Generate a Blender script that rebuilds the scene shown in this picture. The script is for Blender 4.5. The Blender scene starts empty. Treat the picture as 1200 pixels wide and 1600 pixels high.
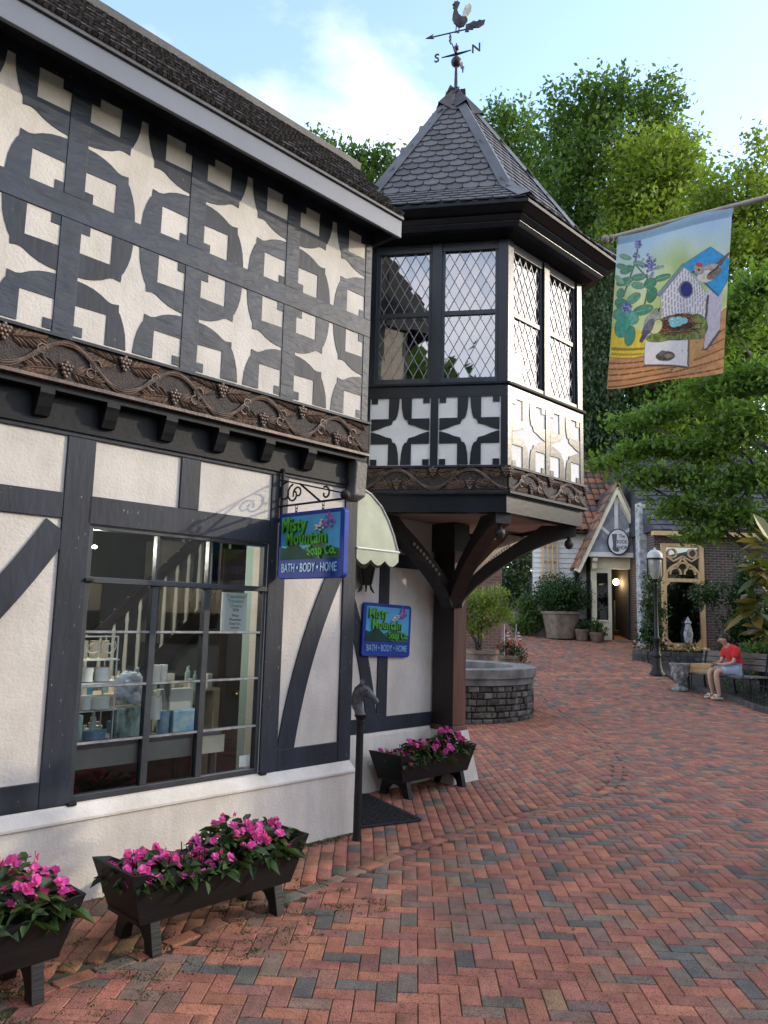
import bpy, bmesh, math, random
import numpy as np
from mathutils import Vector, Matrix
R = math.radians
random.seed(7); RNG = np.random.default_rng(11)
scene = bpy.context.scene
COL = scene.collection

# ------------------------------------------------------------------ camera
PITCH, ROLL, EYE = R(7.75), R(1.5), 1.65
fw = Vector((0, math.cos(PITCH), math.sin(PITCH))); up0 = Vector((0, -math.sin(PITCH), math.cos(PITCH))); rt0 = Vector((1, 0, 0))
rt = rt0 * math.cos(ROLL) + up0 * math.sin(ROLL); upv = up0 * math.cos(ROLL) - rt0 * math.sin(ROLL)
cd = bpy.data.cameras.new('camera'); cam = bpy.data.objects.new('camera', cd); COL.objects.link(cam)
M3 = Matrix((rt, upv, -fw)).transposed()
cam.matrix_world = Matrix.Translation((0, 0, EYE)) @ M3.to_4x4()
cd.sensor_width = 36; cd.lens = 27.0; cd.sensor_fit = 'AUTO'; cd.clip_start = 0.05; cd.clip_end = 2000
scene.camera = cam

# ------------------------------------------------------------------ sky and sun
SUN_AZ, SUN_EL = 79.0, 18.5            # degrees, azimuth clockwise from +Y
world = bpy.data.worlds.new('World'); scene.world = world; world.use_nodes = True
nt = world.node_tree; nt.nodes.clear()
wo = nt.nodes.new('ShaderNodeOutputWorld'); bg = nt.nodes.new('ShaderNodeBackground')
sky = nt.nodes.new('ShaderNodeTexSky'); sky.sky_type = 'NISHITA'; sky.sun_disc = False
sky.sun_elevation = R(SUN_EL); sky.sun_rotation = R(SUN_AZ); sky.air_density = 1.0; sky.dust_density = 0.5; sky.ozone_density = 2.2
bg.inputs['Strength'].default_value = 0.15
tc = nt.nodes.new('ShaderNodeTexCoord'); mp = nt.nodes.new('ShaderNodeMapping'); mp.inputs['Scale'].default_value = (1.0, 1.0, 2.1)
mp.inputs['Location'].default_value = (3.3, 2.2, 1.4)
n1 = nt.nodes.new('ShaderNodeTexNoise'); n1.inputs['Scale'].default_value = 1.9; n1.inputs['Detail'].default_value = 7; n1.inputs['Roughness'].default_value = 0.55; n1.inputs['Distortion'].default_value = 0.3
cr = nt.nodes.new('ShaderNodeValToRGB'); cr.color_ramp.elements[0].position = 0.40; cr.color_ramp.elements[1].position = 0.66
cr.color_ramp.elements[0].color = (0, 0, 0, 1); cr.color_ramp.elements[1].color = (0.78, 0.78, 0.78, 1)
mx = nt.nodes.new('ShaderNodeMix'); mx.data_type = 'RGBA'; mx.inputs[7].default_value = (3.7, 4.0, 4.6, 1)
nt.links.new(tc.outputs['Generated'], mp.inputs['Vector']); nt.links.new(mp.outputs['Vector'], n1.inputs['Vector'])
nt.links.new(n1.outputs['Fac'], cr.inputs['Fac']); nt.links.new(cr.outputs['Color'], mx.inputs[0])
nt.links.new(sky.outputs['Color'], mx.inputs[6]); wbm = nt.nodes.new('ShaderNodeMix'); wbm.data_type = 'RGBA'; wbm.blend_type = 'MULTIPLY'; wbm.inputs[0].default_value = 1.0; wbm.inputs[7].default_value = (1.03, 0.90, 0.82, 1)
nt.links.new(mx.outputs[2], wbm.inputs[6]); nt.links.new(wbm.outputs[2], bg.inputs['Color']); nt.links.new(bg.outputs['Background'], wo.inputs['Surface'])
sl = bpy.data.lights.new('sun', 'SUN'); sl.energy = 0.52; sl.angle = R(1.0); sl.color = (1.0, 0.87, 0.66)
so = bpy.data.objects.new('sun', sl); COL.objects.link(so)
sd = Vector((math.sin(R(SUN_AZ)) * math.cos(R(SUN_EL)), math.cos(R(SUN_AZ)) * math.cos(R(SUN_EL)), math.sin(R(SUN_EL))))
so.rotation_euler = sd.to_track_quat('Z', 'Y').to_euler(); so.location = (30, 10, 20)
vs = scene.view_settings; vs.view_transform = 'Standard'; vs.look = 'None'; vs.exposure = 2.28; vs.gamma = 1.0; vs.use_curve_mapping = False
scene.cycles.max_bounces = 6; scene.cycles.transparent_max_bounces = 12; scene.cycles.use_denoising = True
scene.cycles.sample_clamp_indirect = 4.0

# ------------------------------------------------------------------ frames of the place
PC = Vector((-0.1735, 6.1949, 0)); AW = 43.65
def dv(az): return Vector((math.sin(R(az)), math.cos(R(az)), 0))
Wd, Nd = dv(AW), dv(AW + 90)
def MW(s, o, z=0.0): return PC + Wd * s + Nd * o + Vector((0, 0, z))
def gz(x, y):
    t = y - 14.0
    return 0.06 * (t + math.sqrt(t * t + 1.0)) - 0.0043
def gzn(x, y):
    t = y - 14.0
    return 0.06 * (t + np.sqrt(t * t + 1.0)) - 0.0043
def project(P):
    v = Vector(P) - Vector((0, 0, EYE)); w = v.dot(fw)
    if w < 0.1: return None
    return (600 + 1200 * v.dot(rt) / w, 800 - 1200 * v.dot(upv) / w, w)

# ------------------------------------------------------------------ helpers
def tag(o, label=None, cat=None, group=None, kind=None):
    if label: o['label'] = label
    if cat: o['category'] = cat
    if group: o['group'] = group
    if kind: o['kind'] = kind
    return o
def empty(name, loc=(0, 0, 0), rz=0.0, parent=None):
    o = bpy.data.objects.new(name, None); COL.objects.link(o); o.location = loc; o.rotation_euler = (0, 0, rz); o.empty_display_size = 0.2
    if parent: o.parent = parent
    return o
def thing(name, label, cat, loc=(0, 0, 0), rz=0.0, group=None): return tag(empty(name, loc, rz), label, cat, group)
def link(name, me, mat=None, parent=None, loc=None, rot=None, scl=None):
    o = bpy.data.objects.new(name, me); COL.objects.link(o)
    if mat and len(me.materials) == 0:
        for m in (mat if isinstance(mat, (list, tuple)) else [mat]): me.materials.append(m)
    if parent: o.parent = parent
    if loc is not None: o.location = loc
    if rot is not None: o.rotation_euler = rot
    if scl is not None: o.scale = scl
    return o
def copy_tree(o, parent=None):
    c = o.copy(); COL.objects.link(c)
    if parent: c.parent = parent
    for ch in list(o.children): copy_tree(ch, c)
    return c
class MB:
    def __init__(s): s.v = []; s.f = []; s.m = []; s.cm = 0
    def add(s, vs, fs):
        b = len(s.v); s.v += [tuple(v) for v in vs]
        for f in fs: s.f.append(tuple(i + b for i in f)); s.m.append(s.cm)
        return s
    def box(s, x0, x1, y0, y1, z0, z1):
        return s.add([(x0, y0, z0), (x1, y0, z0), (x1, y1, z0), (x0, y1, z0), (x0, y0, z1), (x1, y0, z1), (x1, y1, z1), (x0, y1, z1)],
                     [(0, 3, 2, 1), (4, 5, 6, 7), (0, 1, 5, 4), (1, 2, 6, 5), (2, 3, 7, 6), (3, 0, 4, 7)])
    def hexa(s, p):   # 8 points, bottom ring then top ring
        return s.add(p, [(0, 3, 2, 1), (4, 5, 6, 7), (0, 1, 5, 4), (1, 2, 6, 5), (2, 3, 7, 6), (3, 0, 4, 7)])
    def prism(s, poly, fn, t0, t1):   # poly of (a,b); fn(a,b,t)->xyz
        n = len(poly); vs = [fn(a, b, t0) for a, b in poly] + [fn(a, b, t1) for a, b in poly]
        fs = [tuple(range(n - 1, -1, -1)), tuple(range(n, 2 * n))] + [(i, (i + 1) % n, n + (i + 1) % n, n + i) for i in range(n)]
        return s.add(vs, fs)
    def bar(s, a, b, w, h, up=(0, 0, 1)):
        a, b = Vector(a), Vector(b); d = (b - a).normalized(); u = Vector(up)
        if abs(d.dot(u)) > 0.98: u = Vector((1, 0, 0))
        sx = d.cross(u).normalized() * (w / 2); sy = sx.cross(d).normalized() * (h / 2)
        return s.hexa([a - sx - sy, a + sx - sy, a + sx + sy, a - sx + sy, b - sx - sy, b + sx - sy, b + sx + sy, b - sx + sy])
    def tube(s, pts, rad, n=8, cap=True):
        pts = [Vector(p) for p in pts]; k = len(pts)
        rad = rad if isinstance(rad, (list, tuple)) else [rad] * k
        vs = []; prev = None
        for i, p in enumerate(pts):
            d = (pts[min(i + 1, k - 1)] - pts[max(i - 1, 0)])
            d = d.normalized() if d.length > 1e-9 else Vector((0, 0, 1))
            if prev is None:
                u = Vector((0, 0, 1)) if abs(d.z) < 0.9 else Vector((1, 0, 0)); a = d.cross(u).normalized()
            else:
                a = (prev - d * prev.dot(d)); a = a.normalized() if a.length > 1e-6 else d.orthogonal().normalized()
            prev = a; b = d.cross(a)
            for j in range(n):
                t = 2 * math.pi * j / n; vs.append(p + (a * math.cos(t) + b * math.sin(t)) * rad[i])
        fs = [(i * n + j, i * n + (j + 1) % n, (i + 1) * n + (j + 1) % n, (i + 1) * n + j) for i in range(k - 1) for j in range(n)]
        if cap: fs += [tuple(range(n - 1, -1, -1)), tuple(range((k - 1) * n, k * n))]
        return s.add(vs, fs)
    def lathe(s, prof, n=24, c=(0, 0, 0), a0=0.0, a1=2 * math.pi):
        full = abs(a1 - a0 - 2 * math.pi) < 1e-6; cols = n if full else n + 1; k = len(prof); vs = []
        for i in range(cols):
            t = a0 + (a1 - a0) * i / n
            for r, z in prof: vs.append((c[0] + r * math.cos(t), c[1] + r * math.sin(t), c[2] + z))
        fs = [(i * k + j, ((i + 1) % cols) * k + j, ((i + 1) % cols) * k + j + 1, i * k + j + 1) for i in range(n) for j in range(k - 1)]
        return s.add(vs, fs)
    def ball(s, c, r, n=8, m=6):
        rx, ry, rz = (r, r, r) if not isinstance(r, (tuple, list)) else r
        vs = [(c[0], c[1], c[2] - rz)]
        for i in range(1, m):
            t = math.pi * i / m
            for j in range(n):
                q = 2 * math.pi * j / n; vs.append((c[0] + rx * math.sin(t) * math.cos(q), c[1] + ry * math.sin(t) * math.sin(q), c[2] - rz * math.cos(t)))
        vs.append((c[0], c[1], c[2] + rz)); e = len(vs) - 1; fs = []
        for j in range(n): fs.append((0, 1 + (j + 1) % n, 1 + j)); fs.append((e, 1 + (m - 2) * n + j, 1 + (m - 2) * n + (j + 1) % n))
        for i in range(m - 2):
            for j in range(n): a = 1 + i * n + j; b = 1 + i * n + (j + 1) % n; fs.append((a, b, b + n, a + n))
        return s.add(vs, fs)
    def mesh(s, name, smooth=False):
        me = bpy.data.meshes.new(name); me.from_pydata(s.v, [], s.f); me.update()
        if any(s.m): me.polygons.foreach_set('material_index', s.m)
        bm = bmesh.new(); bm.from_mesh(me); bmesh.ops.recalc_face_normals(bm, faces=bm.faces); bm.to_mesh(me); bm.free()
        if smooth:
            me.polygons.foreach_set('use_smooth', [True] * len(me.polygons))
            try: me.set_sharp_from_angle(angle=R(40))
            except Exception: pass
        return me
    def build(s, name, mat, parent=None, smooth=False, bevel=0.0, **k):
        o = link(name, s.mesh(name, smooth), mat, parent, **k)
        if bevel:
            b = o.modifiers.new('bevel', 'BEVEL'); b.width = bevel; b.segments = 2; b.limit_method = 'ANGLE'; b.angle_limit = R(40)
        return o
def np_mesh(name, V, F, smooth=False):
    """V (n,3), F (m,k) arrays, all faces with k corners"""
    me = bpy.data.meshes.new(name); n, (m, k) = len(V), F.shape
    me.vertices.add(n); me.vertices.foreach_set('co', np.asarray(V, np.float32).ravel())
    me.loops.add(m * k); me.loops.foreach_set('vertex_index', np.asarray(F, np.int32).ravel())
    me.polygons.add(m); me.polygons.foreach_set('loop_start', np.arange(0, m * k, k, dtype=np.int32))
    if smooth: me.polygons.foreach_set('use_smooth', np.ones(m, bool))
    me.update(calc_edges=True); return me
def clip_poly(poly, x0, x1, y0, y1):
    def cl(p, ins, cut):
        out = []
        for i in range(len(p)):
            a, b = p[i], p[(i + 1) % len(p)]
            if ins(a):
                out.append(a)
                if not ins(b): out.append(cut(a, b))
            elif ins(b): out.append(cut(a, b))
        return out
    def X(v): return lambda a, b: (v, a[1] + (b[1] - a[1]) * (v - a[0]) / (b[0] - a[0]))
    def Y(v): return lambda a, b: (a[0] + (b[0] - a[0]) * (v - a[1]) / (b[1] - a[1]), v)
    for ins, cut in ((lambda a: a[0] >= x0, X(x0)), (lambda a: a[0] <= x1, X(x1)), (lambda a: a[1] >= y0, Y(y0)), (lambda a: a[1] <= y1, Y(y1))):
        if len(poly) < 3: return []
        poly = cl(poly, ins, cut)
    return poly

# ------------------------------------------------------------------ materials
MAT = {}
def srgb(h):
    h = h.lstrip('#'); c = [int(h[i:i + 2], 16) / 255 for i in (0, 2, 4)]
    return tuple((x / 12.92 if x <= 0.04045 else ((x + 0.055) / 1.055) ** 2.4) for x in c)
def mat(name, col, rough=0.6, var=0.15, vscale=6.0, bump=0.0, bscale=40.0, col2=None, metal=0.0, spec=0.5, stretch=None, detail=4, attr=None, speck=0.0, coat=0.0, coords='Object', dirt=0.0, fleck=0.0):
    m = bpy.data.materials.new(name); m.use_nodes = True; t = m.node_tree; N = t.nodes; L = t.links; p = N['Principled BSDF']
    p.inputs['Roughness'].default_value = rough; p.inputs['Metallic'].default_value = metal; p.inputs['Specular IOR Level'].default_value = spec
    if coat: p.inputs['Coat Weight'].default_value = coat; p.inputs['Coat Roughness'].default_value = 0.2
    tcn = N.new('ShaderNodeTexCoord'); src = tcn.outputs[coords]
    if stretch:
        mpn = N.new('ShaderNodeMapping'); mpn.inputs['Scale'].default_value = stretch; L.new(src, mpn.inputs['Vector']); src = mpn.outputs['Vector']
    nz = N.new('ShaderNodeTexNoise'); nz.inputs['Scale'].default_value = vscale; nz.inputs['Detail'].default_value = detail; nz.inputs['Roughness'].default_value = 0.6
    L.new(src, nz.inputs['Vector'])
    c2 = col2 or tuple(max(0, c * (1 - 2.2 * var)) for c in col)
    c1 = tuple(min(1, c * (1 + var)) for c in col)
    rp = N.new('ShaderNodeValToRGB'); rp.color_ramp.elements[0].position = 0.3; rp.color_ramp.elements[1].position = 0.7
    rp.color_ramp.elements[0].color = (*c2, 1); rp.color_ramp.elements[1].color = (*c1, 1)
    L.new(nz.outputs['Fac'], rp.inputs['Fac']); out = rp.outputs['Color']
    if attr:
        at = N.new('ShaderNodeAttribute'); at.attribute_name = attr
        mm = N.new('ShaderNodeMix'); mm.data_type = 'RGBA'; mm.blend_type = 'MULTIPLY'; mm.inputs[0].default_value = 1.0
        L.new(out, mm.inputs[6]); L.new(at.outputs['Color'], mm.inputs[7]); out = mm.outputs[2]
    if speck:
        n3 = N.new('ShaderNodeTexNoise'); n3.inputs['Scale'].default_value = 170; n3.inputs['Detail'].default_value = 2; L.new(tcn.outputs[coords], n3.inputs['Vector'])
        r3 = N.new('ShaderNodeValToRGB'); r3.color_ramp.elements[0].position = 0.36; r3.color_ramp.elements[1].position = 0.5
        r3.color_ramp.elements[0].color = (1 - speck,) * 3 + (1,); r3.color_ramp.elements[1].color = (1, 1, 1, 1); L.new(n3.outputs['Fac'], r3.inputs['Fac'])
        m3 = N.new('ShaderNodeMix'); m3.data_type = 'RGBA'; m3.blend_type = 'MULTIPLY'; m3.inputs[0].default_value = 1.0
        L.new(out, m3.inputs[6]); L.new(r3.outputs['Color'], m3.inputs[7]); out = m3.outputs[2]
    if dirt:
        n4 = N.new('ShaderNodeTexNoise'); n4.inputs['Scale'].default_value = 2.2; n4.inputs['Detail'].default_value = 8; n4.inputs['Roughness'].default_value = 0.7
        m4 = N.new('ShaderNodeMapping'); m4.inputs['Scale'].default_value = (1.6, 1.6, 0.5); L.new(tcn.outputs[coords], m4.inputs['Vector']); L.new(m4.outputs['Vector'], n4.inputs['Vector'])
        r4 = N.new('ShaderNodeValToRGB'); r4.color_ramp.elements[0].position = 0.30; r4.color_ramp.elements[1].position = 0.62
        r4.color_ramp.elements[0].color = (1 - dirt, 1 - dirt * 1.1, 1 - dirt * 1.25, 1); r4.color_ramp.elements[1].color = (1, 1, 1, 1); L.new(n4.outputs['Fac'], r4.inputs['Fac'])
        m5 = N.new('ShaderNodeMix'); m5.data_type = 'RGBA'; m5.blend_type = 'MULTIPLY'; m5.inputs[0].default_value = 1.0
        L.new(out, m5.inputs[6]); L.new(r4.outputs['Color'], m5.inputs[7]); out = m5.outputs[2]
    if fleck:
        n6 = N.new('ShaderNodeTexNoise'); n6.inputs['Scale'].default_value = 60; n6.inputs['Detail'].default_value = 3; m6 = N.new('ShaderNodeMapping'); m6.inputs['Scale'].default_value = (1.0, 1.0, 0.35)
        L.new(tcn.outputs[coords], m6.inputs['Vector']); L.new(m6.outputs['Vector'], n6.inputs['Vector'])
        r6 = N.new('ShaderNodeValToRGB'); r6.color_ramp.elements[0].position = 0.70; r6.color_ramp.elements[1].position = 0.76; r6.color_ramp.elements[0].color = (0, 0, 0, 1); r6.color_ramp.elements[1].color = (fleck, fleck, fleck, 1); L.new(n6.outputs['Fac'], r6.inputs['Fac'])
        m7 = N.new('ShaderNodeMix'); m7.data_type = 'RGBA'; m7.inputs[7].default_value = (0.30, 0.29, 0.28, 1); L.new(r6.outputs['Color'], m7.inputs[0]); L.new(out, m7.inputs[6]); out = m7.outputs[2]
    L.new(out, p.inputs['Base Color'])
    if bump:
        nb = N.new('ShaderNodeTexNoise'); nb.inputs['Scale'].default_value = bscale; nb.inputs['Detail'].default_value = 5; L.new(src, nb.inputs['Vector'])
        b = N.new('ShaderNodeBump'); b.inputs['Strength'].default_value = bump; b.inputs['Distance'].default_value = 0.01
        L.new(nb.outputs['Fac'], b.inputs['Height']); L.new(b.outputs['Normal'], p.inputs['Normal'])
    MAT[name] = m; return m
def leaf_mat(name, dark, light, trans=0.35, rough=0.55):
    m = bpy.data.materials.new(name); m.use_nodes = True; t = m.node_tree; N = t.nodes; L = t.links; p = N['Principled BSDF']
    at = N.new('ShaderNodeAttribute'); at.attribute_name = 'tint'
    rp = N.new('ShaderNodeValToRGB'); rp.color_ramp.elements[0].color = (*dark, 1); rp.color_ramp.elements[1].color = (*light, 1)
    L.new(at.outputs['Fac'], rp.inputs['Fac']); L.new(rp.outputs['Color'], p.inputs['Base Color']); p.inputs['Roughness'].default_value = rough
    p.inputs['Specular IOR Level'].default_value = 0.35
    tr = N.new('ShaderNodeBsdfTranslucent'); mxs = N.new('ShaderNodeMixShader'); mxs.inputs[0].default_value = trans
    br = N.new('ShaderNodeMix'); br.data_type = 'RGBA'; br.blend_type = 'MULTIPLY'; br.inputs[0].default_value = 1; br.inputs[7].default_value = (1.5, 1.6, 0.7, 1)
    L.new(rp.outputs['Color'], br.inputs[6]); L.new(br.outputs[2], tr.inputs['Color'])
    L.new(p.outputs['BSDF'], mxs.inputs[1]); L.new(tr.outputs['BSDF'], mxs.inputs[2]); L.new(mxs.outputs['Shader'], N['Material Output'].inputs['Surface'])
    MAT[name] = m; return m
def glass_mat(name, tint=(0.8, 0.85, 0.85), refl=0.12, rough=0.01):
    m = bpy.data.materials.new(name); m.use_nodes = True; t = m.node_tree; N = t.nodes; L = t.links; N.remove(N['Principled BSDF'])
    tr = N.new('ShaderNodeBsdfTransparent'); tr.inputs['Color'].default_value = (*tint, 1); gl = N.new('ShaderNodeBsdfGlossy'); gl.inputs['Roughness'].default_value = rough
    fr = N.new('ShaderNodeFresnel'); fr.inputs['IOR'].default_value = 1.5; ad = N.new('ShaderNodeMath'); ad.operation = 'ADD'; ad.use_clamp = True; ad.inputs[1].default_value = refl
    L.new(fr.outputs['Fac'], ad.inputs[0]); mxs = N.new('ShaderNodeMixShader'); L.new(ad.outputs[0], mxs.inputs[0]); L.new(tr.outputs[0], mxs.inputs[1]); L.new(gl.outputs[0], mxs.inputs[2])
    L.new(mxs.outputs[0], N['Material Output'].inputs['Surface']); MAT[name] = m; return m
def emit_mat(name, col, st):
    m = bpy.data.materials.new(name); m.use_nodes = True; p = m.node_tree.nodes['Principled BSDF']; p.inputs['Base Color'].default_value = (*col, 1)
    p.inputs['Emission Color'].default_value = (*col, 1); p.inputs['Emission Strength'].default_value = st; MAT[name] = m; return m
def add_attr(me, name, vals, dom='FACE'):
    a = me.attributes.new(name, 'FLOAT', dom); a.data.foreach_set('value', np.asarray(vals, np.float32))
def add_col(me, name, cols, dom='FACE'):
    a = me.attributes.new(name, 'FLOAT_COLOR', dom); a.data.foreach_set('color', np.asarray(cols, np.float32).ravel())

plaster = mat('plaster', (0.635, 0.59, 0.53), 0.9, 0.06, 3.0, 0.40, 55, dirt=0.17)
plinth_m = mat('plinth_plaster', (0.68, 0.63, 0.56), 0.85, 0.06, 2.5, 0.35, 60, dirt=0.22)
timber = mat('timber_paint', (0.022, 0.027, 0.039), 0.55, 0.25, 5.0, 0.25, 30, stretch=(1, 1, 0.25), spec=0.35, fleck=0.6)
white_plaster = mat('white_panel_plaster', (0.80, 0.78, 0.75), 0.9, 0.04, 3.0, 0.35, 55)
gloss_timber = mat('gloss_timber_paint', (0.014, 0.017, 0.023), 0.30, 0.15, 5.0, 0.08, 26, spec=0.4)
timber_adz = mat('adzed_timber_paint', (0.026, 0.034, 0.050), 0.5, 0.2, 6.0, 0.9, 16, stretch=(0.5, 1, 1.6), spec=0.4)
timber_brown = mat('brown_lit_timber', (0.135, 0.058, 0.038), 0.45, 0.25, 4.0, 0.3, 30, stretch=(3, 3, 0.3))
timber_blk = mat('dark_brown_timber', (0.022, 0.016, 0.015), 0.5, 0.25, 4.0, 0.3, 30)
carved_ground = mat('carved_ground', (0.040, 0.027, 0.022), 0.7, 0.3, 30.0, 0.8, 90)
carved = mat('carved_oak', (0.150, 0.094, 0.066), 0.46, 0.35, 10.0, 0.3, 60)
fascia_m = mat('grey_fascia_paint', (0.135, 0.15, 0.18), 0.5, 0.05, 2.0, 0.05, 30, dirt=0.08)
tile_m = mat('brown_roof_tile', (0.060, 0.052, 0.050), 0.7, 0.3, 9.0, 0.8, 26, stretch=(3, 0.6, 1))
slate_m = mat('slate_shingle', (0.088, 0.083, 0.084), 0.55, 0.25, 5.0, 0.4, 30, attr='tone')
lead_m = mat('lead_flashing', (0.075, 0.078, 0.088), 0.5, 0.18, 4.0, 0.15, 20)
copper_m = mat('aged_copper', (0.050, 0.042, 0.042), 0.45, 0.35, 9.0, 0.2, 30, metal=0.6)
black_m = mat('black_paint', (0.0065, 0.0065, 0.007), 0.48, 0.3, 5.0, 0.2, 30, stretch=(0.4, 1, 3), spec=0.4)
black_beam = mat('black_beam_paint', (0.007, 0.008, 0.010), 0.55, 0.2, 6.0, 0.2, 30, spec=0.25)
iron_m = mat('wrought_iron', (0.011, 0.011, 0.012), 0.55, 0.2, 30.0, 0.3, 90, spec=0.3)
window_m = mat('window_frame_paint', (0.035, 0.040, 0.048), 0.4, 0.15, 6.0, 0.15, 40)
white_m = mat('white_paint', (0.74, 0.73, 0.70), 0.6, 0.05, 4.0, 0.1, 40)
cream_m = mat('cream_paint', (0.72, 0.65, 0.47), 0.6, 0.06, 4.0, 0.1, 40)
glass_m = glass_mat('window_glass', (0.82, 0.87, 0.86), 0.02)
leadglass_m = glass_mat('leaded_glass', (0.35, 0.38, 0.42), 0.30, 0.015)
brick_m = mat('paver_brick', (1.0, 1.0, 1.0), 0.85, 0.16, 14.0, 0.5, 120, attr='bcol', speck=0.7, col2=(0.72, 0.72, 0.74), dirt=0.34)
mortar_m = mat('sand_joint', (0.055, 0.045, 0.034), 0.95, 0.3, 5.0, 0.3, 60, col2=(0.03, 0.042, 0.015))
earth_m = mat('earth', (0.035, 0.032, 0.018), 0.95, 0.3, 0.8, 0.3, 12, col2=(0.02, 0.03, 0.012))
soil_m = mat('potting_soil', (0.02, 0.014, 0.010), 0.95, 0.3, 20, 0.8, 60)
stone_m = mat('field_stone', (0.11, 0.105, 0.10), 0.9, 0.3, 8.0, 0.9, 30, attr='tone')
conc_m = mat('weathered_concrete', (0.20, 0.19, 0.18), 0.9, 0.22, 5.0, 0.4, 50, dirt=0.3)
flower_m = leaf_mat('impatiens_petal', (0.50, 0.03, 0.25), (0.80, 0.13, 0.46), 0.3)
fleaf_m = leaf_mat('impatiens_leaf', (0.018, 0.035, 0.018), (0.075, 0.13, 0.035), 0.15, 0.4)
maple_m = leaf_mat('maple_leaf', (0.042, 0.092, 0.022), (0.15, 0.235, 0.048), 0.5)
oak_m = leaf_mat('forest_leaf', (0.030, 0.070, 0.024), (0.122, 0.195, 0.052), 0.5)
yel_m = leaf_mat('yellow_green_leaf', (0.065, 0.115, 0.018), (0.21, 0.27, 0.05), 0.5)
spruce_m = leaf_mat('spruce_needle', (0.010, 0.024, 0.018), (0.040, 0.068, 0.055), 0.1)
drk_m = leaf_mat('evergreen_leaf', (0.014, 0.036, 0.014), (0.050, 0.092, 0.028), 0.2, 0.4)
bark_m = mat('tree_bark', (0.055, 0.042, 0.033), 0.95, 0.3, 6.0, 0.9, 20, stretch=(3, 3, 0.5))

# ================================================================== GROUND AND BRICK PAVEMENT
def grid_sheet(name, xs, ys, dz, m):
    V = []; F = []; nx = len(xs)
    for y in ys:
        for x in xs: V.append((x, y, gz(x, min(y, 60)) + dz))
    for j in range(len(ys) - 1):
        for i in range(nx - 1): a = j * nx + i; F.append((a, a + 1, a + nx + 1, a + nx))
    me = bpy.data.meshes.new(name); me.from_pydata(V, [], F); me.polygons.foreach_set('use_smooth', [True] * len(F))
    return link(name, me, m)
ysg = [-300, -60, -12] + list(np.arange(-4, 40, 1.0)) + [45, 50, 60, 120, 300, 900]
tag(grid_sheet('ground', [-900, -200, -60, -20, -5, 0, 5, 10, 20, 60, 200, 900], ysg, -0.09, earth_m), kind='structure')
pav = grid_sheet('brick_pavement', list(np.arange(-6.5, 16.1, 1.5)), list(np.arange(-3, 33, 0.5)), -0.012, mortar_m); tag(pav, kind='structure')

BW, BL = 0.0925, 0.185
border_pts = [(-2.3, 2.75), (-1.62, 3.42), (-1.2, 3.86), (-0.85, 4.36), (-0.51, 4.78), (-0.26, 5.11), (0.06, 5.51), (0.29, 5.82), (0.55, 6.14), (0.9, 6.54), (1.47, 7.04), (1.86, 7.36), (2.25, 7.86),
              (2.55, 8.46), (2.78, 9.15), (2.98, 10.2), (3.12, 11.26), (3.2, 12.21), (3.2, 13.4), (3.15, 14.45), (3.1, 16.0), (2.7, 18.0)]
BP = np.array(border_pts)
# resample the border
def resample(P, step):
    d = np.r_[0, np.cumsum(np.hypot(*np.diff(P, axis=0).T))]; t = np.arange(0, d[-1], step)
    return np.c_[np.interp(t, d, P[:, 0]), np.interp(t, d, P[:, 1])]
BC = resample(BP, 0.02)
for _ in range(120): BC[1:-1] = 0.25 * BC[:-2] + 0.5 * BC[1:-1] + 0.25 * BC[2:]
BF = resample(BC, 0.05)
def border_side(x, y):
    """signed distance to the border course: positive on the building side"""
    out = np.empty(len(x)); T = np.gradient(BF, axis=0); T /= np.linalg.norm(T, axis=1)[:, None]
    for c in range(0, len(x), 4000):
        q = np.c_[x[c:c + 4000], y[c:c + 4000]]; d2 = ((q[:, None, :] - BF[None]) ** 2).sum(2); i = d2.argmin(1); v = q - BF[i]
        out[c:c + 4000] = np.sqrt(d2.min(1)) * np.sign(T[i, 0] * v[:, 1] - T[i, 1] * v[:, 0])
    return out
PAL = np.array([[0.335, 0.125, 0.085], [0.300, 0.110, 0.082], [0.375, 0.142, 0.088], [0.250, 0.104, 0.084], [0.195, 0.118, 0.094], [0.155, 0.116, 0.098], [0.112, 0.098, 0.092], [0.300, 0.160, 0.098], [0.205, 0.118, 0.094]])
PAL = PAL * np.array([0.96, 1.0, 0.91])
PW = np.array([.20, .17, .12, .14, .11, .09, .07, .03, .07]); PW /= PW.sum()
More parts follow.
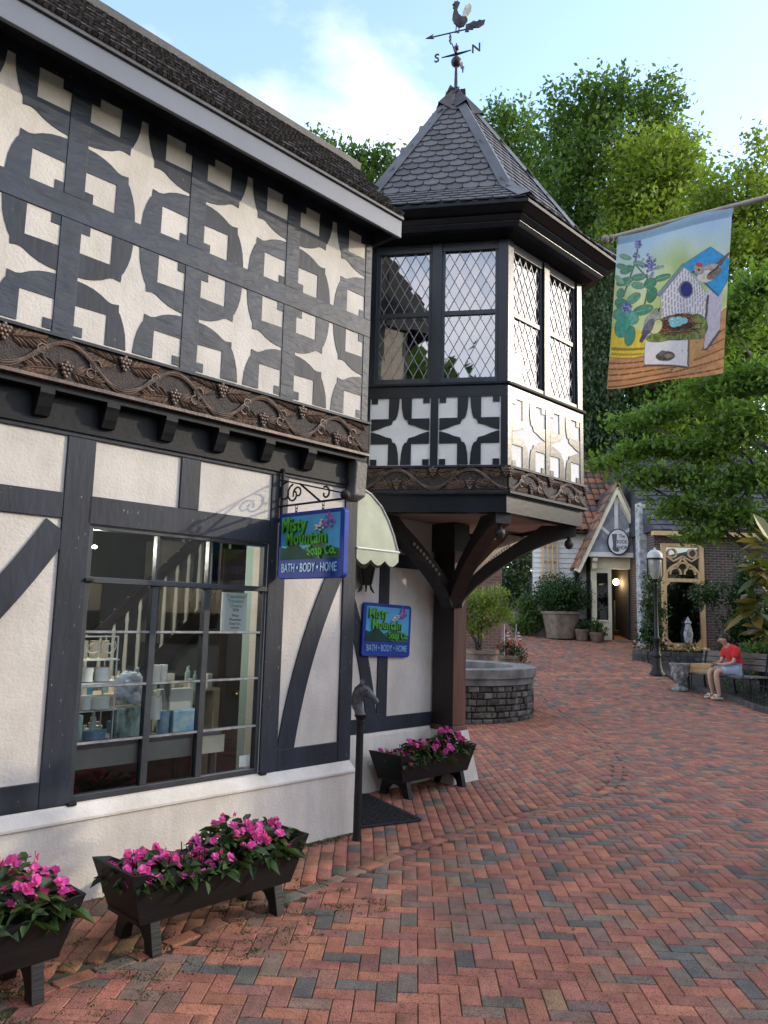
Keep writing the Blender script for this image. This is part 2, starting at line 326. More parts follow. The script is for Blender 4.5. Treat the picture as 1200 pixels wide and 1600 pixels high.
def brick_field():
    rows = []
    a = R(-2.5); ca, sa = math.cos(a), math.sin(a)
    # herringbone
    n = 400; I, J = np.meshgrid(np.arange(-90, n), np.arange(-50, n), indexing='ij'); k = (I - J) % 4
    hx = ((I + 1.0) * BW)[k == 0]; hy = ((J + 0.5) * BW)[k == 0]
    vx = ((I + 0.5) * BW)[k == 3]; vy = ((J + 1.0) * BW)[k == 3]
    X = np.r_[hx, vx]; Y = np.r_[hy, vy]; A = np.r_[np.zeros(len(hx)), np.full(len(vx), math.pi / 2)]
    Xw = X * ca - Y * sa - 1.0; Yw = X * sa + Y * ca + 1.5
    ok = (Xw > -3.5) & (Xw < 0.62 * Yw + 2.0) & (Xw < 15) & (Yw > 2.3) & (Yw < 31)
    Xw, Yw, A = Xw[ok], Yw[ok], A[ok] + a
    sdist = border_side(Xw, Yw); out = (sdist < -0.045) | (Yw > 17.6)
    rows.append(np.c_[Xw, Yw, A][out])
    # running bond on the building side
    I, J = np.meshgrid(np.arange(-44, 66), np.arange(0, 96), indexing='ij')
    X = (I * (BW + 0.001)).ravel(); Y = (J * (BL + 0.001) + (I % 2) * BL * 0.5 + 1.5).ravel(); a2 = R(1.5)
    Xw = X * math.cos(a2) - Y * math.sin(a2); Yw = X * math.sin(a2) + Y * math.cos(a2)
    ok = (Yw > 2.3) & (Yw < 17.6); Xw, Yw = Xw[ok], Yw[ok]; sdist = border_side(Xw, Yw); ok = sdist > 0.045
    rows.append(np.c_[Xw[ok], Yw[ok], np.full(ok.sum(), math.pi / 2 + a2)])
    B = np.concatenate(rows)
    d = B[:, :2] - np.array(PC[:2]); s = d @ np.array(Wd[:2]); o = d @ np.array(Nd[:2])
    ok = ~((s < 0.0) & (o < -0.05)) & ~((s < 2.2) & (o < -1.0))
    ok &= np.hypot(B[:, 0] - 1.2, B[:, 1] - 13.85) > 1.3
    B = B[ok]
    T = np.gradient(BC, axis=0); brd = []
    P = resample(BC, BL + 0.01); TT = np.gradient(P, axis=0)
    for p, t in zip(P, TT): brd.append((p[0], p[1], math.atan2(t[1], t[0])))
    return B, np.array(brd)
FB, BB = brick_field()
def brick_geo(B, rng, lift=0.0):
    n = len(B); hl, hw, ch = BL / 2 - 0.0022, BW / 2 - 0.0022, 0.0035
    jl = rng.normal(0, 0.0012, n); ca, sa = np.cos(B[:, 2] + rng.normal(0, 0.008, n)), np.sin(B[:, 2] + rng.normal(0, 0.008, n))
    loc = []
    for (fx, fy, z) in ((1, 1, -0.03), (1, 1, -0.0035), (0, 0, 0.0)):
        for sx, sy in ((-1, -1), (1, -1), (1, 1), (-1, 1)):
            loc.append((sx * (hl - (0 if fx else ch)), sy * (hw - (0 if fy else ch)), z))
    loc = np.array(loc); tx, ty = rng.normal(0, 0.004, n), rng.normal(0, 0.006, n); zz = rng.normal(0, 0.0007, n) + lift
    V = np.empty((n, 12, 3))
    V[:, :, 0] = B[:, 0, None] + loc[None, :, 0] * ca[:, None] - loc[None, :, 1] * sa[:, None]
    V[:, :, 1] = B[:, 1, None] + loc[None, :, 0] * sa[:, None] + loc[None, :, 1] * ca[:, None]
    V[:, :, 2] = gzn(V[:, :, 0], V[:, :, 1]) + loc[None, :, 2] + zz[:, None] + loc[None, :, 0] * tx[:, None] + loc[None, :, 1] * ty[:, None]
    q = []
    for r in (0, 4):
        for i in range(4): q.append((r + i, r + (i + 1) % 4, r + 4 + (i + 1) % 4, r + 4 + i))
    q.append((8, 9, 10, 11)); return V, np.array(q)
def brick_cols(B, rng, pw=PW):
    ci = rng.choice(len(PAL), len(B), p=pw); c = PAL[ci] * rng.uniform(1.2, 1.7, (len(B), 1)) * rng.uniform(0.95, 1.05, (len(B), 3))
    return np.c_[c, np.ones(len(B))]
colF = brick_cols(FB, RNG)
inner = border_side(FB[:, 0], FB[:, 1]) > 0
PWi = np.array([.24, .24, .24, .08, .02, .04, .02, .1, .02]); colF[inner] = brick_cols(FB[inner], RNG, PWi / PWi.sum())
nearplant = np.array([(((Vector((b[0], b[1], 0)) - PC).dot(Nd) < 0.75) and b[1] < 5.6) for b in FB])
mossy = nearplant & (RNG.random(len(FB)) < 0.55); colF[mossy, :3] = colF[mossy, :3] * 0.55 + np.array([0.085, 0.070, 0.028]) * 0.55
colB = brick_cols(BB, RNG, np.array([.1, .1, .1, .2, .2, .15, .05, .05, .05]))
ALLB = np.concatenate([FB, BB]); ALLC = np.concatenate([colF, colB]); isb = np.r_[np.zeros(len(FB), bool), np.ones(len(BB), bool)]
px = np.array([(lambda r: (r[0], r[1], r[2]) if r else (-1, -1, 99))(project((b[0], b[1], gz(b[0], b[1])))) for b in ALLB])
vis = (px[:, 0] > 0) & (px[:, 0] < 1200) & (px[:, 1] < 1600) & (px[:, 1] > 0)
ss = (ALLB[:, :2] - np.array(PC[:2])) @ np.array(Nd[:2])
vis &= ~((ss < 0.8) & (ALLB[:, 1] < 5.0) & (ALLB[:, 0] < -0.4))
order = np.argsort(np.where(vis, px[:, 2], 1e6))[:300]; pick = np.zeros(len(ALLB), bool); pick[order] = True
Vb, Qb = brick_geo(ALLB, RNG); Vb[isb, :, 2] += 0.001; nb_ = np.r_[np.abs(border_side(FB[:, 0], FB[:, 1])) < 0.115, np.zeros(len(BB), bool)]; Vb[nb_, :, 2] -= 0.003
for i in np.where(pick)[0]:
    me = bpy.data.meshes.new('brick'); me.from_pydata(Vb[i].tolist(), [], Qb.tolist()); add_col(me, 'bcol', np.repeat(ALLC[i][None], 9, 0)); link('brick', me, brick_m, pav)
rest = ~pick; V = Vb[rest].reshape(-1, 3); F = (np.arange(rest.sum())[:, None, None] * 12 + Qb[None]).reshape(-1, 4)
me = np_mesh('brick_paving', V, F); add_col(me, 'bcol', np.repeat(ALLC[rest], 9, 0)); tag(link('brick_paving', me, brick_m, pav), kind='stuff')

# ================================================================== LEAVES
def leaf_cloud(centers, n_per, spread, size, rng, tint_of=None, up=0.35, aspect=0.55, droop=0.0):
    """many small four-sided leaves round the given clump centres -> V,F,tint"""
    C = np.repeat(np.asarray(centers, float), n_per, 0); n = len(C)
    P = C + rng.normal(0, 1, (n, 3)) * np.asarray(spread)
    d = rng.normal(0, 1, (n, 3)); d[:, 2] -= droop; d /= np.linalg.norm(d, axis=1)[:, None]
    nr = rng.normal(0, 1, (n, 3)); nr[:, 2] = np.abs(nr[:, 2]) + up; sdv = np.cross(d, nr); sdv /= np.linalg.norm(sdv, axis=1)[:, None] + 1e-9
    nn = np.cross(sdv, d); sz = size * rng.uniform(0.65, 1.3, n)[:, None]
    base = P - d * sz * 0.5; tip = P + d * sz * 0.5; mid = P - d * sz * 0.05 - nn * sz * 0.10
    V = np.stack([base, mid + sdv * sz * aspect * 0.5, tip, mid - sdv * sz * aspect * 0.5], 1).reshape(-1, 3)
    F = np.arange(n * 4).reshape(-1, 4)
    ct = rng.random(len(centers)) if tint_of is None else np.asarray(tint_of)
    t = np.clip(np.repeat(ct, n_per) * 0.7 + rng.random(n) * 0.3, 0, 1); return V, F, t
def leaf_obj(name, parts, m, parent=None):
    V = np.concatenate([p[0] for p in parts]); T = np.concatenate([p[2] for p in parts]); F = np.arange(len(V)).reshape(-1, 4)
    me = np_mesh(name, V, F); add_attr(me, 'tint', T); return link(name, me, m, parent)
def blob_points(blobs, n, rng, shell=0.55):
    out = []; vol = np.array([b[1][0] * b[1][1] * b[1][2] for b in blobs]) ** 0.75; vol /= vol.sum()
    for b, f in zip(blobs, vol):
        k = max(3, int(n * f)); d = rng.normal(0, 1, (k, 3)); d /= np.linalg.norm(d, axis=1)[:, None]
        r = rng.uniform(shell, 1.0, k) * (1 + 0.16 * np.sin(d[:, 0] * 7 + b[0][0]) * np.cos(d[:, 2] * 6 + b[0][2]))
        out.append(np.array(b[0]) + d * r[:, None] * np.array(b[1]))
    return np.concatenate(out)

# ================================================================== TIMBERED SHOP (the near building, along the left)
shop = thing('timbered_shop', 'near cream plaster shop with dark timber ornament, soap display window and grey eaves board', 'building', PC, R(90 - AW))
S0 = -7.0
# local frame: x along the wall (0 at the corner, negative towards the camera), y into the building, z up
def shop_box(name, x0, x1, y0, y1, z0, z1, m, bevel=0.0, parent=None): return MB().box(x0, x1, y0, y1, z0, z1).build(name, m, parent or shop, bevel=bevel)
# plinth with a sloping, slightly overhanging top
mb = MB(); prof = [(0.0, -0.1), (0.0, 0.445), (-0.012, 0.447), (-0.012, 0.465), (0.064, 0.527), (0.3, 0.527), (0.3, -0.1)]
mb.prism(prof, lambda a, b, t: (t, a, b), S0, 0.0); mb.build('plinth', plinth_m, shop, bevel=0.004)
# lower plaster wall as panels round the window opening
WL, WR, WB, WT = -2.245, -0.885, 0.535, 2.155
lw = MB()
lw.box(S0, WL, 0.078, 0.25, 0.5, 2.95); lw.box(WR, 0.0, 0.078, 0.25, 0.5, 2.95); lw.box(WL, WR, 0.078, 0.25, WT, 2.95); lw.box(WL, WR, 0.078, 0.25, 0.5, WB - 0.004)
lw.build('lower_wall', plaster, shop)
def tim(x0, x1, z0, z1, m=timber, y=0.062, name='timber'): return MB().box(x0, x1, y, 0.16, z0, z1).build(name, m, shop, bevel=0.004)
tim(S0, 0.0, 2.736, 2.899, black_beam, 0.06); tim(S0, 0.0, 2.672, 2.7355); tim(S0, -2.424, 2.175, 2.328); tim(-2.267, -0.884, 2.158, 2.328)
tim(-2.422, -2.247, 0.53, 2.671); tim(-1.65, -1.50, 2.329, 2.671); tim(-0.882, -0.728, 0.53, 2.671); tim(-0.132, 0.003, 0.53, 2.671, y=0.061)
tim(S0, -2.424, 0.528, 0.677); tim(-0.726, -0.134, 0.528, 0.678); tim(-3.55, -3.40, 0.678, 2.174)
def brace(pts, w, name='curved_brace'):
    mb = MB(); L = []; Rr = []
    for i, (x, z) in enumerate(pts):
        a = pts[max(i - 1, 0)]; b = pts[min(i + 1, len(pts) - 1)]; dx, dz = b[0] - a[0], b[1] - a[1]; l = math.hypot(dx, dz)
        L.append((x - dz / l * w / 2, z + dx / l * w / 2)); Rr.append((x + dz / l * w / 2, z - dx / l * w / 2))
    for i in range(len(pts) - 1):
        q = [L[i], L[i + 1], Rr[i + 1], Rr[i]]; mb.prism(q, lambda a, b, t: (a, t, b), 0.064, 0.12)
    return mb.build(name, timber, shop)
def arc(p0, p1, sag, n=10):
    out = []; dx, dz = p1[0] - p0[0], p1[1] - p0[1]; l = math.hypot(dx, dz)
    for i in range(n + 1):
        t = i / n; h = 4 * t * (1 - t) * sag; out.append((p0[0] + dx * t - dz / l * h, p0[1] + dz * t + dx / l * h))
    return out
brace(arc((-0.655, 0.66), (-0.20, 2.00), 0.06), 0.155)
brace(arc((-2.44, 2.12), (-3.40, 1.00), 0.06), 0.165)
brace(arc((-3.56, 0.9), (-4.3, 2.1), -0.06), 0.16)
# corbelled jetty: soffit, corbels, corner corbel
shop_box('jetty_soffit', S0, 0.0, -0.03, 0.2, 2.90, 2.955, black_beam)
def corbel_profile(d, h): return [(0.063, h), (-d, h), (-d, h - 0.035), (-d + 0.012, h - 0.06), (-d * 0.55, h - 0.085), (-d * 0.3, h - 0.12), (-0.0, h - 0.15), (0.01, h - 0.175), (0.063, h - 0.18)]
cm = None
for k in range(15):
    x = -0.596 - 0.403 * k
    if cm is None:
        mb = MB(); mb.prism(corbel_profile(0.045, 0.0), lambda a, b, t: (t, a, b * 0.86), -0.042, 0.042); cm = mb.mesh('corbel')
    link('corbel', cm, black_beam, shop, (x, 0, 2.899))
shop_box('lower_beam', S0, 0.004, 0.045, 0.0595, 2.70, 2.745, black_beam)
mb = MB(); mb.prism([(0.20, 2.899), (-0.03, 2.899), (-0.042, 2.88), (-0.025, 2.61), (0.06, 2.575), (0.20, 2.575)], lambda a, b, t: (t, a, b), -0.125, 0.005)
mb.build('corner_corbel', mat('sunlit_corbel', (0.13, 0.125, 0.115), 0.5, 0.2, 6, 0.3, 40), shop, bevel=0.012)  # corner corbel painted paler, sunlight put into its colour
# upper wall
shop_box('upper_wall', S0, -0.004, -0.0150, 0.25, 2.957, 4.96, plaster)
PX, Z1, PZ = 0.846, 4.035, 0.855
cols_ = [-0.010 - PX * k for k in range(0, 8)]
MAXX = -0.0045
for k, cx in enumerate(cols_):
    x0, x1 = cx - 0.063, min(cx + 0.063, 0.0)
    for z0, z1 in ((3.22, Z1 - 0.0745), (Z1 + 0.0745, 4.8165)): MB().box(x0, x1, -0.0235, 0.02, z0, z1).build('post', timber_adz, shop, bevel=0.003)
MB().box(S0, 0.001, -0.0245, 0.02, Z1 - 0.074, Z1 + 0.074).build('rail', timber_adz, shop, bevel=0.003)
MB().box(S0, 0.001, -0.0245, 0.02, 4.817, 4.955).build('wall_plate', timber, shop)
# ornament quadrant in (a,b): distances from the node
ringo = [(0.40, 0.075), (0.397, 0.11), (0.390, 0.17), (0.374, 0.23), (0.352, 0.285), (0.338, 0.306), (0.336, 0.352), (0.318, 0.349), (0.290, 0.345), (0.262, 0.352), (0.215, 0.380), (0.165, 0.400), (0.11, 0.412), (0.064, 0.416)]
ringi = [(0.064, 0.262), (0.262, 0.265), (0.262, 0.075)]
quad = ringo + ringi
notch = [(0.064, 0.075), (0.118, 0.075), (0.118, 0.135), (0.064, 0.135)]
def ornament(node_x, node_z, qx, qz, name='ornament_timber', zlo=None, zhi=None):
    for poly in (quad, notch):
        p = [(node_x + qx * a, node_z + qz * b) for a, b in poly]
        if zlo is not None or node_x + qx * 0.2 > -0.1: p = clip_poly(p, -99, -0.005, zlo if zlo is not None else -99, zhi if zhi is not None else 99)
        if len(p) < 3: continue
        mb = MB(); mb.prism(p, lambda a, b, t: (a, t, b), -0.0195, -0.010); mb.build(name if poly is quad else 'notch_block', timber_adz if random.random() < 0.6 else timber, shop)
for k, cx in enumerate(cols_[:6]):
    for qx in (-1, 1):
        if k == 0 and qx > 0: continue
        for j, nz in enumerate((Z1 - PZ, Z1, Z1 + PZ)):
            for qz in (-1, 1):
                if j == 0 and qz < 0 or j == 2 and qz > 0: continue
                ornament(cx, nz, qx, qz, zlo=3.222 if j == 0 else None, zhi=4.835 if j == 2 else None)
# eaves
shop_box('soffit', S0, 0.04, -0.285, 0.0, 4.90, 4.925, timber)
MB().box(S0, 0.045, -0.315, -0.286, 4.765, 4.915).build('fascia', fascia_m, shop, bevel=0.004)
MB().box(S0, 0.05, -0.335, -0.287, 4.917, 4.945).build('drip_edge', lead_m, shop, bevel=0.004)
MB().prism([(-0.285, 4.78), (-0.285, 4.94), (0.25, 5.52), (0.25, 4.78)], lambda a, b, t: (t, a, b), 0.0, 0.04).build('verge_board', timber, shop)
# mansard roof of overlapping tiles
TH = R(48.5); RL = 0.92
roofm = MB(); ct, st = math.cos(TH), math.sin(TH)
roofm.prism([(-0.33, 4.947), (-0.33 + RL * ct, 4.947 + RL * st), (2.6, 4.947 + RL * st), (2.6, 4.93), (-0.2, 4.93)], lambda a, b, t: (t, a, b), S0, 0.03)
roof = roofm.build('roof', tile_m, shop)
rows = 8; ex = RL / rows; tme = []
for v in range(5):
    mb = MB(); wdt = 0.205; n = 6
    for c in range(n):                       # fluted tile: ribs along the slope
        xa, xb = -wdt / 2 + wdt * c / n, -wdt / 2 + wdt * (c + 1) / n - 0.006; h = 0.028 + 0.004 * ((c + v) % 2)
        mb.hexa([(xa, 0, 0), (xb, 0, 0), (xb, ex * 1.45, 0), (xa, ex * 1.45, 0), (xa, -0.004 * (c % 3), h), (xb, -0.004 * ((c + 1) % 3), h), (xb, ex * 1.45, 0.006), (xa, ex * 1.45, 0.006)])
    tme.append(mb.mesh('roof_tile'))
for r in range(rows):
    for k in range(21):
        x = 0.02 - 0.21 * (k + 0.5 * (r % 2)) - 0.09
        if x < -4.2: continue
        d = r * ex - 0.012
        o = link('roof_tile', tme[(r * 3 + k) % 5], tile_m, roof, (x, -0.33 + d * ct - 0.004, 4.947 + d * st + 0.004), (TH + R(random.uniform(-1.5, 1.5)), 0, R(random.uniform(-0.6, 0.6))))
MB().prism([(-0.33 + RL * ct - 0.07, 4.947 + RL * st - 0.05), (-0.33 + RL * ct - 0.09, 4.947 + RL * st + 0.005), (-0.33 + RL * ct, 4.947 + RL * st + 0.065), (-0.33 + RL * ct + 0.25, 4.947 + RL * st + 0.065), (-0.33 + RL * ct + 0.25, 4.947 + RL * st - 0.02)], lambda a, b, t: (t, a, b), S0, 0.045).build('ridge_flashing', lead_m, shop)

# ------------------------------------------------------------------ carved vine frieze (one repeat, shared)
def lens(mb, p0, p1, w, h, y):
    a = Vector((p0[0], y, p0[1])); b = Vector((p1[0], y, p1[1])); d = b - a; nrm = Vector((-d.z, 0, d.x)).normalized() * w
    m1 = a + d * 0.35; m2 = a + d * 0.7; out = Vector((0, -h, 0))
    mb.add([a, m1 + nrm, m2 + nrm * 0.75, b, m2 - nrm * 0.75, m1 - nrm, m1 + out, m2 + out * 0.8],
           [(0, 1, 6), (1, 2, 7, 6), (2, 3, 7), (3, 4, 7), (4, 5, 6, 7), (5, 0, 6)])
def frieze_parts(P, Hh):
    """meshes in local coords: x 0..P, z 0..Hh, face towards -y"""
    vine = MB()
    for off, rad in ((-0.011, 0.0045), (0.0, 0.007), (0.011, 0.0045)):
        pts = [(P * i / 28, -0.012 - 0.004 * math.sin(6.28 * i / 14), Hh * 0.5 + math.cos(2 * math.pi * i / 28) * -Hh * 0.36 + off * (1 + 0.3 * math.sin(i))) for i in range(29)]
        vine.tube(pts, rad, 6)
    for cx, cz, r in ((0.27, 0.44, 0.034), (0.30, 0.62, 0.028), (0.745, 0.55, 0.034), (0.71, 0.36, 0.028)):
        vine.tube([(P * cx + r * math.cos(t), -0.012, Hh * cz + r * math.sin(t)) for t in [i * 0.52 for i in range(11)]], 0.0055, 5)
    leaves = []
    def cz_(p): return (min(max(p[0], 0.004), P - 0.004), min(max(p[1], 0.026), Hh - 0.024))
    for cx, cz, ang, ln in ((0.475, 0.30, 190, 0.36), (0.525, 0.30, -10, 0.36), (0.03, 0.72, 10, 0.34), (0.97, 0.72, 170, 0.34)):
        lf = MB(); x, z = P * cx, Hh * cz; ca_, sa_ = math.cos(R(ang)), math.sin(R(ang)); Ln = ln * P
        lens(lf, (x, z), cz_((x + Ln * ca_, z + Ln * sa_)), 0.009, 0.014, -0.006)
        for k in range(1, 8):
            f = k / 8.2; mx_, mz_ = x + Ln * f * ca_ * 0.8, z + Ln * f * sa_ * 0.8
            for sg in (-1, 1):
                t = R(ang + sg * (52 - 22 * f)); l = 0.115 * (1 - 0.35 * abs(f - 0.45) * 2) * P / 0.7; lens(lf, (mx_, mz_), cz_((mx_ + l * math.cos(t), mz_ + l * math.sin(t))), 0.0120, 0.008 + 0.004 * (k % 2), -0.004)
        leaves.append(lf)
    grapes = []
    for cx, cz, sg in ((0.5, 0.30, 1), (0.0, 0.76, 1)):
        g = MB()
        for i, (dx, dz) in enumerate(((0, 0), (0.021, 0.004), (-0.021, 0.004), (0.010, 0.024), (-0.010, 0.024), (0.012, -0.02), (-0.012, -0.02), (0, 0.044), (0.03, 0.026), (-0.03, 0.026), (0, -0.04))): g.ball((P * cx + dx, -0.014 - (0.006 if i < 5 else 0), Hh * cz + dz), 0.0135, 7, 5)
        grapes.append(g)
    return vine.mesh('vine', True), [l.mesh('leaf') for l in leaves], [g.mesh('grape_cluster', True) for g in grapes]
def frieze(parent, x0, x1, y, z0, z1, P, start, name='frieze'):
    """carved board on the plane y of the parent's frame from x0 to x1"""
    Hh = z1 - z0
    mb = MB(); mb.box(x0, x1, y, y + 0.05, z0 + 0.001, z1 - 0.001); board = mb.build(name, carved_ground, parent)
    for zz, hh in ((z0, 0.02), (z1 - 0.018, 0.018)): MB().box(x0 - 0.0, x1 + 0.004, y - 0.024, y + 0.03, zz, zz + hh).build('moulding', timber if zz > z0 else carved, board)
    return board
FP = frieze_parts(0.7175, 0.285); FPo = frieze_parts(0.68, 0.25)
fb = frieze(shop, S0, 0.0, -0.045, 2.94, 3.225, 0.7175, 0)
for k in range(6):
    x = -0.7175 * (k + 1) - 0.012
    link('vine', FP[0], carved, fb, (x, -0.045, 2.94))
    for l in FP[1]: link('leaf', l, carved, fb, (x, -0.045, 2.94))
    for g in FP[2]: link('grape_cluster', g, carved, fb, (x, -0.045, 2.94))

# ------------------------------------------------------------------ shop window
win = empty('window', parent=shop)
fr = MB(); y0, y1 = 0.082, 0.135
fr.box(WL, WL + 0.03, y0, y1, WB, WT); fr.box(WR - 0.03, WR, y0, y1, WB, WT); fr.box(WL + 0.03, WR - 0.03, y0, y1, WT - 0.025, WT); fr.box(WL + 0.03, WR - 0.03, y0, y1, WB, WB + 0.035)
fr.build('frame', window_m, win, bevel=0.003)
MB().box(WL - 0.01, WR + 0.03, 0.066, 0.134, 1.806, 1.842).build('transom', window_m, win, bevel=0.004)
for mx_ in (-1.77, -1.373):
    MB().box(mx_ - 0.0085, mx_ + 0.0085, 0.088, 0.130, 1.8425, WT - 0.0255).build('mullion', window_m, win)
    MB().box(mx_ - 0.023, mx_ + 0.023, 0.084, 0.133, WB + 0.0355, 1.8055).build('mullion', window_m, win, bevel=0.003)
xsW = [(WL + 0.03, -1.77), (-1.77, -1.373), (-1.373, WR - 0.03)]
zrows = [WB + 0.035, 0.86, 1.19, 1.512, 1.8055]
light_m = mat('worn_glazing_bar', (0.24, 0.25, 0.26), 0.45, 0.25, 20, 0.1, 40)
for (a, b) in xsW:
    a2, b2 = a + (0.023 if a > -2.2 else 0), b - (0.023 if b < -0.95 else 0)
    for zr in (0.86, 1.19, 1.512):
        MB().box(a2, b2, 0.090, 0.128, zr - 0.008, zr + 0.008).build('glazing_bar', window_m, win); MB().box(a2, b2, 0.086, 0.0895, zr - 0.005, zr + 0.009).build('putty_line', light_m, win)
    for z0, z1 in zip(zrows[:-1], zrows[1:]):
        MB().add([(a2, 0.11, z0), (b2, 0.11, z0), (b2, 0.11, z1), (a2, 0.11, z1)], [(0, 1, 2, 3)]).build('pane', glass_m, win)
    MB().add([(a, 0.112, 1.842), (b, 0.112, 1.842), (b, 0.112, WT - 0.025), (a, 0.112, WT - 0.025)], [(0, 1, 2, 3)]).build('pane', glass_m, win)
for (xx, zz) in ((WL + 0.005, 0.53), (WR + 0.02, 0.53), (WL + 0.005, 1.82)): MB().box(xx - 0.02, xx + 0.035, 0.045, 0.08, zz - 0.008, zz + 0.012).build('stay', iron_m, win, bevel=0.004)
# ------------------------------------------------------------------ room behind the window
room_m = mat('olive_room_paint', (0.085, 0.092, 0.078), 0.8, 0.1, 1.5); ceil_m = mat('room_ceiling', (0.13, 0.135, 0.12), 0.9, 0.05, 2); woodd = mat('dark_stair_wood', (0.022, 0.013, 0.010), 0.4, 0.3, 6, stretch=(1, 1, 4)); carpet = mat('dark_carpet', (0.02, 0.02, 0.022), 0.95, 0.3, 30)
teal_m = mat('pale_teal_paint', (0.30, 0.40, 0.37), 0.6, 0.06, 3); baluster_m = mat('grey_white_baluster', (0.62, 0.62, 0.58), 0.5, 0.06, 5); door_m = mat('dark_door', (0.030, 0.018, 0.015), 0.35, 0.25, 5, stretch=(4, 4, 0.4))
rm = empty('interior', parent=shop)
mb = MB(); mb.add([(-4.6, 0.26, 0.05), (-0.09, 0.26, 0.05), (-0.09, 1.1, 0.05), (1.4, 1.1, 0.05), (1.4, 3.6, 0.05), (-4.6, 3.6, 0.05)], [(0, 1, 2, 3, 4, 5)]); mb.build('floor', carpet, rm)
mb = MB(); mb.add([(-4.6, 0.26, 2.75), (-0.09, 0.26, 2.75), (-0.09, 1.1, 2.75), (1.4, 1.1, 2.75), (1.4, 3.6, 2.75), (-4.6, 3.6, 2.75)], [(0, 1, 2, 3, 4, 5)]); mb.build('ceiling', ceil_m, rm)
mb = MB(); mb.add([(-4.6, 3.6, 0.05), (1.4, 3.6, 0.05), (1.4, 3.6, 2.75), (-4.6, 3.6, 2.75)], [(0, 1, 2, 3)]); mb.add([(-4.6, 0.26, 0.05), (-4.6, 3.6, 0.05), (-4.6, 3.6, 2.75), (-4.6, 0.26, 2.75)], [(0, 1, 2, 3)])
mb.build('back_wall', room_m, rm)
mb = MB(); mb.add([(1.4, 1.4, 0.05), (1.4, 3.6, 0.05), (1.4, 3.6, 2.75), (1.4, 1.4, 2.75)], [(0, 1, 2, 3)]); mb.add([(-0.08, 0.26, 0.05), (-0.08, 1.0, 0.05), (-0.08, 1.0, 2.75), (-0.08, 0.26, 2.75)], [(0, 1, 2, 3)]); mb.build('side_wall', room_m, rm)
MB().box(-0.84, -0.80, 0.25, 0.40, 0.5, 2.3).build('reveal_board', teal_m, rm)
# stair with balusters, rising to the right
st_ = MB()
for i in range(9): st_.box(-1.55 + i * 0.22, -1.55 + (i + 1) * 0.22, 1.93, 2.9, 0.05, 0.35 + 0.19 * i)
st_.build('stair', room_m, rm)
MB().bar((-1.75, 1.9, 0.98), (-0.28, 1.9, 2.36), 0.06, 0.09).build('handrail', woodd, rm, bevel=0.01)
MB().hexa([(-1.8, 1.86, 0.02), (-0.1, 1.86, 1.62), (-0.1, 1.89, 1.62), (-1.8, 1.89, 0.02), (-1.8, 1.86, 0.24), (-0.1, 1.86, 1.84), (-0.1, 1.89, 1.84), (-1.8, 1.89, 0.24)]).build('stringer', woodd, rm)
bal = MB().lathe([(0.012, 0), (0.022, 0.02), (0.022, 0.10), (0.012, 0.12), (0.020, 0.30), (0.013, 0.62), (0.018, 0.66), (0.012, 0.70), (0.012, 0.86)], 8).mesh('baluster', True)
for i in range(13):
    x = -1.68 + 0.117 * i; link('baluster', bal, baluster_m, rm, (x, 1.9, 0.18 + (x + 1.75) * 0.94))
for i in range(6): link('baluster', bal, baluster_m, rm, (-0.28 + 0.11 * i, 2.2, 1.75))
MB().box(-0.62, -0.30, 2.0, 2.3, 1.35, 2.3).build('newel_panel', mat('newel_paint', (0.17, 0.16, 0.14), 0.6), rm)
dr = MB(); dr.box(-0.52, -0.28, 1.15, 1.2, 0.06, 2.2); dr.build('inner_door', door_m, rm, bevel=0.006)
MB().ball((-0.335, 1.11, 0.956), 0.036, 12, 8).build('door_knob', mat('brass', (0.35, 0.25, 0.10), 0.3, 0.1, 5, metal=1.0), rm, smooth=True)
MB().lathe([(0.05, 0), (0.05, 0.02), (0.035, 0.10), (0.0, 0.10)], 12, (-2.05, 0.42, 2.62)).build('spotlight', black_m, rm)
MB().ball((-2.05, 0.40, 2.05), (0.017, 0.017, 0.011), 10, 6).build('lamp_bulb', emit_mat('lamp_glow', (1.0, 0.97, 0.9), 9.0), rm, smooth=True)
MB().tube([(-2.05, 0.40, 2.06), (-2.05, 0.42, 2.75)], 0.006, 6).build('lamp_stem', iron_m, rm)
il_ = bpy.data.lights.new('shop_spot', 'POINT'); il_.energy = 10; il_.color = (1, 0.92, 0.8); il_.shadow_soft_size = 0.04; ilo = bpy.data.objects.new('shop_spot', il_); COL.objects.link(ilo); ilo.parent = rm; ilo.location = (-1.9, 0.75, 2.1)
# display table and goods
tab = thing('display_table', 'grey edged display table just behind the shop window', 'table', MW(-1.7, -0.45), R(90 - AW))
tedge = mat('grey_table_edge', (0.30, 0.29, 0.26), 0.6, 0.08, 4)
MB().box(-0.62, 0.55, -0.29, 0.25, 0.815, 0.838).build('table_top', mat('table_cloth_grey', (0.16, 0.17, 0.20), 0.6, 0.1, 5), tab, bevel=0.003)
MB().box(-0.64, 0.57, -0.30, -0.285, 0.70, 0.814).build('apron', tedge, tab)
for sx in (-0.58, 0.5):
    for sy in (-0.25, 0.2): MB().box(sx, sx + 0.035, sy, sy + 0.035, 0.05, 0.699).build('leg', iron_m, tab)
gb_m = glass_mat('cast_glass', (0.62, 0.78, 0.75), 0.10, 0.12); gb_m2 = mat('rippled_glass', (0.42, 0.55, 0.52), 0.15, 0.45, 16, 0.9, 22, stretch=(1, 1, 0.4)); blue_m = mat('blue_soap', (0.05, 0.16, 0.32), 0.3, 0.5, 14, 0.2, 30, col2=(0.35, 0.45, 0.5)); wax_m = mat('white_wax', (0.72, 0.72, 0.70), 0.5, 0.05, 8); cloth_m = mat('tissue_paper', (0.62, 0.66, 0.74), 0.8, 0.2, 10, 0.5, 20)
def shopL(s, y, z): return MW(s, -y, z)
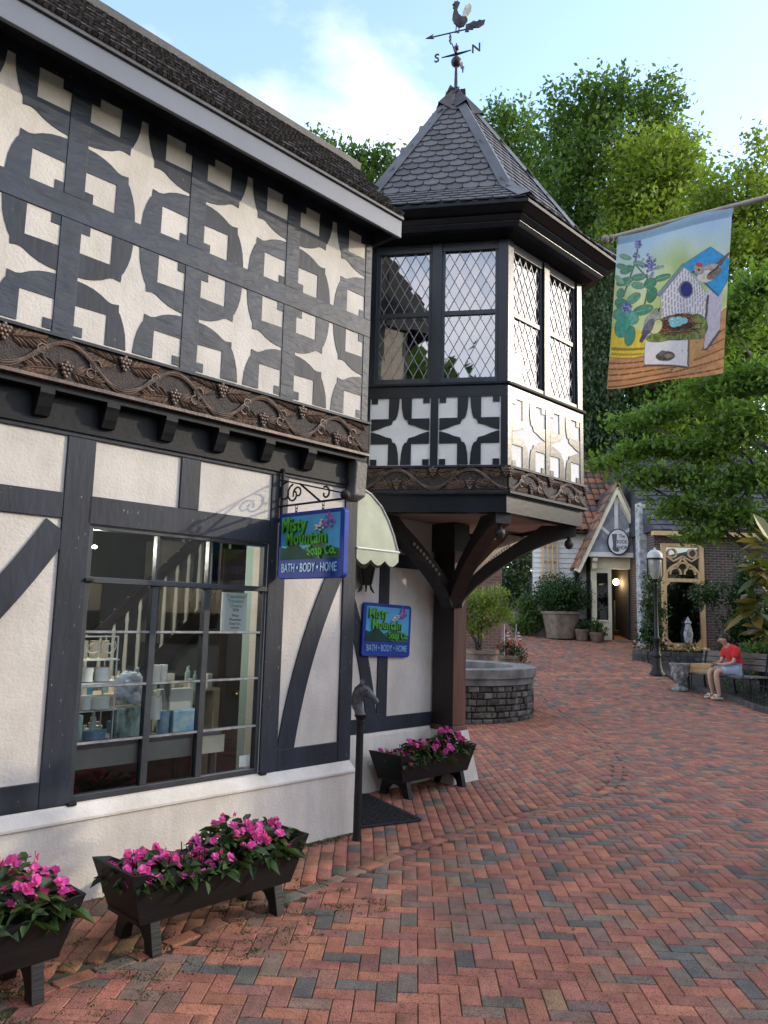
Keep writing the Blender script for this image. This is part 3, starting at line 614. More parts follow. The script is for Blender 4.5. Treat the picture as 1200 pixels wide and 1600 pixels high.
def good(name, label, cat, mb, m, s, y, z, grp=None, smooth=False, bevel=0.0):
    o = mb.build(name, m, None, smooth=smooth, bevel=bevel, loc=shopL(s, y, z), rot=(0, 0, R(90 - AW))); return tag(o, label, cat, grp)
good('glass_block', 'tall rippled clear glass block under the tissue bag in the shop window', 'glass block', MB().box(-0.10, 0.10, -0.04, 0.04, 0, 0.19), gb_m2, -1.80, 0.27, 0.839, bevel=0.008)
good('glass_block', 'blue swirled glass block at the right of the window display', 'glass block', MB().box(-0.105, 0.105, -0.04, 0.04, 0, 0.15), blue_m, -1.39, 0.27, 0.839, bevel=0.008)
good('glass_block', 'clear glass block at the left end of the window display', 'glass block', MB().box(-0.03, 0.03, -0.08, 0.08, 0, 0.17), gb_m2, -2.15, 0.30, 0.839, bevel=0.008)
good('display_box', 'flat pale grey box lid propped behind the blue glass block', 'box', MB().box(-0.13, 0.13, -0.01, 0.05, 0, 0.28), mat('pale_box', (0.50, 0.50, 0.49), 0.7, 0.05, 4), -1.40, 0.36, 0.839, bevel=0.004)
bag = MB()
for i in range(26):
    a = random.uniform(0, 6.28); bag.ball((0.05 * math.cos(a), 0.03 * math.sin(a), random.uniform(0, 0.15)), (random.uniform(0.03, 0.055), random.uniform(0.02, 0.04), random.uniform(0.03, 0.05)), 6, 5)
good('gift_bag', 'cellophane and tissue gift bag sitting on the tall glass block', 'gift bag', bag, cloth_m, -1.80, 0.27, 1.07)
def can(r, h): return MB().lathe([(0, 0), (r, 0), (r, h * 0.7), (r * 1.05, h * 0.71), (r * 1.05, h), (0, h)], 14)
for lbl, s, y, z, r, h, m in (('left white lidded jar on the upper rack shelf', -2.085, 0.30, 1.20, 0.04, 0.085, wax_m), ('right white lidded jar on the upper rack shelf', -1.985, 0.30, 1.20, 0.045, 0.085, wax_m),
      ('narrow white jar on the lower rack shelf by the frame', -2.10, 0.26, 1.035, 0.035, 0.08, wax_m), ('wide white soap tub on the lower rack shelf', -2.01, 0.26, 1.035, 0.06, 0.075, wax_m),
      ('left white and blue tube bottle in the middle of the window', -1.60, 0.30, 1.175, 0.026, 0.115, wax_m), ('right white and blue tube bottle in the middle of the window', -1.548, 0.30, 1.175, 0.026, 0.115, wax_m),
      ('tall white pillar candle left of the blue bottle', -1.615, 0.26, 0.94, 0.035, 0.15, wax_m), ('squat blue bottle on the table beside the pillar candle', -1.545, 0.27, 0.839, 0.04, 0.15, blue_m), ('dark blue bowl on the table behind the tall glass block', -1.98, 0.36, 0.839, 0.07, 0.05, blue_m)):
    good('jar' if 'jar' in lbl or 'tub ' in lbl else ('candle' if 'candle' in lbl else ('bowl' if 'bowl' in lbl else 'bottle')), lbl, 'jar' if 'jar' in lbl or 'tub ' in lbl else ('candle' if 'candle' in lbl else ('bowl' if 'bowl' in lbl else 'bottle')), can(r, h), m, s, y, z, smooth=True)
good('display_riser', 'small clear riser under the white and blue bottles', 'riser', MB().box(-0.07, 0.07, -0.04, 0.04, 0.325, 0.335).box(-0.07, -0.06, -0.04, 0.04, 0, 0.325).box(0.06, 0.07, -0.04, 0.04, 0, 0.325), mat('acrylic', (0.25, 0.28, 0.28), 0.2), -1.575, 0.30, 0.839)
rack = thing('wire_rack', 'white wire scroll rack with shelves at the left of the window', 'rack', shopL(-2.02, 0.32, 0.839), R(90 - AW))
wire_m = mat('white_wire', (0.66, 0.65, 0.62), 0.5, 0.05, 5)
mb = MB()
for sx in (-0.12, 0.11):
    for sy in (-0.06, 0.1): mb.tube([(sx, sy, 0), (sx, sy, 0.64)], 0.005, 5)
mb.build('upright', wire_m, rack)
for zz in (0.19, 0.355, 0.50): MB().box(-0.125, 0.115, -0.085, 0.105, zz - 0.008, zz).build('shelf', wire_m, rack)
mb = MB(); mb.tube([(-0.12, -0.06, 0.64), (0.11, -0.06, 0.64)], 0.005, 5); mb.tube([(-0.12, -0.06, 0.50), (0.11, -0.06, 0.50)], 0.005, 5)
for cx in (-0.06, 0.05):
    for sg in (-1, 1): mb.tube([(cx + sg * (0.012 + 0.004 * i) * math.cos(0.7 * i), -0.062, 0.575 + (0.012 + 0.004 * i) * math.sin(0.7 * i)) for i in range(11)], 0.0035, 4)
mb.build('scroll', wire_m, rack)
for i, cx in enumerate((-0.08, -0.01, 0.06)): tag(link('soap_bottle', can(0.026, 0.11).mesh('soap_bottle', True), mat('amber_soap%d' % i, (0.42, 0.30, 0.13), 0.3, 0.3, 8, col2=(0.6, 0.58, 0.5)), None, shopL(-2.02 + cx, 0.34, 1.34), (0, 0, R(90 - AW))), ['leftmost', 'middle', 'rightmost'][i] + ' amber soap bottle on the top shelf of the wire rack', 'bottle')
shelf = thing('back_shelf', 'dark shelf crowded with small goods deep inside the shop', 'shelf', shopL(-1.35, 1.5, 0.05), R(90 - AW))
MB().box(-0.75, 0.9, -0.15, 0.15, 0, 0.82).build('cabinet', woodd, shelf); MB().box(-0.77, 0.92, -0.17, 0.17, 0.821, 0.85).build('top', tedge, shelf)
mb = MB()
for i in range(46): x = random.uniform(-0.72, 0.86); h = random.uniform(0.05, 0.16); mb.box(x, x + random.uniform(0.03, 0.07), -0.1, random.uniform(-0.04, 0.1), 0.85, 0.85 + h)
tag(mb.build('soap_goods', mat('mixed_soap_goods', (0.30, 0.33, 0.36), 0.5, 0.5, 9, col2=(0.12, 0.08, 0.05)), shelf), kind='stuff')
def text_mesh(txt, size, extrude, bold=0.0, spacing=1.0, align='CENTER'):
    cu = bpy.data.curves.new('lettering', 'FONT'); cu.body = txt; cu.size = size; cu.extrude = extrude; cu.offset = bold; cu.align_x = align; cu.align_y = 'CENTER'; cu.space_character = spacing; cu.resolution_u = 3
    ob = bpy.data.objects.new('lettering', cu); COL.objects.link(ob); dg = bpy.context.evaluated_depsgraph_get(); dg.update()
    me = bpy.data.meshes.new_from_object(ob.evaluated_get(dg)); bpy.data.objects.remove(ob); return me
def lettering(parent, txt, x, z, size, m, y=-0.004, ext=0.004, bold=0.0, sx=1.0, sz=1.0, name='lettering', rz=0.0, spacing=1.0, wob=0.0):
    """text standing in the parent's x-z plane, facing -y"""
    o = link(name, text_mesh(txt, size, ext, bold, spacing), m, parent, (x, y, z), (R(90), rz, 0)); o.scale = (sx, sz, 1); return o
card = thing('notice_card', 'white travel award notice card taped inside the window glass', 'notice', shopL(-1.128, 0.118, 1.52), R(90 - AW))
ink = mat('black_ink', (0.03, 0.03, 0.03), 0.7, 0.05, 5); ink_g = mat('teal_ink', (0.02, 0.28, 0.22), 0.7, 0.05, 5)
MB().box(-0.108, 0.108, 0, 0.003, 0, 0.27).build('paper', mat('white_card', (0.78, 0.79, 0.77), 0.7, 0.03, 4), card)
for t, z, sz, mm in (('Tripadvisor', 0.242, 0.036, ink_g), ('Travelers\'', 0.21, 0.036, ink_g), ('Choice', 0.178, 0.036, ink_g), ('2020', 0.148, 0.028, ink), ('Misty', 0.11, 0.027, ink), ('Mountain', 0.082, 0.027, ink), ('Soap Co.', 0.054, 0.027, ink), ('ooooo', 0.026, 0.026, ink)): lettering(card, t, 0.012, z, sz, mm, -0.0015, 0.0005)
tag(MB().box(-0.045, 0.045, 0, 0.003, 0, 0.075).build('notice_card', wax_m, None, loc=shopL(-0.975, 0.118, 0.585), rot=(0, 0, R(90 - AW))), 'small white card in the bottom right corner of the shop window', 'notice')

gcol = [mat('goods_white', (0.66, 0.66, 0.64), 0.4), mat('goods_blue', (0.10, 0.24, 0.42), 0.3, 0.3, 12), mat('goods_cream', (0.55, 0.48, 0.34), 0.5), mat('goods_teal', (0.22, 0.36, 0.36), 0.4)]
rg = random.Random(33)
for nm, x0, x1, yy0, yy1, zt, n, k in (('table_goods', -0.60, 0.50, -0.05, 0.2, 0.839, 46, 1.0), ('shelf_goods', -0.8, 0.9, 0.35, 0.55, 1.06, 60, 1.0)):
    hold = tab if nm == 'table_goods' else tab
    mb = MB()
    if nm == 'shelf_goods': mb.cm = 2; mb.box(-0.85, 0.95, 0.33, 0.60, 1.04, 1.06); mb.box(-0.85, -0.80, 0.33, 0.60, 0.05, 1.04); mb.box(0.90, 0.95, 0.33, 0.60, 0.05, 1.04)
    for i in range(n):
        mb.cm = rg.choice([0, 0, 1, 2, 3]); x, y, h, r = rg.uniform(x0, x1), rg.uniform(yy0, yy1), rg.uniform(0.05, 0.17), rg.uniform(0.015, 0.032)
        if rg.random() < 0.55: mb.lathe([(0, 0), (r, 0), (r, h * 0.72), (r * 0.5, h * 0.8), (r * 0.5, h), (0, h)], 9, (x, y, zt))
        else: mb.box(x - r, x + r, y - r, y + r, zt, zt + h * 0.7)
    tag(mb.build(nm, gcol, hold), kind='stuff')

# ------------------------------------------------------------------ hanging sign and bracket
sg_blue = mat('sign_blue', (0.012, 0.045, 0.30), 0.55, 0.12, 6, 0.05, 30, spec=0.3); sg_sky = mat('sign_sky', (0.10, 0.38, 0.66), 0.65, 0.12, 4, spec=0.2); sg_hill = mat('sign_dark_hill', (0.015, 0.060, 0.045), 0.65, 0.2, 8, spec=0.2); sg_hill2 = mat('sign_mid_hill', (0.055, 0.14, 0.085), 0.65, 0.2, 8, spec=0.2); sg_green = mat('sign_green', (0.10, 0.42, 0.04), 0.6, 0.1, 10, spec=0.25); sg_lblue = mat('sign_light_blue', (0.22, 0.42, 0.66), 0.4, 0.05, 5); sg_purple = mat('lavender_purple', (0.30, 0.12, 0.42), 0.5, 0.3, 30); sg_white = mat('lavender_stem', (0.70, 0.66, 0.52), 0.5, 0.2, 20); sg_dkgreen = mat('letter_edge_green', (0.02, 0.12, 0.02), 0.5, 0.1, 5)
def rrect(w, h, r, n=5):
    out = []
    for cx, cz, a in ((w / 2 - r, h / 2 - r, 0), (-w / 2 + r, h / 2 - r, 90), (-w / 2 + r, -h / 2 + r, 180), (w / 2 - r, -h / 2 + r, 270)):
        for i in range(n + 1): t = R(a + 90 * i / n); out.append((cx + r * math.cos(t), cz + r * math.sin(t)))
    return out
def soap_sign(name, label, origin, rz, w, h, th, roll=0.0):
    """board in local x-z, centre at the origin, face towards -y"""
    t = thing(name, label, 'sign', origin, 0.0); t.rotation_euler = (0, roll, rz)
    MB().prism(rrect(w, h, 0.035), lambda a, b, q: (a, q, b), 0.0, th).build('board', sg_blue, t, bevel=0.006)
    pw, pz0, pz1 = w * 0.89, -h * 0.215, h * 0.435
    MB().box(-pw / 2, pw / 2, -0.003, 0.0, pz0, pz1).build('picture_panel', sg_sky, t)
    for poly, m, y in (([(-pw / 2, pz0), (pw / 2, pz0), (pw / 2, pz0 + h * 0.13), (pw * 0.3, pz0 + h * 0.19), (pw * 0.1, pz0 + h * 0.23), (-pw * 0.05, pz0 + h * 0.17), (-pw * .2, pz0 + h * 0.1)], sg_hill2, -0.0045), ([(-pw / 2, pz0), (pw * 0.12, pz0), (pw * 0.0, pz0 + h * 0.08), (-pw * 0.17, pz0 + h * 0.2), (-pw * 0.3, pz0 + h * 0.24), (-pw * 0.42, pz0 + h * 0.17), (-pw / 2, pz0 + h * 0.20)], sg_hill, -0.006)):
        MB().prism(poly, lambda a, b, q: (a, q, b), y, -0.003).build('painted_hill', m, t)
    k = w / 0.72
    for tx, x, z, s in (('Misty', -0.165 * k, h * 0.30, 0.148), ('Mountain', -0.025 * k, h * 0.095, 0.138), ('Soap Co.', 0.15 * k, -h * 0.10, 0.095)):
        lettering(t, tx, x + 0.004, z - 0.004, s * k, sg_dkgreen, -0.009, 0.005, 0.0035, sx=0.80, spacing=1.08); lettering(t, tx, x, z, s * k, sg_green, -0.014, 0.007, 0.0012, sx=0.80, spacing=1.08)
    lettering(t, 'BATH \u2022 BODY \u2022 HOME', 0.0, -h * 0.345, 0.082 * k, sg_lblue, -0.004, 0.003, 0.0006, sx=0.74, sz=1.12)
    for nm, m, rng_ in (('lavender_flowers', sg_purple, 34), ('lavender_stems', sg_white, 16)):
        mb = MB()
        for i in range(rng_):
            u = random.random(); v = random.gauss(0, 0.35) * (0.3 + u)
            if m is sg_purple: cx, cz = 0.15 * k + 0.10 * k * u, h * 0.26 + 0.05 * h / 0.5 * u; mb.ball((cx - v * 0.035, -0.012, cz + v * 0.05), (0.012, 0.007, 0.016), 6, 4)
            else: cx, cz = 0.06 * k + 0.09 * k * u, h * 0.19 + 0.06 * h / 0.5 * u; mb.ball((cx - v * 0.03, -0.011, cz + v * 0.04), (0.014, 0.006, 0.008), 6, 4)
        mb.build(nm, m, t)
    return t
BR = R(90 - AW)
# sign hangs square to the wall: its local x runs along the outward normal
soap_sign('hanging_sign', 'blue hanging soap shop sign on chains under the scroll bracket', MW(-0.825, 0.31, 2.14), R(-(AW + 90 - 90)), 0.70, 0.48, 0.045)
bk = thing('sign_bracket', 'black wrought iron scroll bracket above the hanging sign', 'bracket', MW(-0.805, -0.062, 2.54), R(-AW))
mb = MB(); mb.tube([(0.02, 0, -0.19), (0.02, 0, 0.16)], 0.012, 8); mb.ball((0.02, 0, -0.2), 0.02, 8, 6); mb.ball((0.02, 0, 0.17), 0.018, 8, 6); mb.build('wall_bar', iron_m, bk)
mb = MB(); mb.tube([(0.0, 0, -0.10), (0.70, 0, -0.10)], 0.008, 6); mb.tube([(0.0, 0, 0.10), (0.68, 0, -0.06)], 0.006, 6); mb.tube([(0.22, 0, 0.05), (0.45, 0, -0.10)], 0.008, 6); mb.build('arm', iron_m, bk)
for cx, cz, r, a0, sgn in ((0.15, -0.02, 0.075, 1.7, 1), (0.20, -0.015, 0.055, 3.6, -1), (0.50, -0.045, 0.05, 2.0, -1), (-0.02 + 0.08, 0.0, 0.08, 1.4, 1)):
    MB().tube([(cx + r * (1 - 0.055 * i) * math.cos(a0 + sgn * 0.45 * i), 0, cz + r * (1 - 0.055 * i) * math.sin(a0 + sgn * 0.45 * i)) for i in range(13)], 0.007, 6).build('scroll', iron_m, bk)
MB().ball((0.70, 0, -0.075), 0.035, 10, 8).build('end_ball', iron_m, bk, smooth=True)
for cx in (0.19, 0.48):
    mb = MB()
    for i in range(3):
        cz = -0.118 - 0.022 * i; r = 0.011
        mb.tube([(cx + (r * math.cos(t) if i % 2 else 0), (0 if i % 2 else r * math.cos(t)), cz + 0.015 * math.sin(t)) for t in [j * 0.7 for j in range(10)]], 0.003, 4)
    mb.build('chain', iron_m, bk)

# ================================================================== TURRET HOUSE (corner oriel on a post)
TL = Vector((0.74, 8.15, 0))
tur = thing('turret_house', 'dark timbered corner turret with leaded windows and pointed slate roof', 'building', TL)
def wb(mb, name, m, parent=tur, smooth=False, bevel=0.0):
    return mb.build(name, m, parent, smooth=smooth, bevel=bevel, loc=(-TL if parent is tur else (0, 0, 0)))
V3 = lambda x, y, z: Vector((x, y, z))
# lower wall set back behind the shop corner, with its timbers
OV = -0.945
def vb(s0, s1, z0, z1, o0=OV, o1=OV - 0.2):
    return MB().prism([(s0, z0), (s1, z0), (s1, z1), (s0, z1)], lambda a, b, t: MW(a, t, b), o0, o1)
wb(vb(0.0, 2.08, 0.3, 2.70), 'lower_wall', plaster)
mb = MB(); mb.prism([(OV + 0.10, -0.05), (OV + 0.03, 0.50), (OV + 0.018, 0.53), (OV - 0.2, 0.53), (OV - 0.2, -0.05)], lambda a, b, t: MW(t, a, b), 0.0, 2.0); wb(mb, 'plinth', plinth_m)
for s0, s1, z0, z1 in ((0.0, 2.05, 0.535, 0.672), (1.20, 1.34, 0.673, 2.15), (0.0, 2.05, 2.151, 2.29), (0.0, 0.12, 0.673, 2.15)): wb(vb(s0, s1, z0, z1, OV + 0.015, OV - 0.05), 'timber', timber, bevel=0.003)
def vbrace(pts, w):
    mb = MB(); L = []; Rr = []
    for i, (x, z) in enumerate(pts):
        a = pts[max(i - 1, 0)]; b = pts[min(i + 1, len(pts) - 1)]; dx, dz = b[0] - a[0], b[1] - a[1]; l = math.hypot(dx, dz)
        L.append((x - dz / l * w / 2, z + dx / l * w / 2)); Rr.append((x + dz / l * w / 2, z - dx / l * w / 2))
    for i in range(len(pts) - 1): mb.prism([L[i], L[i + 1], Rr[i + 1], Rr[i]], lambda a, b, t: MW(a, t, b), OV + 0.0135, OV - 0.05)
    wb(mb, 'curved_brace', timber)
vbrace(arc((1.13, 0.66), (0.62, 2.15), -0.06), 0.14)
# end wall behind the post and return wall with the entrance door
wb(MB().prism([(OV - 0.02, 0.0), (OV - 4.0, 0.0), (OV - 4.0, 5.25), (OV - 0.02, 5.25)], lambda a, b, t: MW(t, a, b), 2.0, 2.12), 'end_wall', plaster)
wb(MB().prism([(-0.25, 0.0), (OV - 0.0, 0.0), (OV - 0.0, 2.9), (-0.25, 2.9)], lambda a, b, t: MW(t, a, b), -0.10, -0.003), 'entrance_wall', plaster)
wb(MB().prism([(0.0, 2.71), (2.1, 2.71), (2.1, 5.24), (0.0, 5.24)], lambda a, b, t: MW(a, t, b), OV - 0.05, OV - 3.9), 'upper_body', timber)
en = wb(MB().prism([(-0.30, 0.03), (OV + 0.06, 0.03), (OV + 0.06, 2.1), (-0.30, 2.1)], lambda a, b, t: MW(t, a, b), 0.0, 0.03), 'entrance_door', door_m)
wb(MB().prism([(-0.42, 0.9), (OV + 0.18, 0.9), (OV + 0.18, 1.95), (-0.42, 1.95)], lambda a, b, t: MW(t, a, b), 0.031, 0.036), 'pane', glass_m, en)
# post on a battered white foot
def sq(cs_, co, hs, ho, z): return [MW(cs_ - hs, co - ho, z), MW(cs_ + hs, co - ho, z), MW(cs_ + hs, co + ho, z), MW(cs_ - hs, co + ho, z)]
A_ = Vector((0.91, 8.26, 0)) - PC; ps, po = A_.dot(Wd) - 0.108, A_.dot(Nd) - 0.14
mb = MB(); mb.hexa(sq(ps, po, 0.215, 0.245, -0.02) + sq(ps, po, 0.128, 0.16, 0.50)); wb(mb, 'post_foot', plinth_m, bevel=0.006)
mb = MB(); mb.hexa(sq(ps, po, 0.125, 0.157, 0.502) + sq(ps, po, 0.118, 0.15, 0.55)); wb(mb, 'post_base', timber_brown, bevel=0.004)
mb = MB(); mb.hexa(sq(ps, po, 0.107, 0.14, 0.552) + sq(ps, po, 0.107, 0.14, 2.66))
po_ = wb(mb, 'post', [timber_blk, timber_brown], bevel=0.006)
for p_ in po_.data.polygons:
    if p_.normal.dot(Nd) > 0.8: p_.material_index = 1  # this face is browner: warm light painted into its colour
mb = MB(); mb.hexa(sq(ps - 0.0, po - 0.02, 0.13, 0.17, 2.36) + sq(ps, po - 0.02, 0.13, 0.17, 2.655)); wb(mb, 'post_head', timber_blk)
# hexagon
HEX = [Vector(v) for v in ((-0.2183, 7.158, 0), (1.119, 6.910, 0), (2.0688, 7.8835, 0), (1.7008, 9.1927, 0), (0.297, 9.502, 0), (-0.653, 8.53, 0))]
HC = Vector((0.708, 8.206, 0))
def hexring(off, z):
    """hexagon moved outwards by off (perpendicular)"""
    out = []
    for i in range(6):
        p = HEX[i]; e1 = (HEX[i] - HEX[i - 1]).normalized(); e2 = (HEX[(i + 1) % 6] - HEX[i]).normalized()
        n1 = V3(e1.y, -e1.x, 0); n2 = V3(e2.y, -e2.x, 0); b = (n1 + n2); b = b / b.dot(n1)
        out.append(p + b * off + V3(0, 0, z))
    return out
def hexslab(o0, z0, o1, z1, name, m, bevel=0.0, parent=tur, cap=True):
    a, b = hexring(o0, z0), hexring(o1, z1)
    mb = MB(); mb.add(a + b, [(i, (i + 1) % 6, 6 + (i + 1) % 6, 6 + i) for i in range(6)] + ([(5, 4, 3, 2, 1, 0), (6, 7, 8, 9, 10, 11)] if cap else [])); return wb(mb, name, m, parent, bevel=bevel)
hexslab(-0.03, 2.665, -0.03, 2.69, 'oriel_ceiling', mat('pinkish_soffit', (0.46, 0.37, 0.33), 0.8, 0.06, 3))
a, b = hexring(-0.012, 2.62), hexring(-0.012, 2.79); c, d_ = hexring(-0.13, 2.62), hexring(-0.13, 2.79)
mb = MB(); mb.add(a + b + c + d_, [q for i in range(6) for j in [(i + 1) % 6] for q in ((i, j, 6 + j, 6 + i), (12 + j, 12 + i, 18 + i, 18 + j), (j, i, 12 + i, 12 + j))]); wb(mb, 'bottom_fascia', gloss_timber)
hexslab(-0.008, 2.791, -0.008, 3.84, 'oriel_panel_wall', white_plaster)
hexslab(0.028, 3.822, 0.034, 3.846, 'sill_ledge', timber, bevel=0.004)
hexslab(-0.45, 3.85, -0.45, 5.3, 'oriel_core', mat('dark_room', (0.03, 0.03, 0.032), 0.9), cap=True)
hexslab(-0.06, 5.258, -0.06, 5.40, 'head_beam', gloss_timber)
# face frames
class Face:
    def __init__(s, i): s.a = HEX[i]; s.b = HEX[(i + 1) % 6]; s.L = (s.b - s.a).length; s.d = (s.b - s.a).normalized(); s.n = V3(s.d.y, -s.d.x, 0)
    def P(s, u, z, w=0.0): return s.a + s.d * u + s.n * w + V3(0, 0, z)
    def box(s, u0, u1, z0, z1, w0, w1): return MB().prism([(u0, z0), (u1, z0), (u1, z1), (u0, z1)], lambda a, b, t: s.P(a, b, t), w0, w1)
lead_bar = mat('lead_came', (0.30, 0.31, 0.33), 0.45, 0.1, 20, metal=0.3)
oquad = [(a, b) for a, b in ringo + ringi]
def face_detail(i, full):
    f = Face(i); L = f.L; K = L / 1.36
    # frieze
    fz = wb(f.box(0.0, L, 2.80, 3.049, -0.015, 0.018), 'frieze', carved_ground)
    for zz, hh in ((2.792, 0.022), (3.031, 0.02)): wb(f.box(-0.01, L + 0.01, zz, zz + hh, -0.01, 0.040), 'moulding', timber, fz)
    if full:
        ang = math.atan2(f.d.y, f.d.x)
        for k in range(2):
            p = f.P(k * L / 2, 2.80, 0.018); sc = ((L / 2) / 0.68, 1, 1)
            for nm, me in [('vine', FPo[0])] + [('leaf', l) for l in FPo[1]] + [('grape_cluster', g) for g in FPo[2]]: link(nm, me, carved, fz, p, (0, 0, ang), sc)
        p = f.P(L - 0.012, 2.80, 0.018); link('grape_cluster', FPo[2][1], carved, fz, p, (0, 0, ang))
    # panel with crossed star ornament: stiles, rails, quadrants
    zc, P = 3.388, 0.63 * K; mid = L / 2
    wb(f.box(0.0, L, 3.71, 3.821, -0.03, 0.004), 'rail', gloss_timber)
    for u0, u1 in ((0.0, 0.062), (mid - 0.036, mid + 0.036), (L - 0.062, L)): wb(f.box(u0, u1, 3.0495, 3.709, -0.03, 0.0045), 'stile', gloss_timber)
    for cx in (L * 0.26, L * 0.74):
        for sx in (-1, 1):
            for sz in (-1, 1):
                # block square in the outer corner, curved arm between: dark piece with a plaster square left free
                pts = [(0.010, 0.31), (0.016, 0.22), (0.030, 0.15), (0.047, 0.115), (0.072, 0.107), (0.088, 0.067), (0.150, 0.052), (0.215, 0.026), (0.285, 0.006), (0.30, 0.005), (0.30, 0.122), (0.118, 0.122), (0.118, 0.322), (0.010, 0.322)]
                q = [(cx + sx * a * K * 0.93, zc + sz * b) for a, b in pts]
                wb(MB().prism(q, lambda a, b, t: f.P(a, b, t), -0.03, 0.001), 'ornament_timber', gloss_timber)
                q = [(cx + sx * a * K * 0.93, zc + sz * b) for a, b in [(0.235, 0.27), (0.30, 0.27), (0.30, 0.325), (0.235, 0.325)]]
                wb(MB().prism(q, lambda a, b, t: f.P(a, b, t), -0.03, 0.001), 'notch_block', gloss_timber)
    # windows
    for u0, u1 in ((0.0, 0.095), (mid - 0.05, mid + 0.05), (L - 0.095, L)): wb(f.box(u0, u1, 3.847, 5.257, -0.09, 0.0), 'window_post', gloss_timber, bevel=0.004)
    for a0, a1 in ((0.095, mid - 0.05), (mid + 0.05, L - 0.095)):
        w = empty('window', parent=tur, loc=-TL)
        for (g0, g1, h0, h1, w0, w1) in ((a0, a1, 5.175, 5.257, -0.085, -0.02), (a0, a1, 3.847, 3.90, -0.085, -0.01), (a0, a0 + 0.028, 3.90, 5.175, -0.085, -0.03), (a1 - 0.028, a1, 3.90, 5.175, -0.085, -0.03), (a0 + 0.028, a1 - 0.028, 4.528, 4.572, -0.08, -0.032)): wb(f.box(g0, g1, h0, h1, w0, w1), 'frame', window_m, w)
        x0, x1 = a0 + 0.028, a1 - 0.028
        for h0, h1 in ((3.90, 4.528), (4.572, 5.175)):
            dw, dh = 0.101, 0.188; lat = MB()
            if not full:
                mbp = MB(); mbp.add([f.P(x0, h0, -0.05), f.P(x1, h0, -0.05), f.P(x1, h1, -0.05), f.P(x0, h1, -0.05)], [(0, 1, 2, 3)]); wb(mbp, 'pane', leadglass_m, w); continue
            cx0 = (x0 + x1) / 2
            for r in range(-8, 9):
                for c in range(-6, 7):
                    cx, cz = cx0 + c * dw + (dw / 2 if r % 2 else 0), (h0 + h1) / 2 + r * dh / 2
                    dia = [(cx - dw / 2, cz), (cx, cz - dh / 2), (cx + dw / 2, cz), (cx, cz + dh / 2)]
                    q = clip_poly(dia, x0, x1, h0, h1)
                    q = [p for k_, p in enumerate(q) if math.hypot(p[0] - q[k_ - 1][0], p[1] - q[k_ - 1][1]) > 1e-5]
                    if len(q) < 3: continue
                    gu = sum(p[0] for p in q) / len(q); gv = sum(p[1] for p in q) / len(q); tu, tv = random.gauss(0, 0.006), random.gauss(0, 0.006)
                    me = bpy.data.meshes.new('pane'); me.from_pydata([f.P(p[0], p[1], -0.052 + (p[0] - gu) * tu + (p[1] - gv) * tv) for p in q], [], [tuple(range(len(q)))]); link('pane', me, leadglass_m, w)
            for sgn in (-1, 1):
                for k_ in range(-10, 11):
                    c0_ = cx0 + k_ * dw; zmid = (h0 + h1) / 2; sl = sgn * dh / dw
                    pts = [(u, zmid + sl * (u - c0_ - dw / 2)) for u in (x0, x1)] + [(c0_ + dw / 2 + (z - zmid) / sl, z) for z in (h0, h1)]
                    pts = sorted({(round(p[0], 5), round(p[1], 5)) for p in pts if x0 - 1e-4 <= p[0] <= x1 + 1e-4 and h0 - 1e-4 <= p[1] <= h1 + 1e-4})
                    if len(pts) >= 2 and math.hypot(pts[0][0] - pts[-1][0], pts[0][1] - pts[-1][1]) > 0.02: lat.bar(f.P(*pts[0], -0.048), f.P(*pts[-1], -0.048), 0.0065, 0.005, up=f.n)
            wb(lat, 'lead_lattice', lead_bar, w)
for i in range(6): face_detail(i, i in (0, 1))
# cornice
hexslab(-0.05, 5.262, 0.16, 5.30, 'soffit_board', black_beam); hexslab(0.17, 5.29, 0.20, 5.335, 'cornice_bead', gloss_timber, bevel=0.006); hexslab(0.205, 5.336, 0.25, 5.375, 'cornice_bead', gloss_timber, bevel=0.006); hexslab(0.20, 5.376, 0.335, 5.43, 'cornice_cove', gloss_timber, bevel=0.008); hexslab(0.345, 5.431, 0.352, 5.462, 'cornice_lip', timber, bevel=0.004)
# bell-cast slate roof
APEX = HC + V3(0, 0, 7.72)
r0, r1 = hexring(0.352, 5.465), hexring(-0.005, 5.79)
mb = MB(); mb.add(r0 + r1 + [APEX], [(i, (i + 1) % 6, 6 + (i + 1) % 6, 6 + i) for i in range(6)] + [(6 + i, 6 + (i + 1) % 6, 12) for i in range(6)] + [(5, 4, 3, 2, 1, 0)])
troof = wb(mb, 'turret_roof', slate_m); add_col(troof.data, 'tone', np.ones((len(troof.data.polygons), 4)))
SW_ = 0.158
def shingle_mesh(w, e, tone, rounded=True):
    n = 7; pts = [(-w / 2 + 0.003, e * 1.25), (-w / 2 + 0.003, 0.035)]
    pts += [(-(w / 2 - 0.003) * math.cos(math.pi * k / n), 0.035 - 0.047 * math.sin(math.pi * k / n)) for k in range(1, n)] if rounded else []
    pts += [(w / 2 - 0.003, 0.035), (w / 2 - 0.003, e * 1.25)]
    mb = MB(); mb.prism(pts[::-1], lambda a, b, t: (a, b, t), 0.0, 0.012); me = mb.mesh('shingle'); add_col(me, 'tone', np.tile([tone, tone, tone * 1.03, 1], (len(me.polygons), 1))); return me
shm = [shingle_mesh(SW_, 0.12, t) for t in (0.75, 0.9, 1.0, 1.12, 1.3)]
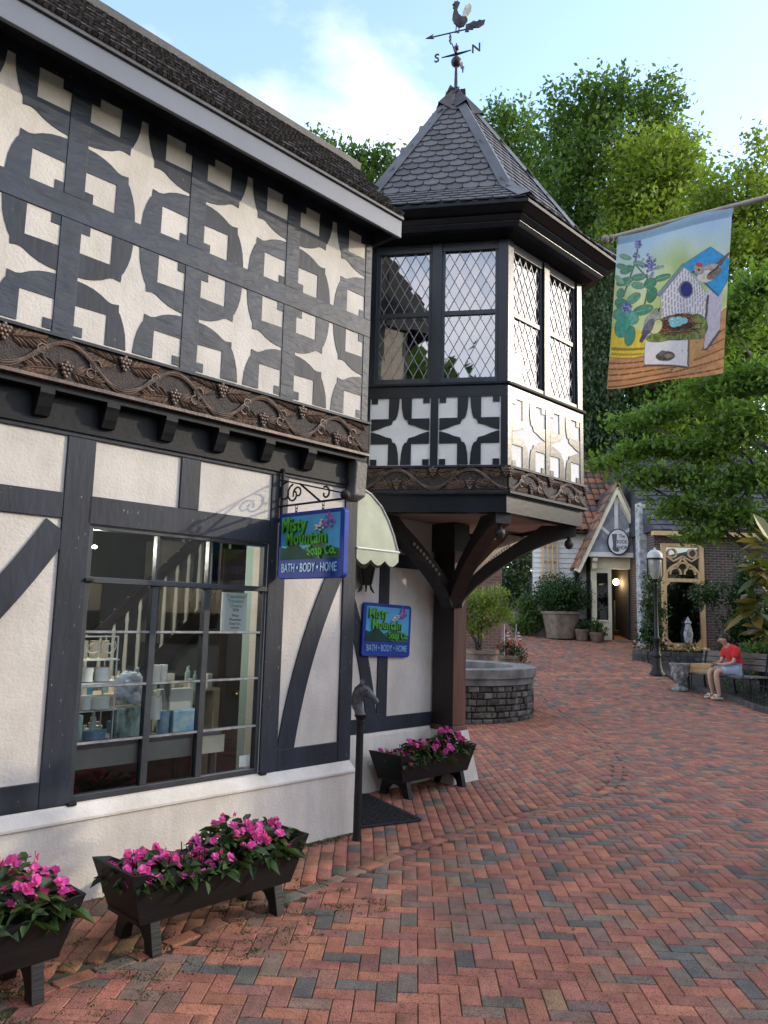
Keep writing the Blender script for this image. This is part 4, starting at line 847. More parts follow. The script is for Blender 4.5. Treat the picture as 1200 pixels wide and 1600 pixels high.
def shingles(a, b, top, ex_, joined=None):
    """courses on the plane of eave edge a-b rising to 'top' (a pair of points or one)"""
    tl, tr = top if isinstance(top, tuple) else (top, top)
    x = (b - a).normalized(); mtop = (tl + tr) / 2; up_ = (mtop - (a + b) / 2); up_ = (up_ - x * up_.dot(x)); H = up_.length; up_.normalize(); nrm = x.cross(up_).normalized()
    nr = max(1, int(round(H / ex_))); e = H / nr; cen = (a + b) / 2
    for r in range(nr):
        f = r / nr; half = ((b - a).length * (1 - f) + (tr - tl).length * f) / 2
        k = int(half / SW_) + 2
        for c in range(-k, k + 1):
            u = c * SW_ + (SW_ / 2 if r % 2 else 0)
            if abs(u) > half - 0.025: continue
            p = cen + x * u + up_ * (r * e) + nrm * 0.006
            up2 = (up_ - nrm * 0.10).normalized(); n2 = x.cross(up2).normalized()
            M = Matrix((x, up2, n2)).transposed().to_4x4()
            M.translation = p + n2 * 0.006
            if joined is None:
                o = link('shingle', random.choice(shm), slate_m, troof); o.matrix_local = M
            else:
                joined.append((M, random.choice(shm)))
for i in (0, 1):
    shingles(r0[i], r0[(i + 1) % 6], (r1[i], r1[(i + 1) % 6]), 0.105); shingles(r1[i], r1[(i + 1) % 6], APEX - V3(0, 0, 0.0), 0.122)
J = []
for i in (2, 3, 4, 5): shingles(r1[i], r1[(i + 1) % 6], APEX, 0.122, J)
if J:
    bmj = bmesh.new()
    for M, me in J:
        t = me.copy(); t.transform(M); bmj.from_mesh(t); bpy.data.meshes.remove(t)
    me = bpy.data.meshes.new('rear_shingles'); bmj.to_mesh(me); bmj.free(); add_col(me, 'tone', np.ones((len(me.polygons), 4))) if 'tone' not in me.attributes else None
    tag(link('rear_shingles', me, slate_m, troof), kind='stuff')
for i in range(6):
    d0 = (r1[i] - APEX); out = V3(r1[i].x - HC.x, r1[i].y - HC.y, 0).normalized(); tang = V3(-out.y, out.x, 0)
    for p, q, w0, w1 in ((APEX, r1[i], 0.07, 0.085), (r1[i], r0[i], 0.085, 0.10)):
        mb = MB(); n_ = (q - p).normalized().cross(tang).normalized(); n_ = n_ if n_.z > 0 else -n_
        mb.add([p + n_ * 0.05, q + n_ * 0.05, q + tang * w1 - n_ * 0.0 + n_ * 0.012 - out * 0.02, p + tang * w0 + n_ * 0.012 - out * 0.02, q - tang * w1 + n_ * 0.012 - out * 0.02, p - tang * w0 + n_ * 0.012 - out * 0.02, ], [(0, 1, 2, 3), (1, 0, 5, 4)]); wb(mb, 'hip_cap', lead_m, troof)
mb = MB(); capr = [HC + (r1[i] - HC).normalized().to_2d().to_3d() * 0.0 + V3((r1[i] - HC).x * 0.205, (r1[i] - HC).y * 0.205, 7.40 + 0.02) for i in range(6)]
capm = [(capr[i] + capr[(i + 1) % 6]) / 2 - V3(0, 0, 0.075) for i in range(6)]
ring = [p for i in range(6) for p in (capr[i] + V3((r1[i] - HC).x * 0.03, (r1[i] - HC).y * 0.03, 0), capm[i])]
mb.add(ring + [HC + V3(0, 0, 7.80)], [(i, (i + 1) % 12, 12) for i in range(12)]); wb(mb, 'roof_cap', copper_m, troof)
# curved brackets under the oriel
bc = timber_blk
lowc = [(0.08, 1.76), (0.14, 1.86), (0.25, 1.98), (0.415, 2.115), (0.56, 2.22), (0.70, 2.305), (0.85, 2.385), (1.0, 2.45), (1.13, 2.495), (1.27, 2.525)]
upc = [(1.27, 2.625), (0.92, 2.625), (0.82, 2.54), (0.66, 2.44), (0.50, 2.325), (0.34, 2.21), (0.2, 2.08), (0.08, 1.98)]
disc_m = mat('pale_carved_disc', (0.40, 0.36, 0.30), 0.6, 0.2, 12, 0.3, 40)  # pale discs: sunlight on the beads put into their colour
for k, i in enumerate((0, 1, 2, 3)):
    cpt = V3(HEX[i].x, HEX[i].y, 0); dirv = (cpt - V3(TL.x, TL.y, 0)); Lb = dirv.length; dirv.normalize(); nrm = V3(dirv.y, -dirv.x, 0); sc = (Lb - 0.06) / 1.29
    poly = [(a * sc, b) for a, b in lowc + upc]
    brk = wb(MB().prism(poly, lambda a, b, t: V3(TL.x, TL.y, 0) + dirv * a + nrm * t + V3(0, 0, b), -0.075, 0.075), 'bracket', timber_blk if i != 3 else mat('sunlit_side_bracket', (0.34, 0.29, 0.22), 0.6, 0.1, 5))  # rear bracket gets a pale colour with the sunlight painted in
    if i in (0, 3):
        for sgn in (-1, 1):
            for j in range(9 if i == 0 else 14):
                a = (0.30 + 0.048 * j); tt = (a - 0.08) / 1.19; zc = np.interp(a, [p[0] for p in lowc], [p[1] for p in lowc]) + 0.075
                p = V3(TL.x, TL.y, 0) + dirv * a * sc + nrm * sgn * 0.0755 + V3(0, 0, zc)
                mb = MB(); ring_ = [(0.018 * math.cos(t), 0.018 * math.sin(t)) for t in [q * math.pi / 5 for q in range(10)]]
                mb.prism(ring_, lambda u, v, w: p + dirv * u + V3(0, 0, v) + nrm * w, -0.004, 0.004); wb(mb, 'carved_disc', disc_m if i == 0 else timber_blk, brk)
    e = V3(TL.x, TL.y, 0) + dirv * (1.20 * sc); mb = MB(); mb.lathe([(0.0, -0.115), (0.03, -0.105), (0.048, -0.07), (0.045, -0.035), (0.02, -0.008), (0.02, 0.03)], 12, (e.x, e.y, 2.50)); wb(mb, 'drop_ball', timber_blk, brk, smooth=True)
# ------------------------------------------------------------------ weather vane
wv = thing('weather_vane', 'copper rooster weather vane with arrow and compass letters on the turret tip', 'weather vane', HC + V3(0, 0, 7.79))
MB().tube([(0, 0, -0.02), (0, 0, 0.28), (0, 0, 0.56)], [0.022, 0.015, 0.008], 8).build('rod', copper_m, wv)
MB().ball((0, 0, 0.32), 0.062, 14, 10).build('globe', copper_m, wv, smooth=True); MB().ball((0, 0, 0.50), 0.032, 12, 8).build('globe', copper_m, wv, smooth=True)
vdir = V3(0.86, -0.35, 0.0).normalized(); vdirb = V3(vdir.y, -vdir.x, 0)
mb = MB()
for dd in (vdir, -vdir, vdirb, -vdirb): mb.tube([V3(0, 0, 0.42), dd * 0.18 + V3(0, 0, 0.425)], [0.016, 0.006], 6)
mb.build('compass_arm', copper_m, wv)
for ch, dd in (('N', vdir), ('S', -vdir), ('E', vdirb), ('W', -vdirb)):
    o = link('compass_letter', text_mesh(ch, 0.15, 0.006, 0.002), copper_m, wv, dd * 0.24 + V3(0, 0, 0.43), (R(90), 0, math.atan2(dd.y, dd.x) + (math.pi if ch == 'S' else 0)))
ar = V3(0.82, 0.1, 0).normalized(); angA = math.atan2(ar.y, ar.x)
mb = MB(); mb.tube([ar * -0.30 + V3(0, 0, 0.60), ar * 0.22 + V3(0, 0, 0.80)], 0.008, 6); mb.build('arrow_shaft', copper_m, wv)
pl2 = lambda pts, th=0.006: MB().prism(pts, lambda a, b, t: ar * a + V3(0, 0, b) + V3(-ar.y, ar.x, 0) * t, -th, th)
pl2([(-0.37, 0.575), (-0.27, 0.585), (-0.29, 0.612), (-0.275, 0.645)]).build('arrow_head', copper_m, wv)
pl2([(0.10, 0.72), (0.15, 0.73), (0.14, 0.755), (0.20, 0.765), (0.20, 0.785), (0.27, 0.80), (0.33, 0.85), (0.345, 0.915), (0.30, 0.90), (0.27, 0.905), (0.24, 0.875), (0.20, 0.88), (0.16, 0.845), (0.11, 0.82)]).build('arrow_tail', copper_m, wv)
roo = MB()
body = [(-0.03, 0.92), (0.03, 0.87), (0.09, 0.90), (0.13, 0.97), (0.12, 1.0), (0.10, 1.02), (0.06, 1.01), (0.02, 1.04), (0.0, 1.09), (0.02, 1.15), (0.035, 1.19), (0.01, 1.20), (0.0, 1.215), (-0.015, 1.195), (-0.035, 1.20), (-0.035, 1.175), (-0.055, 1.16), (-0.035, 1.15), (-0.05, 1.12), (-0.035, 1.11), (-0.05, 1.03), (-0.055, 0.97)]
roo.prism(body, lambda a, b, t: ar * a + V3(0, 0, b - 0.10) + V3(-ar.y, ar.x, 0) * t, -0.014, 0.014)
for lx in (-0.005, 0.03): roo.tube([ar * lx + V3(0, 0, 0.79), ar * (lx - 0.005) + V3(0, 0, 0.70), ar * (lx - 0.03) + V3(0, 0, 0.70)], 0.007, 5)
roo.build('rooster', copper_m, wv)
tail = MB(); tail.prism([(0.06, 1.0), (0.07, 1.08), (0.10, 1.16), (0.15, 1.20), (0.175, 1.17), (0.17, 1.10), (0.13, 1.03), (0.10, 0.99)], lambda a, b, t: ar * a + V3(0, 0, b - 0.10) + V3(-ar.y, ar.x, 0) * t, -0.008, 0.008); tail.build('rooster_tail', mat('pale_verdigris', (0.45, 0.44, 0.36), 0.5, 0.2, 20), wv)
# ------------------------------------------------------------------ awning, lantern, wall sign
aw = thing('awning', 'pale green scalloped dome awning over the recessed shop door', 'awning', MW(0, -0.5, 2.2), R(90 - AW))
awm = mat('pale_green_canvas', (0.44, 0.47, 0.34), 0.7, 0.14, 3, 0.1, 60)
prof = [(0.0, 0.51), (0.15, 0.46), (0.28, 0.37), (0.37, 0.26), (0.44, 0.14), (0.50, 0.0)]
ya, yb = -0.44, 0.40
mb = MB()
V_ = []
for (x, z) in prof: V_ += [(x, ya, z), (x, yb, z)]
mb.add(V_, [(2 * i, 2 * i + 2, 2 * i + 3, 2 * i + 1) for i in range(len(prof) - 1)])
for yy in (ya, yb): mb.add([(x, yy, z) for x, z in prof] + [(0, yy, 0)], [tuple(range(len(prof) + 1))])
mb.build('canopy', awm, aw)
val = MB()
def scallop(p0, p1, n):
    p0, p1 = Vector(p0), Vector(p1)
    for k in range(n):
        a = p0.lerp(p1, k / n); b = p0.lerp(p1, (k + 1) / n); pts = [a, b] + [b.lerp(a, j / 6) - V3(0, 0, 0.085 + 0.045 * math.sin(math.pi * j / 6)) for j in range(7)]; val.add(pts, [tuple(range(len(pts)))])
scallop((0, ya - 0.004, 0), (0.505, ya - 0.004, 0), 3); scallop((0.505, ya - 0.004, 0), (0.505, yb, 0), 5)
val.build('valance', awm, aw); MB().tube([(0, ya - 0.008, 0.0), (0.51, ya - 0.008, 0.0), (0.51, yb, 0.0)], 0.008, 5).build('piping', white_m, aw)
MB().tube([(x, ya - 0.006, z) for x, z in prof], 0.007, 5).build('piping', white_m, aw)
ln = thing('wall_lantern', 'black iron lantern hanging in the shade below the awning', 'lantern', MW(0.93, -0.86, 2.16))
mb = MB(); mb.hexa([(-0.045, -0.045, -0.20), (0.045, -0.045, -0.20), (0.045, 0.045, -0.20), (-0.045, 0.045, -0.20), (-0.09, -0.09, 0.06), (0.09, -0.09, 0.06), (0.09, 0.09, 0.06), (-0.09, 0.09, 0.06)]); mb.build('lantern_glass', glass_mat('smoky_glass', (0.12, 0.12, 0.12), 0.03, 0.1), ln)
mb = MB()
for sx in (-1, 1):
    for sy in (-1, 1): mb.bar((sx * 0.045, sy * 0.045, -0.20), (sx * 0.09, sy * 0.09, 0.06), 0.016, 0.016); mb.tube([(sx * 0.04, sy * 0.04, -0.20), (sx * 0.05, sy * 0.05, -0.25), (sx * 0.075, sy * 0.075, -0.285)], [0.01, 0.012, 0.006], 6)
mb.tube([(0, 0, -0.2), (0, 0, -0.28)], [0.014, 0.006], 6); mb.box(-0.10, 0.10, -0.10, 0.10, 0.06, 0.085); mb.box(-0.05, 0.05, -0.05, 0.05, -0.215, -0.195); mb.hexa([(-0.10, -0.10, 0.085), (0.10, -0.10, 0.085), (0.10, 0.10, 0.085), (-0.10, 0.10, 0.085), (-0.02, -0.02, 0.17), (0.02, -0.02, 0.17), (0.02, 0.02, 0.17), (-0.02, 0.02, 0.17)]); mb.build('cage', iron_m, ln)
MB().tube([(-0.06, 0.07, 0.2), (-0.03, 0.03, 0.22), (0, 0, 0.16)], 0.012, 6).build('arm', iron_m, ln)
soap_sign('wall_sign', 'blue soap shop sign fixed flat on the recessed wall below the lantern', MW(1.295, -0.905, 1.515), R(90 - AW), 0.70, 0.52, 0.03, roll=R(2.0))

# ================================================================== PLANTERS AND STREET THINGS NEAR THE SHOP
def near_leaves(P, D, size, rng, aspect=0.5, fold=0.18, droop=0.25, tint=None):
    """folded six-point leaves at P growing along D; two quads each"""
    n = len(P); D = D / (np.linalg.norm(D, axis=1)[:, None] + 1e-9); upn = np.tile([0, 0, 1.0], (n, 1)) + rng.normal(0, 0.35, (n, 3))
    S = np.cross(D, upn); S /= np.linalg.norm(S, axis=1)[:, None] + 1e-9; U = np.cross(S, D); sz = (size * rng.uniform(0.6, 1.25, n))[:, None]; w = sz * aspect * 0.5
    b = P; t = P + D * sz - np.array([0, 0, 1]) * sz * droop
    l1 = P + D * sz * 0.30 + S * w * 0.92 + U * sz * fold * 0.5; l2 = P + D * sz * 0.66 + S * w * 0.8 + U * sz * fold * 0.35 - np.array([0, 0, 1]) * sz * droop * 0.35
    r1 = P + D * sz * 0.30 - S * w * 0.92 + U * sz * fold * 0.5; r2 = P + D * sz * 0.66 - S * w * 0.8 + U * sz * fold * 0.35 - np.array([0, 0, 1]) * sz * droop * 0.35
    V = np.stack([b, l1, l2, t, b, t, r2, r1], 1).reshape(-1, 3); T = rng.random(n) if tint is None else tint
    return V, None, np.repeat(T, 2)
def rosettes(P, r, rng, petals=5, layers=2):
    """ruffled flowers: rings of petals"""
    Vs = []; T = []
    for p in P:
        ax = rng.normal(0, 0.5, 3) + np.array([0.25, -0.55, 0.75]); ax /= np.linalg.norm(ax); a = np.cross(ax, [0.3, 0.9, 0.1]); a /= np.linalg.norm(a); b = np.cross(ax, a); tone = rng.random()
        for L in range(layers):
            rr = r * (1 - 0.35 * L) * rng.uniform(0.8, 1.15)
            for k in range(petals):
                t = 2 * math.pi * (k + 0.5 * L) / petals + rng.normal(0, 0.1); d = a * math.cos(t) + b * math.sin(t); s = np.cross(ax, d); l = ax * (0.004 + 0.35 * L * r)
                Vs.append([p + l * 0.3, p + l + d * rr * 0.62 + s * rr * 0.48, p + l * 1.3 + d * rr - ax * rr * 0.15 * rng.random(), p + l + d * rr * 0.62 - s * rr * 0.48]); T.append(np.clip(tone * 0.6 + 0.4 * rng.random(), 0, 1))
    return np.array(Vs).reshape(-1, 3), None, np.array(T)
def impatiens(label, origin, rz, L, Dp, H, n_leaf, n_flow, seed, fsize=0.027, lsize=0.075):
    rng = np.random.default_rng(seed); t = thing('impatiens', label, 'flowers', origin, rz, 'pink impatiens in the black planters')
    n = n_leaf; x = rng.uniform(-L / 2, L / 2, n); y = rng.uniform(-Dp / 2, Dp / 2, n); hump = 0.75 + 0.35 * np.sin(x * 9 + seed) * np.cos(x * 4.0 + seed)
    z = H * hump * (1 - 0.5 * (2 * y / Dp) ** 2) * rng.uniform(0.15, 1.0, n) ** 0.6
    P = np.c_[x, y, z]; D = np.c_[rng.normal(0, 1, n) + 0.6 * x / L, rng.normal(-0.3, 0.8, n) + 1.2 * y / Dp, rng.normal(0.25, 0.4, n)]
    leaf_obj('leaves', [near_leaves(P, D, lsize, rng, 0.52, 0.16, 0.3)], fleaf_m, t)
    # big drooping leaves along the front edge
    m = max(6, int(n_leaf / 48)); P2 = np.c_[rng.uniform(-L / 2, L / 2, m), np.full(m, -Dp / 2 + 0.02), rng.uniform(0.03, 0.09, m)]; D2 = np.c_[rng.normal(0, 0.9, m), rng.uniform(-0.9, -0.3, m), rng.uniform(0.0, 0.5, m)]
    leaf_obj('front_leaves', [near_leaves(P2, D2, lsize * 1.45, rng, 0.5, 0.14, 0.55, rng.uniform(0.5, 1.0, m))], fleaf_m, t)
    k = n_flow; cl = max(4, k // 9); cx = np.linspace(-L / 2 * 0.92, L / 2 * 0.92, cl) + rng.normal(0, 0.03, cl); i = rng.integers(0, cl, k); fx = cx[i] + rng.normal(0, 0.035, k); fy = rng.uniform(-Dp / 2, Dp / 3, k)
    hump = 0.75 + 0.35 * np.sin(fx * 9 + seed) * np.cos(fx * 4.0 + seed); fz = H * hump * (1 - 0.35 * (2 * fy / Dp) ** 2) * rng.uniform(0.72, 1.16, k)
    leaf_obj('blossoms', [rosettes(np.c_[fx, fy, fz], fsize, rng)], flower_m, t)
    mb = MB()
    for j in range(int(n_leaf / 14)):
        xx, yy = rng.uniform(-L / 2, L / 2), rng.uniform(-Dp / 2, Dp / 2) * 0.8; mb.tube([(xx * 0.9, yy * 0.8, -0.02), (xx, yy, H * 0.7)], 0.0035, 4, False)
    tag(mb.build('stems', fleaf_m, t), kind='stuff'); return t
def planter(label, s, o, L, seed):
    t = thing('trough_planter', label, 'planter', MW(s, o), R(90 - AW), 'black trough planters along the shop')
    hb, ht, dip = 0.15, 0.405, 0.34; bl, bd, tl_, td = L / 2 - 0.085, 0.155, L / 2, 0.205
    k = 12
    def side(sy, name):
        top = []
        for i in range(k + 1):
            u = i / k; x = -tl_ + 2 * tl_ * u; e = min(u, 1 - u) * 2 * tl_
            z = ht if e < 0.05 else (dip if e > 0.19 else dip + (ht - dip) * (0.5 + 0.5 * math.cos(math.pi * (e - 0.05) / 0.14))); f = (z - hb) / (ht - hb)
            top.append((x * (bl + (tl_ - bl) * f) / tl_, sy * (bd + (td - bd) * f), z))
        mb = MB(); th = 0.018
        for i in range(k):
            p, q = top[i], top[i + 1]; b0 = (-bl + 2 * bl * i / k, sy * bd, hb); b1 = (-bl + 2 * bl * (i + 1) / k, sy * bd, hb); n_ = (0, -sy * th, 0)
            ad = lambda v: (v[0], v[1] - sy * th, v[2])
            mb.add([b0, b1, q, p, ad(b0), ad(b1), ad(q), ad(p)], [(0, 1, 2, 3), (7, 6, 5, 4), (3, 2, 6, 7), (1, 0, 4, 5)] + ([(0, 3, 7, 4)] if i == 0 else []) + ([(1, 5, 6, 2)] if i == k - 1 else []))
        mb.build(name, black_m, t, bevel=0.0)
    side(-1, 'front_board'); side(1, 'back_board')
    for sx in (-1, 1):
        mb = MB(); a = 0.018
        mb.hexa([(sx * bl, -bd + a, hb), (sx * (bl - a), -bd + a, hb), (sx * (bl - a), bd - a, hb), (sx * bl, bd - a, hb), (sx * tl_, -td + a, ht), (sx * (tl_ - a), -td + a, ht), (sx * (tl_ - a), td - a, ht), (sx * tl_, td - a, ht)]); mb.build('end_board', black_m, t)
        # trestle foot with an arched cut-out
        foot = [(-0.19, 0.0), (-0.115, 0.0), (-0.10, 0.055), (-0.06, 0.095), (0.0, 0.108), (0.06, 0.095), (0.10, 0.055), (0.115, 0.0), (0.19, 0.0), (0.15, 0.149), (-0.15, 0.149)]
        x = sx * (bl - 0.085); MB().prism(foot, lambda a_, b_, q: (q, a_, b_), x - 0.028, x + 0.028).build('foot', black_m, t, bevel=0.003)
    MB().box(-bl - 0.01, bl + 0.01, -bd + 0.005, bd - 0.005, hb, hb + 0.02).build('bottom_board', black_m, t)
    MB().box(-bl - 0.035, bl + 0.035, -bd - 0.012, bd + 0.012, 0.255, 0.262).build('soil', soil_m, t)
    return t
planter('black wooden trough planter standing in front of the display window', -1.835, 0.735, 1.10, 1)
impatiens('pink impatiens filling the planter in front of the display window', MW(-1.835, 0.735, 0.265), R(90 - AW), 1.02, 0.38, 0.22, 820, 150, 3, 0.027, 0.078)
planter('black wooden trough planter cut off by the left edge of the picture', -3.20, 0.80, 1.12, 2)
impatiens('pink impatiens in the planter cut off by the left edge', MW(-3.20, 0.80, 0.265), R(90 - AW), 1.02, 0.38, 0.25, 700, 130, 5, 0.030, 0.085)
planter('black wooden trough planter under the recessed wall beside the post', 1.54, -0.60, 1.14, 3)
impatiens('pink impatiens in the planter beside the turret post', MW(1.54, -0.60, 0.265), R(90 - AW), 1.02, 0.36, 0.24, 700, 110, 8, 0.034, 0.085)

# doormat
mt = thing('doormat', 'black ribbed rubber doormat lying on the bricks at the shop entrance', 'doormat', MW(0.657, 0.16, 0.006))
e1 = (Wd * 0.31 - Nd * 0.95); e2 = (-Wd * 0.95 - Nd * 0.31); rub = mat('black_rubber', (0.012, 0.012, 0.013), 0.75, 0.2, 20, 0.3, 60)
def mp_(a, b, z): v = e1 * a + e2 * b; return (v.x, v.y, z)
out = [(0.0, 0.04), (0.04, 0.0), (0.98, 0.0), (1.02, 0.04), (1.02, 0.56), (0.98, 0.6), (0.04, 0.6), (0.0, 0.56)]
MB().prism(out, lambda a, b, t: mp_(a, b, t), 0.0, 0.008).build('mat_base', rub, mt)
mb = MB()
for i in range(24):
    for j in range(14):
        a, b = 0.05 + i * 0.0395, 0.05 + j * 0.0365; w, h = (0.016, 0.007) if (i + j) % 2 else (0.007, 0.016); mb.prism([(a - w, b - h), (a + w, b - h), (a + w, b + h), (a - w, b + h)], lambda p, q, t: mp_(p, q, t), 0.008, 0.014)
tag(mb.build('rubber_ribs', rub, mt), kind='stuff')

# hitching post with a horse head
hp = thing('hitching_post', 'slim black iron hitching post topped by a horse head at the shop corner', 'hitching post', (-0.138, 5.976, 0), R(-18))
MB().lathe([(0.036, 0.0), (0.034, 0.02), (0.030, 0.04), (0.027, 0.84), (0.036, 0.845), (0.036, 0.865), (0.030, 0.87), (0.040, 0.89), (0.046, 0.90), (0.046, 0.912), (0.02, 0.915)], 16).build('post', black_m, hp, smooth=True)
pewter = mat('pewter_iron', (0.10, 0.10, 0.105), 0.45, 0.3, 25, 0.3, 60, metal=0.2)
mb = MB()
def loft(secs, n=12):
    vs = []; 
    for (cx, cz, hx, hz, ang) in secs:   # centre, half-width (y), half-depth (in plane), tilt of the section
        for j in range(n):
            q = 2 * math.pi * j / n; d = hz * math.cos(q); vs.append((cx + d * math.cos(R(ang)), hx * math.sin(q), cz + d * math.sin(R(ang))))
    k = len(secs); mb.add(vs, [(i * n + j, i * n + (j + 1) % n, (i + 1) * n + (j + 1) % n, (i + 1) * n + j) for i in range(k - 1) for j in range(n)] + [tuple(range(n - 1, -1, -1)), tuple(range((k - 1) * n, k * n))])
loft([(0.0, 0.910, 0.040, 0.042, 180), (-0.012, 0.94, 0.032, 0.042, 180), (-0.024, 0.98, 0.027, 0.039, 172), (-0.022, 1.025, 0.026, 0.042, 156), (-0.006, 1.068, 0.029, 0.048, 126), (0.020, 1.088, 0.031, 0.048, 96), (0.048, 1.080, 0.030, 0.042, 66), (0.074, 1.058, 0.025, 0.032, 52), (0.100, 1.034, 0.021, 0.025, 46), (0.122, 1.014, 0.020, 0.024, 44), (0.134, 1.002, 0.014, 0.016, 42)])
mb.build('horse_head', pewter, hp, smooth=True)
for sy in (-1, 1): MB().tube([(0.006, sy * 0.017, 1.128), (0.004, sy * 0.020, 1.148), (0.008, sy * 0.019, 1.170)], [0.010, 0.011, 0.002], 6).build('ear', pewter, hp, smooth=True); MB().ball((0.052, sy * 0.0285, 1.098), 0.007, 8, 6).build('eye', black_m, hp, smooth=True)
mb = MB(); mb.tube([(0.022, 0, 1.138), (-0.012, 0, 1.128), (-0.040, 0, 1.102), (-0.058, 0, 1.062), (-0.065, 0, 1.02), (-0.064, 0, 0.98), (-0.056, 0, 0.945)], [0.006, 0.011, 0.013, 0.013, 0.012, 0.011, 0.006], 8)
mb.build('mane', pewter, hp, smooth=True)

# moss in the joints
rng = np.random.default_rng(4); C = []
for _ in range(240):
    s = rng.uniform(-3.4, -0.9); o = rng.choice([rng.uniform(0.95, 1.25), rng.uniform(0.02, 0.12), rng.uniform(0.4, 0.9)]); p = MW(s, o, 0.002); C.append((p.x, p.y, 0.002))
for _ in range(60): p = MW(rng.uniform(-0.9, -0.05), rng.uniform(0.01, 0.07), 0.002); C.append((p.x, p.y, 0.002))
for _ in range(70):
    a = rng.uniform(-1.9, -0.1); C.append((1.2 + 1.5 * math.cos(a), 13.85 + 1.5 * math.sin(a), 0.01))
moss_m = leaf_mat('moss', (0.022, 0.030, 0.008), (0.075, 0.095, 0.018), 0.1)
tag(leaf_obj('moss', [leaf_cloud(C, 26, (0.03, 0.022, 0.002), 0.012, rng)], moss_m), 'short green moss growing in the brick joints', 'moss', kind='stuff')
# a few fallen leaves and litter on the paving
C = [(rng.uniform(0.2, 4.5), rng.uniform(4.0, 12), 0.006) for _ in range(46)]
tag(leaf_obj('leaf_litter', [leaf_cloud(C, 1, (0.1, 0.1, 0.001), 0.03, rng, up=6)], leaf_mat('dry_leaf', (0.10, 0.07, 0.03), (0.30, 0.24, 0.14), 0.1)), 'dry leaf bits scattered on the brick paving', 'litter', kind='stuff')

# ================================================================== ROUND FOUNTAIN BASIN
fo = thing('fountain_basin', 'round stone fountain basin with a grey concrete rim behind the post', 'fountain', (1.20, 13.85, 0))
FR = 1.47
MB().lathe([(FR - 0.03, -0.05), (FR - 0.03, 0.60), (FR - 0.25, 0.60)], 64).build('core', mat('dark_stone_joint', (0.03, 0.03, 0.028), 0.95, 0.3, 8), fo)
MB().lathe([(FR - 0.26, 0.60), (FR + 0.035, 0.60), (FR + 0.035, 0.705), (FR - 0.26, 0.705)], 72).build('rim_course', conc_m, fo)
MB().lathe([(FR - 0.32, 0.45), (FR - 0.32, 0.845), (FR - 0.30, 0.855), (FR + 0.06, 0.855), (FR + 0.07, 0.845), (FR + 0.07, 0.708), (FR - 0.2, 0.708)], 72).build('coping', conc_m, fo, bevel=0.0)
MB().lathe([(0.0, 0.70), (FR - 0.31, 0.70)], 48).build('water', mat('dark_basin_water', (0.012, 0.016, 0.014), 0.05, 0.1, 3, 0.06, 8), fo)
rs = random.Random(5); zc_ = [0.0]
while zc_[-1] < 0.6: zc_.append(zc_[-1] + rs.uniform(0.065, 0.115))
zc_ = [z * 0.6 / zc_[-1] for z in zc_]
for r in range(len(zc_) - 1):
    a = R(200) + rs.uniform(0, 0.1); end = R(392)
    while a < end:
        w = rs.uniform(0.07, 0.24) / FR; b_ = min(a + w, end); z0, z1 = zc_[r] + rs.uniform(0.002, 0.012), zc_[r + 1] - rs.uniform(0.004, 0.016); pr = rs.uniform(0.0, 0.04)
        mb = MB(); vs = []
        for rad, ins in ((FR - 0.06, 0.0), (FR + pr - 0.012, 0.0), (FR + pr, 0.014)):
            for aa, zz in ((a + 0.004 + ins / FR, z0 + ins), (b_ - 0.004 - ins / FR, z0 + ins + rs.uniform(-.004, .004)), (b_ - 0.004 - ins / FR, z1 - ins), (a + 0.004 + ins / FR, z1 - ins + rs.uniform(-.004, .004))): vs.append((rad * math.cos(aa), rad * math.sin(aa), zz))
        mb.add(vs, [(0, 1, 5, 4), (1, 2, 6, 5), (2, 3, 7, 6), (3, 0, 4, 7), (4, 5, 9, 8), (5, 6, 10, 9), (6, 7, 11, 10), (7, 4, 8, 11), (8, 9, 10, 11)])
        me = mb.mesh('stone'); tn = rs.uniform(0.5, 1.45); add_col(me, 'tone', np.tile([tn * 1.05, tn, tn * rs.uniform(.82, .98), 1], (len(me.polygons), 1))); link('stone', me, stone_m, fo); a = b_

# ================================================================== GARDEN BANNER
TLc, TRc, BLc, BRc = Vector((1.409, 4.50, 4.045)), Vector((2.164, 4.56, 4.30)), Vector((1.335, 4.46, 3.055)), Vector((2.045, 4.50, 3.175))
fl = thing('garden_flag', 'painted birdhouse garden flag hanging from a slanting wooden pole', 'flag', (TLc + TRc) / 2)
fo0 = (TLc + TRc) / 2
zTL, zTR, zBR, zBL = np.array([205, 370.]), np.array([990, 190.]), np.array([905, 1300.]), np.array([130, 1395.])
NU, NV = 230, 300
uu, vv = np.meshgrid((np.arange(NU) + 0.5) / NU, (np.arange(NV) + 0.5) / NV)
XY = (zTL * ((1 - uu) * (1 - vv))[..., None] + zTR * (uu * (1 - vv))[..., None] + zBR * (uu * vv)[..., None] + zBL * ((1 - uu) * vv)[..., None])
PXx, PYy = XY[..., 0], XY[..., 1]
def inpoly(poly):
    p = np.array(poly, float); r = np.zeros(PXx.shape, bool); j = len(p) - 1
    for i in range(len(p)):
        c = ((p[i, 1] > PYy) != (p[j, 1] > PYy)) & (PXx < (p[j, 0] - p[i, 0]) * (PYy - p[i, 1]) / (p[j, 1] - p[i, 1] + 1e-9) + p[i, 0]); r ^= c; j = i
    return r
def ell(cx, cy, rx, ry, a=0.0):
    c, s = math.cos(R(a)), math.sin(R(a)); dx, dy = PXx - cx, PYy - cy; return ((dx * c + dy * s) / rx) ** 2 + ((-dx * s + dy * c) / ry) ** 2 < 1
frng = np.random.default_rng(21)
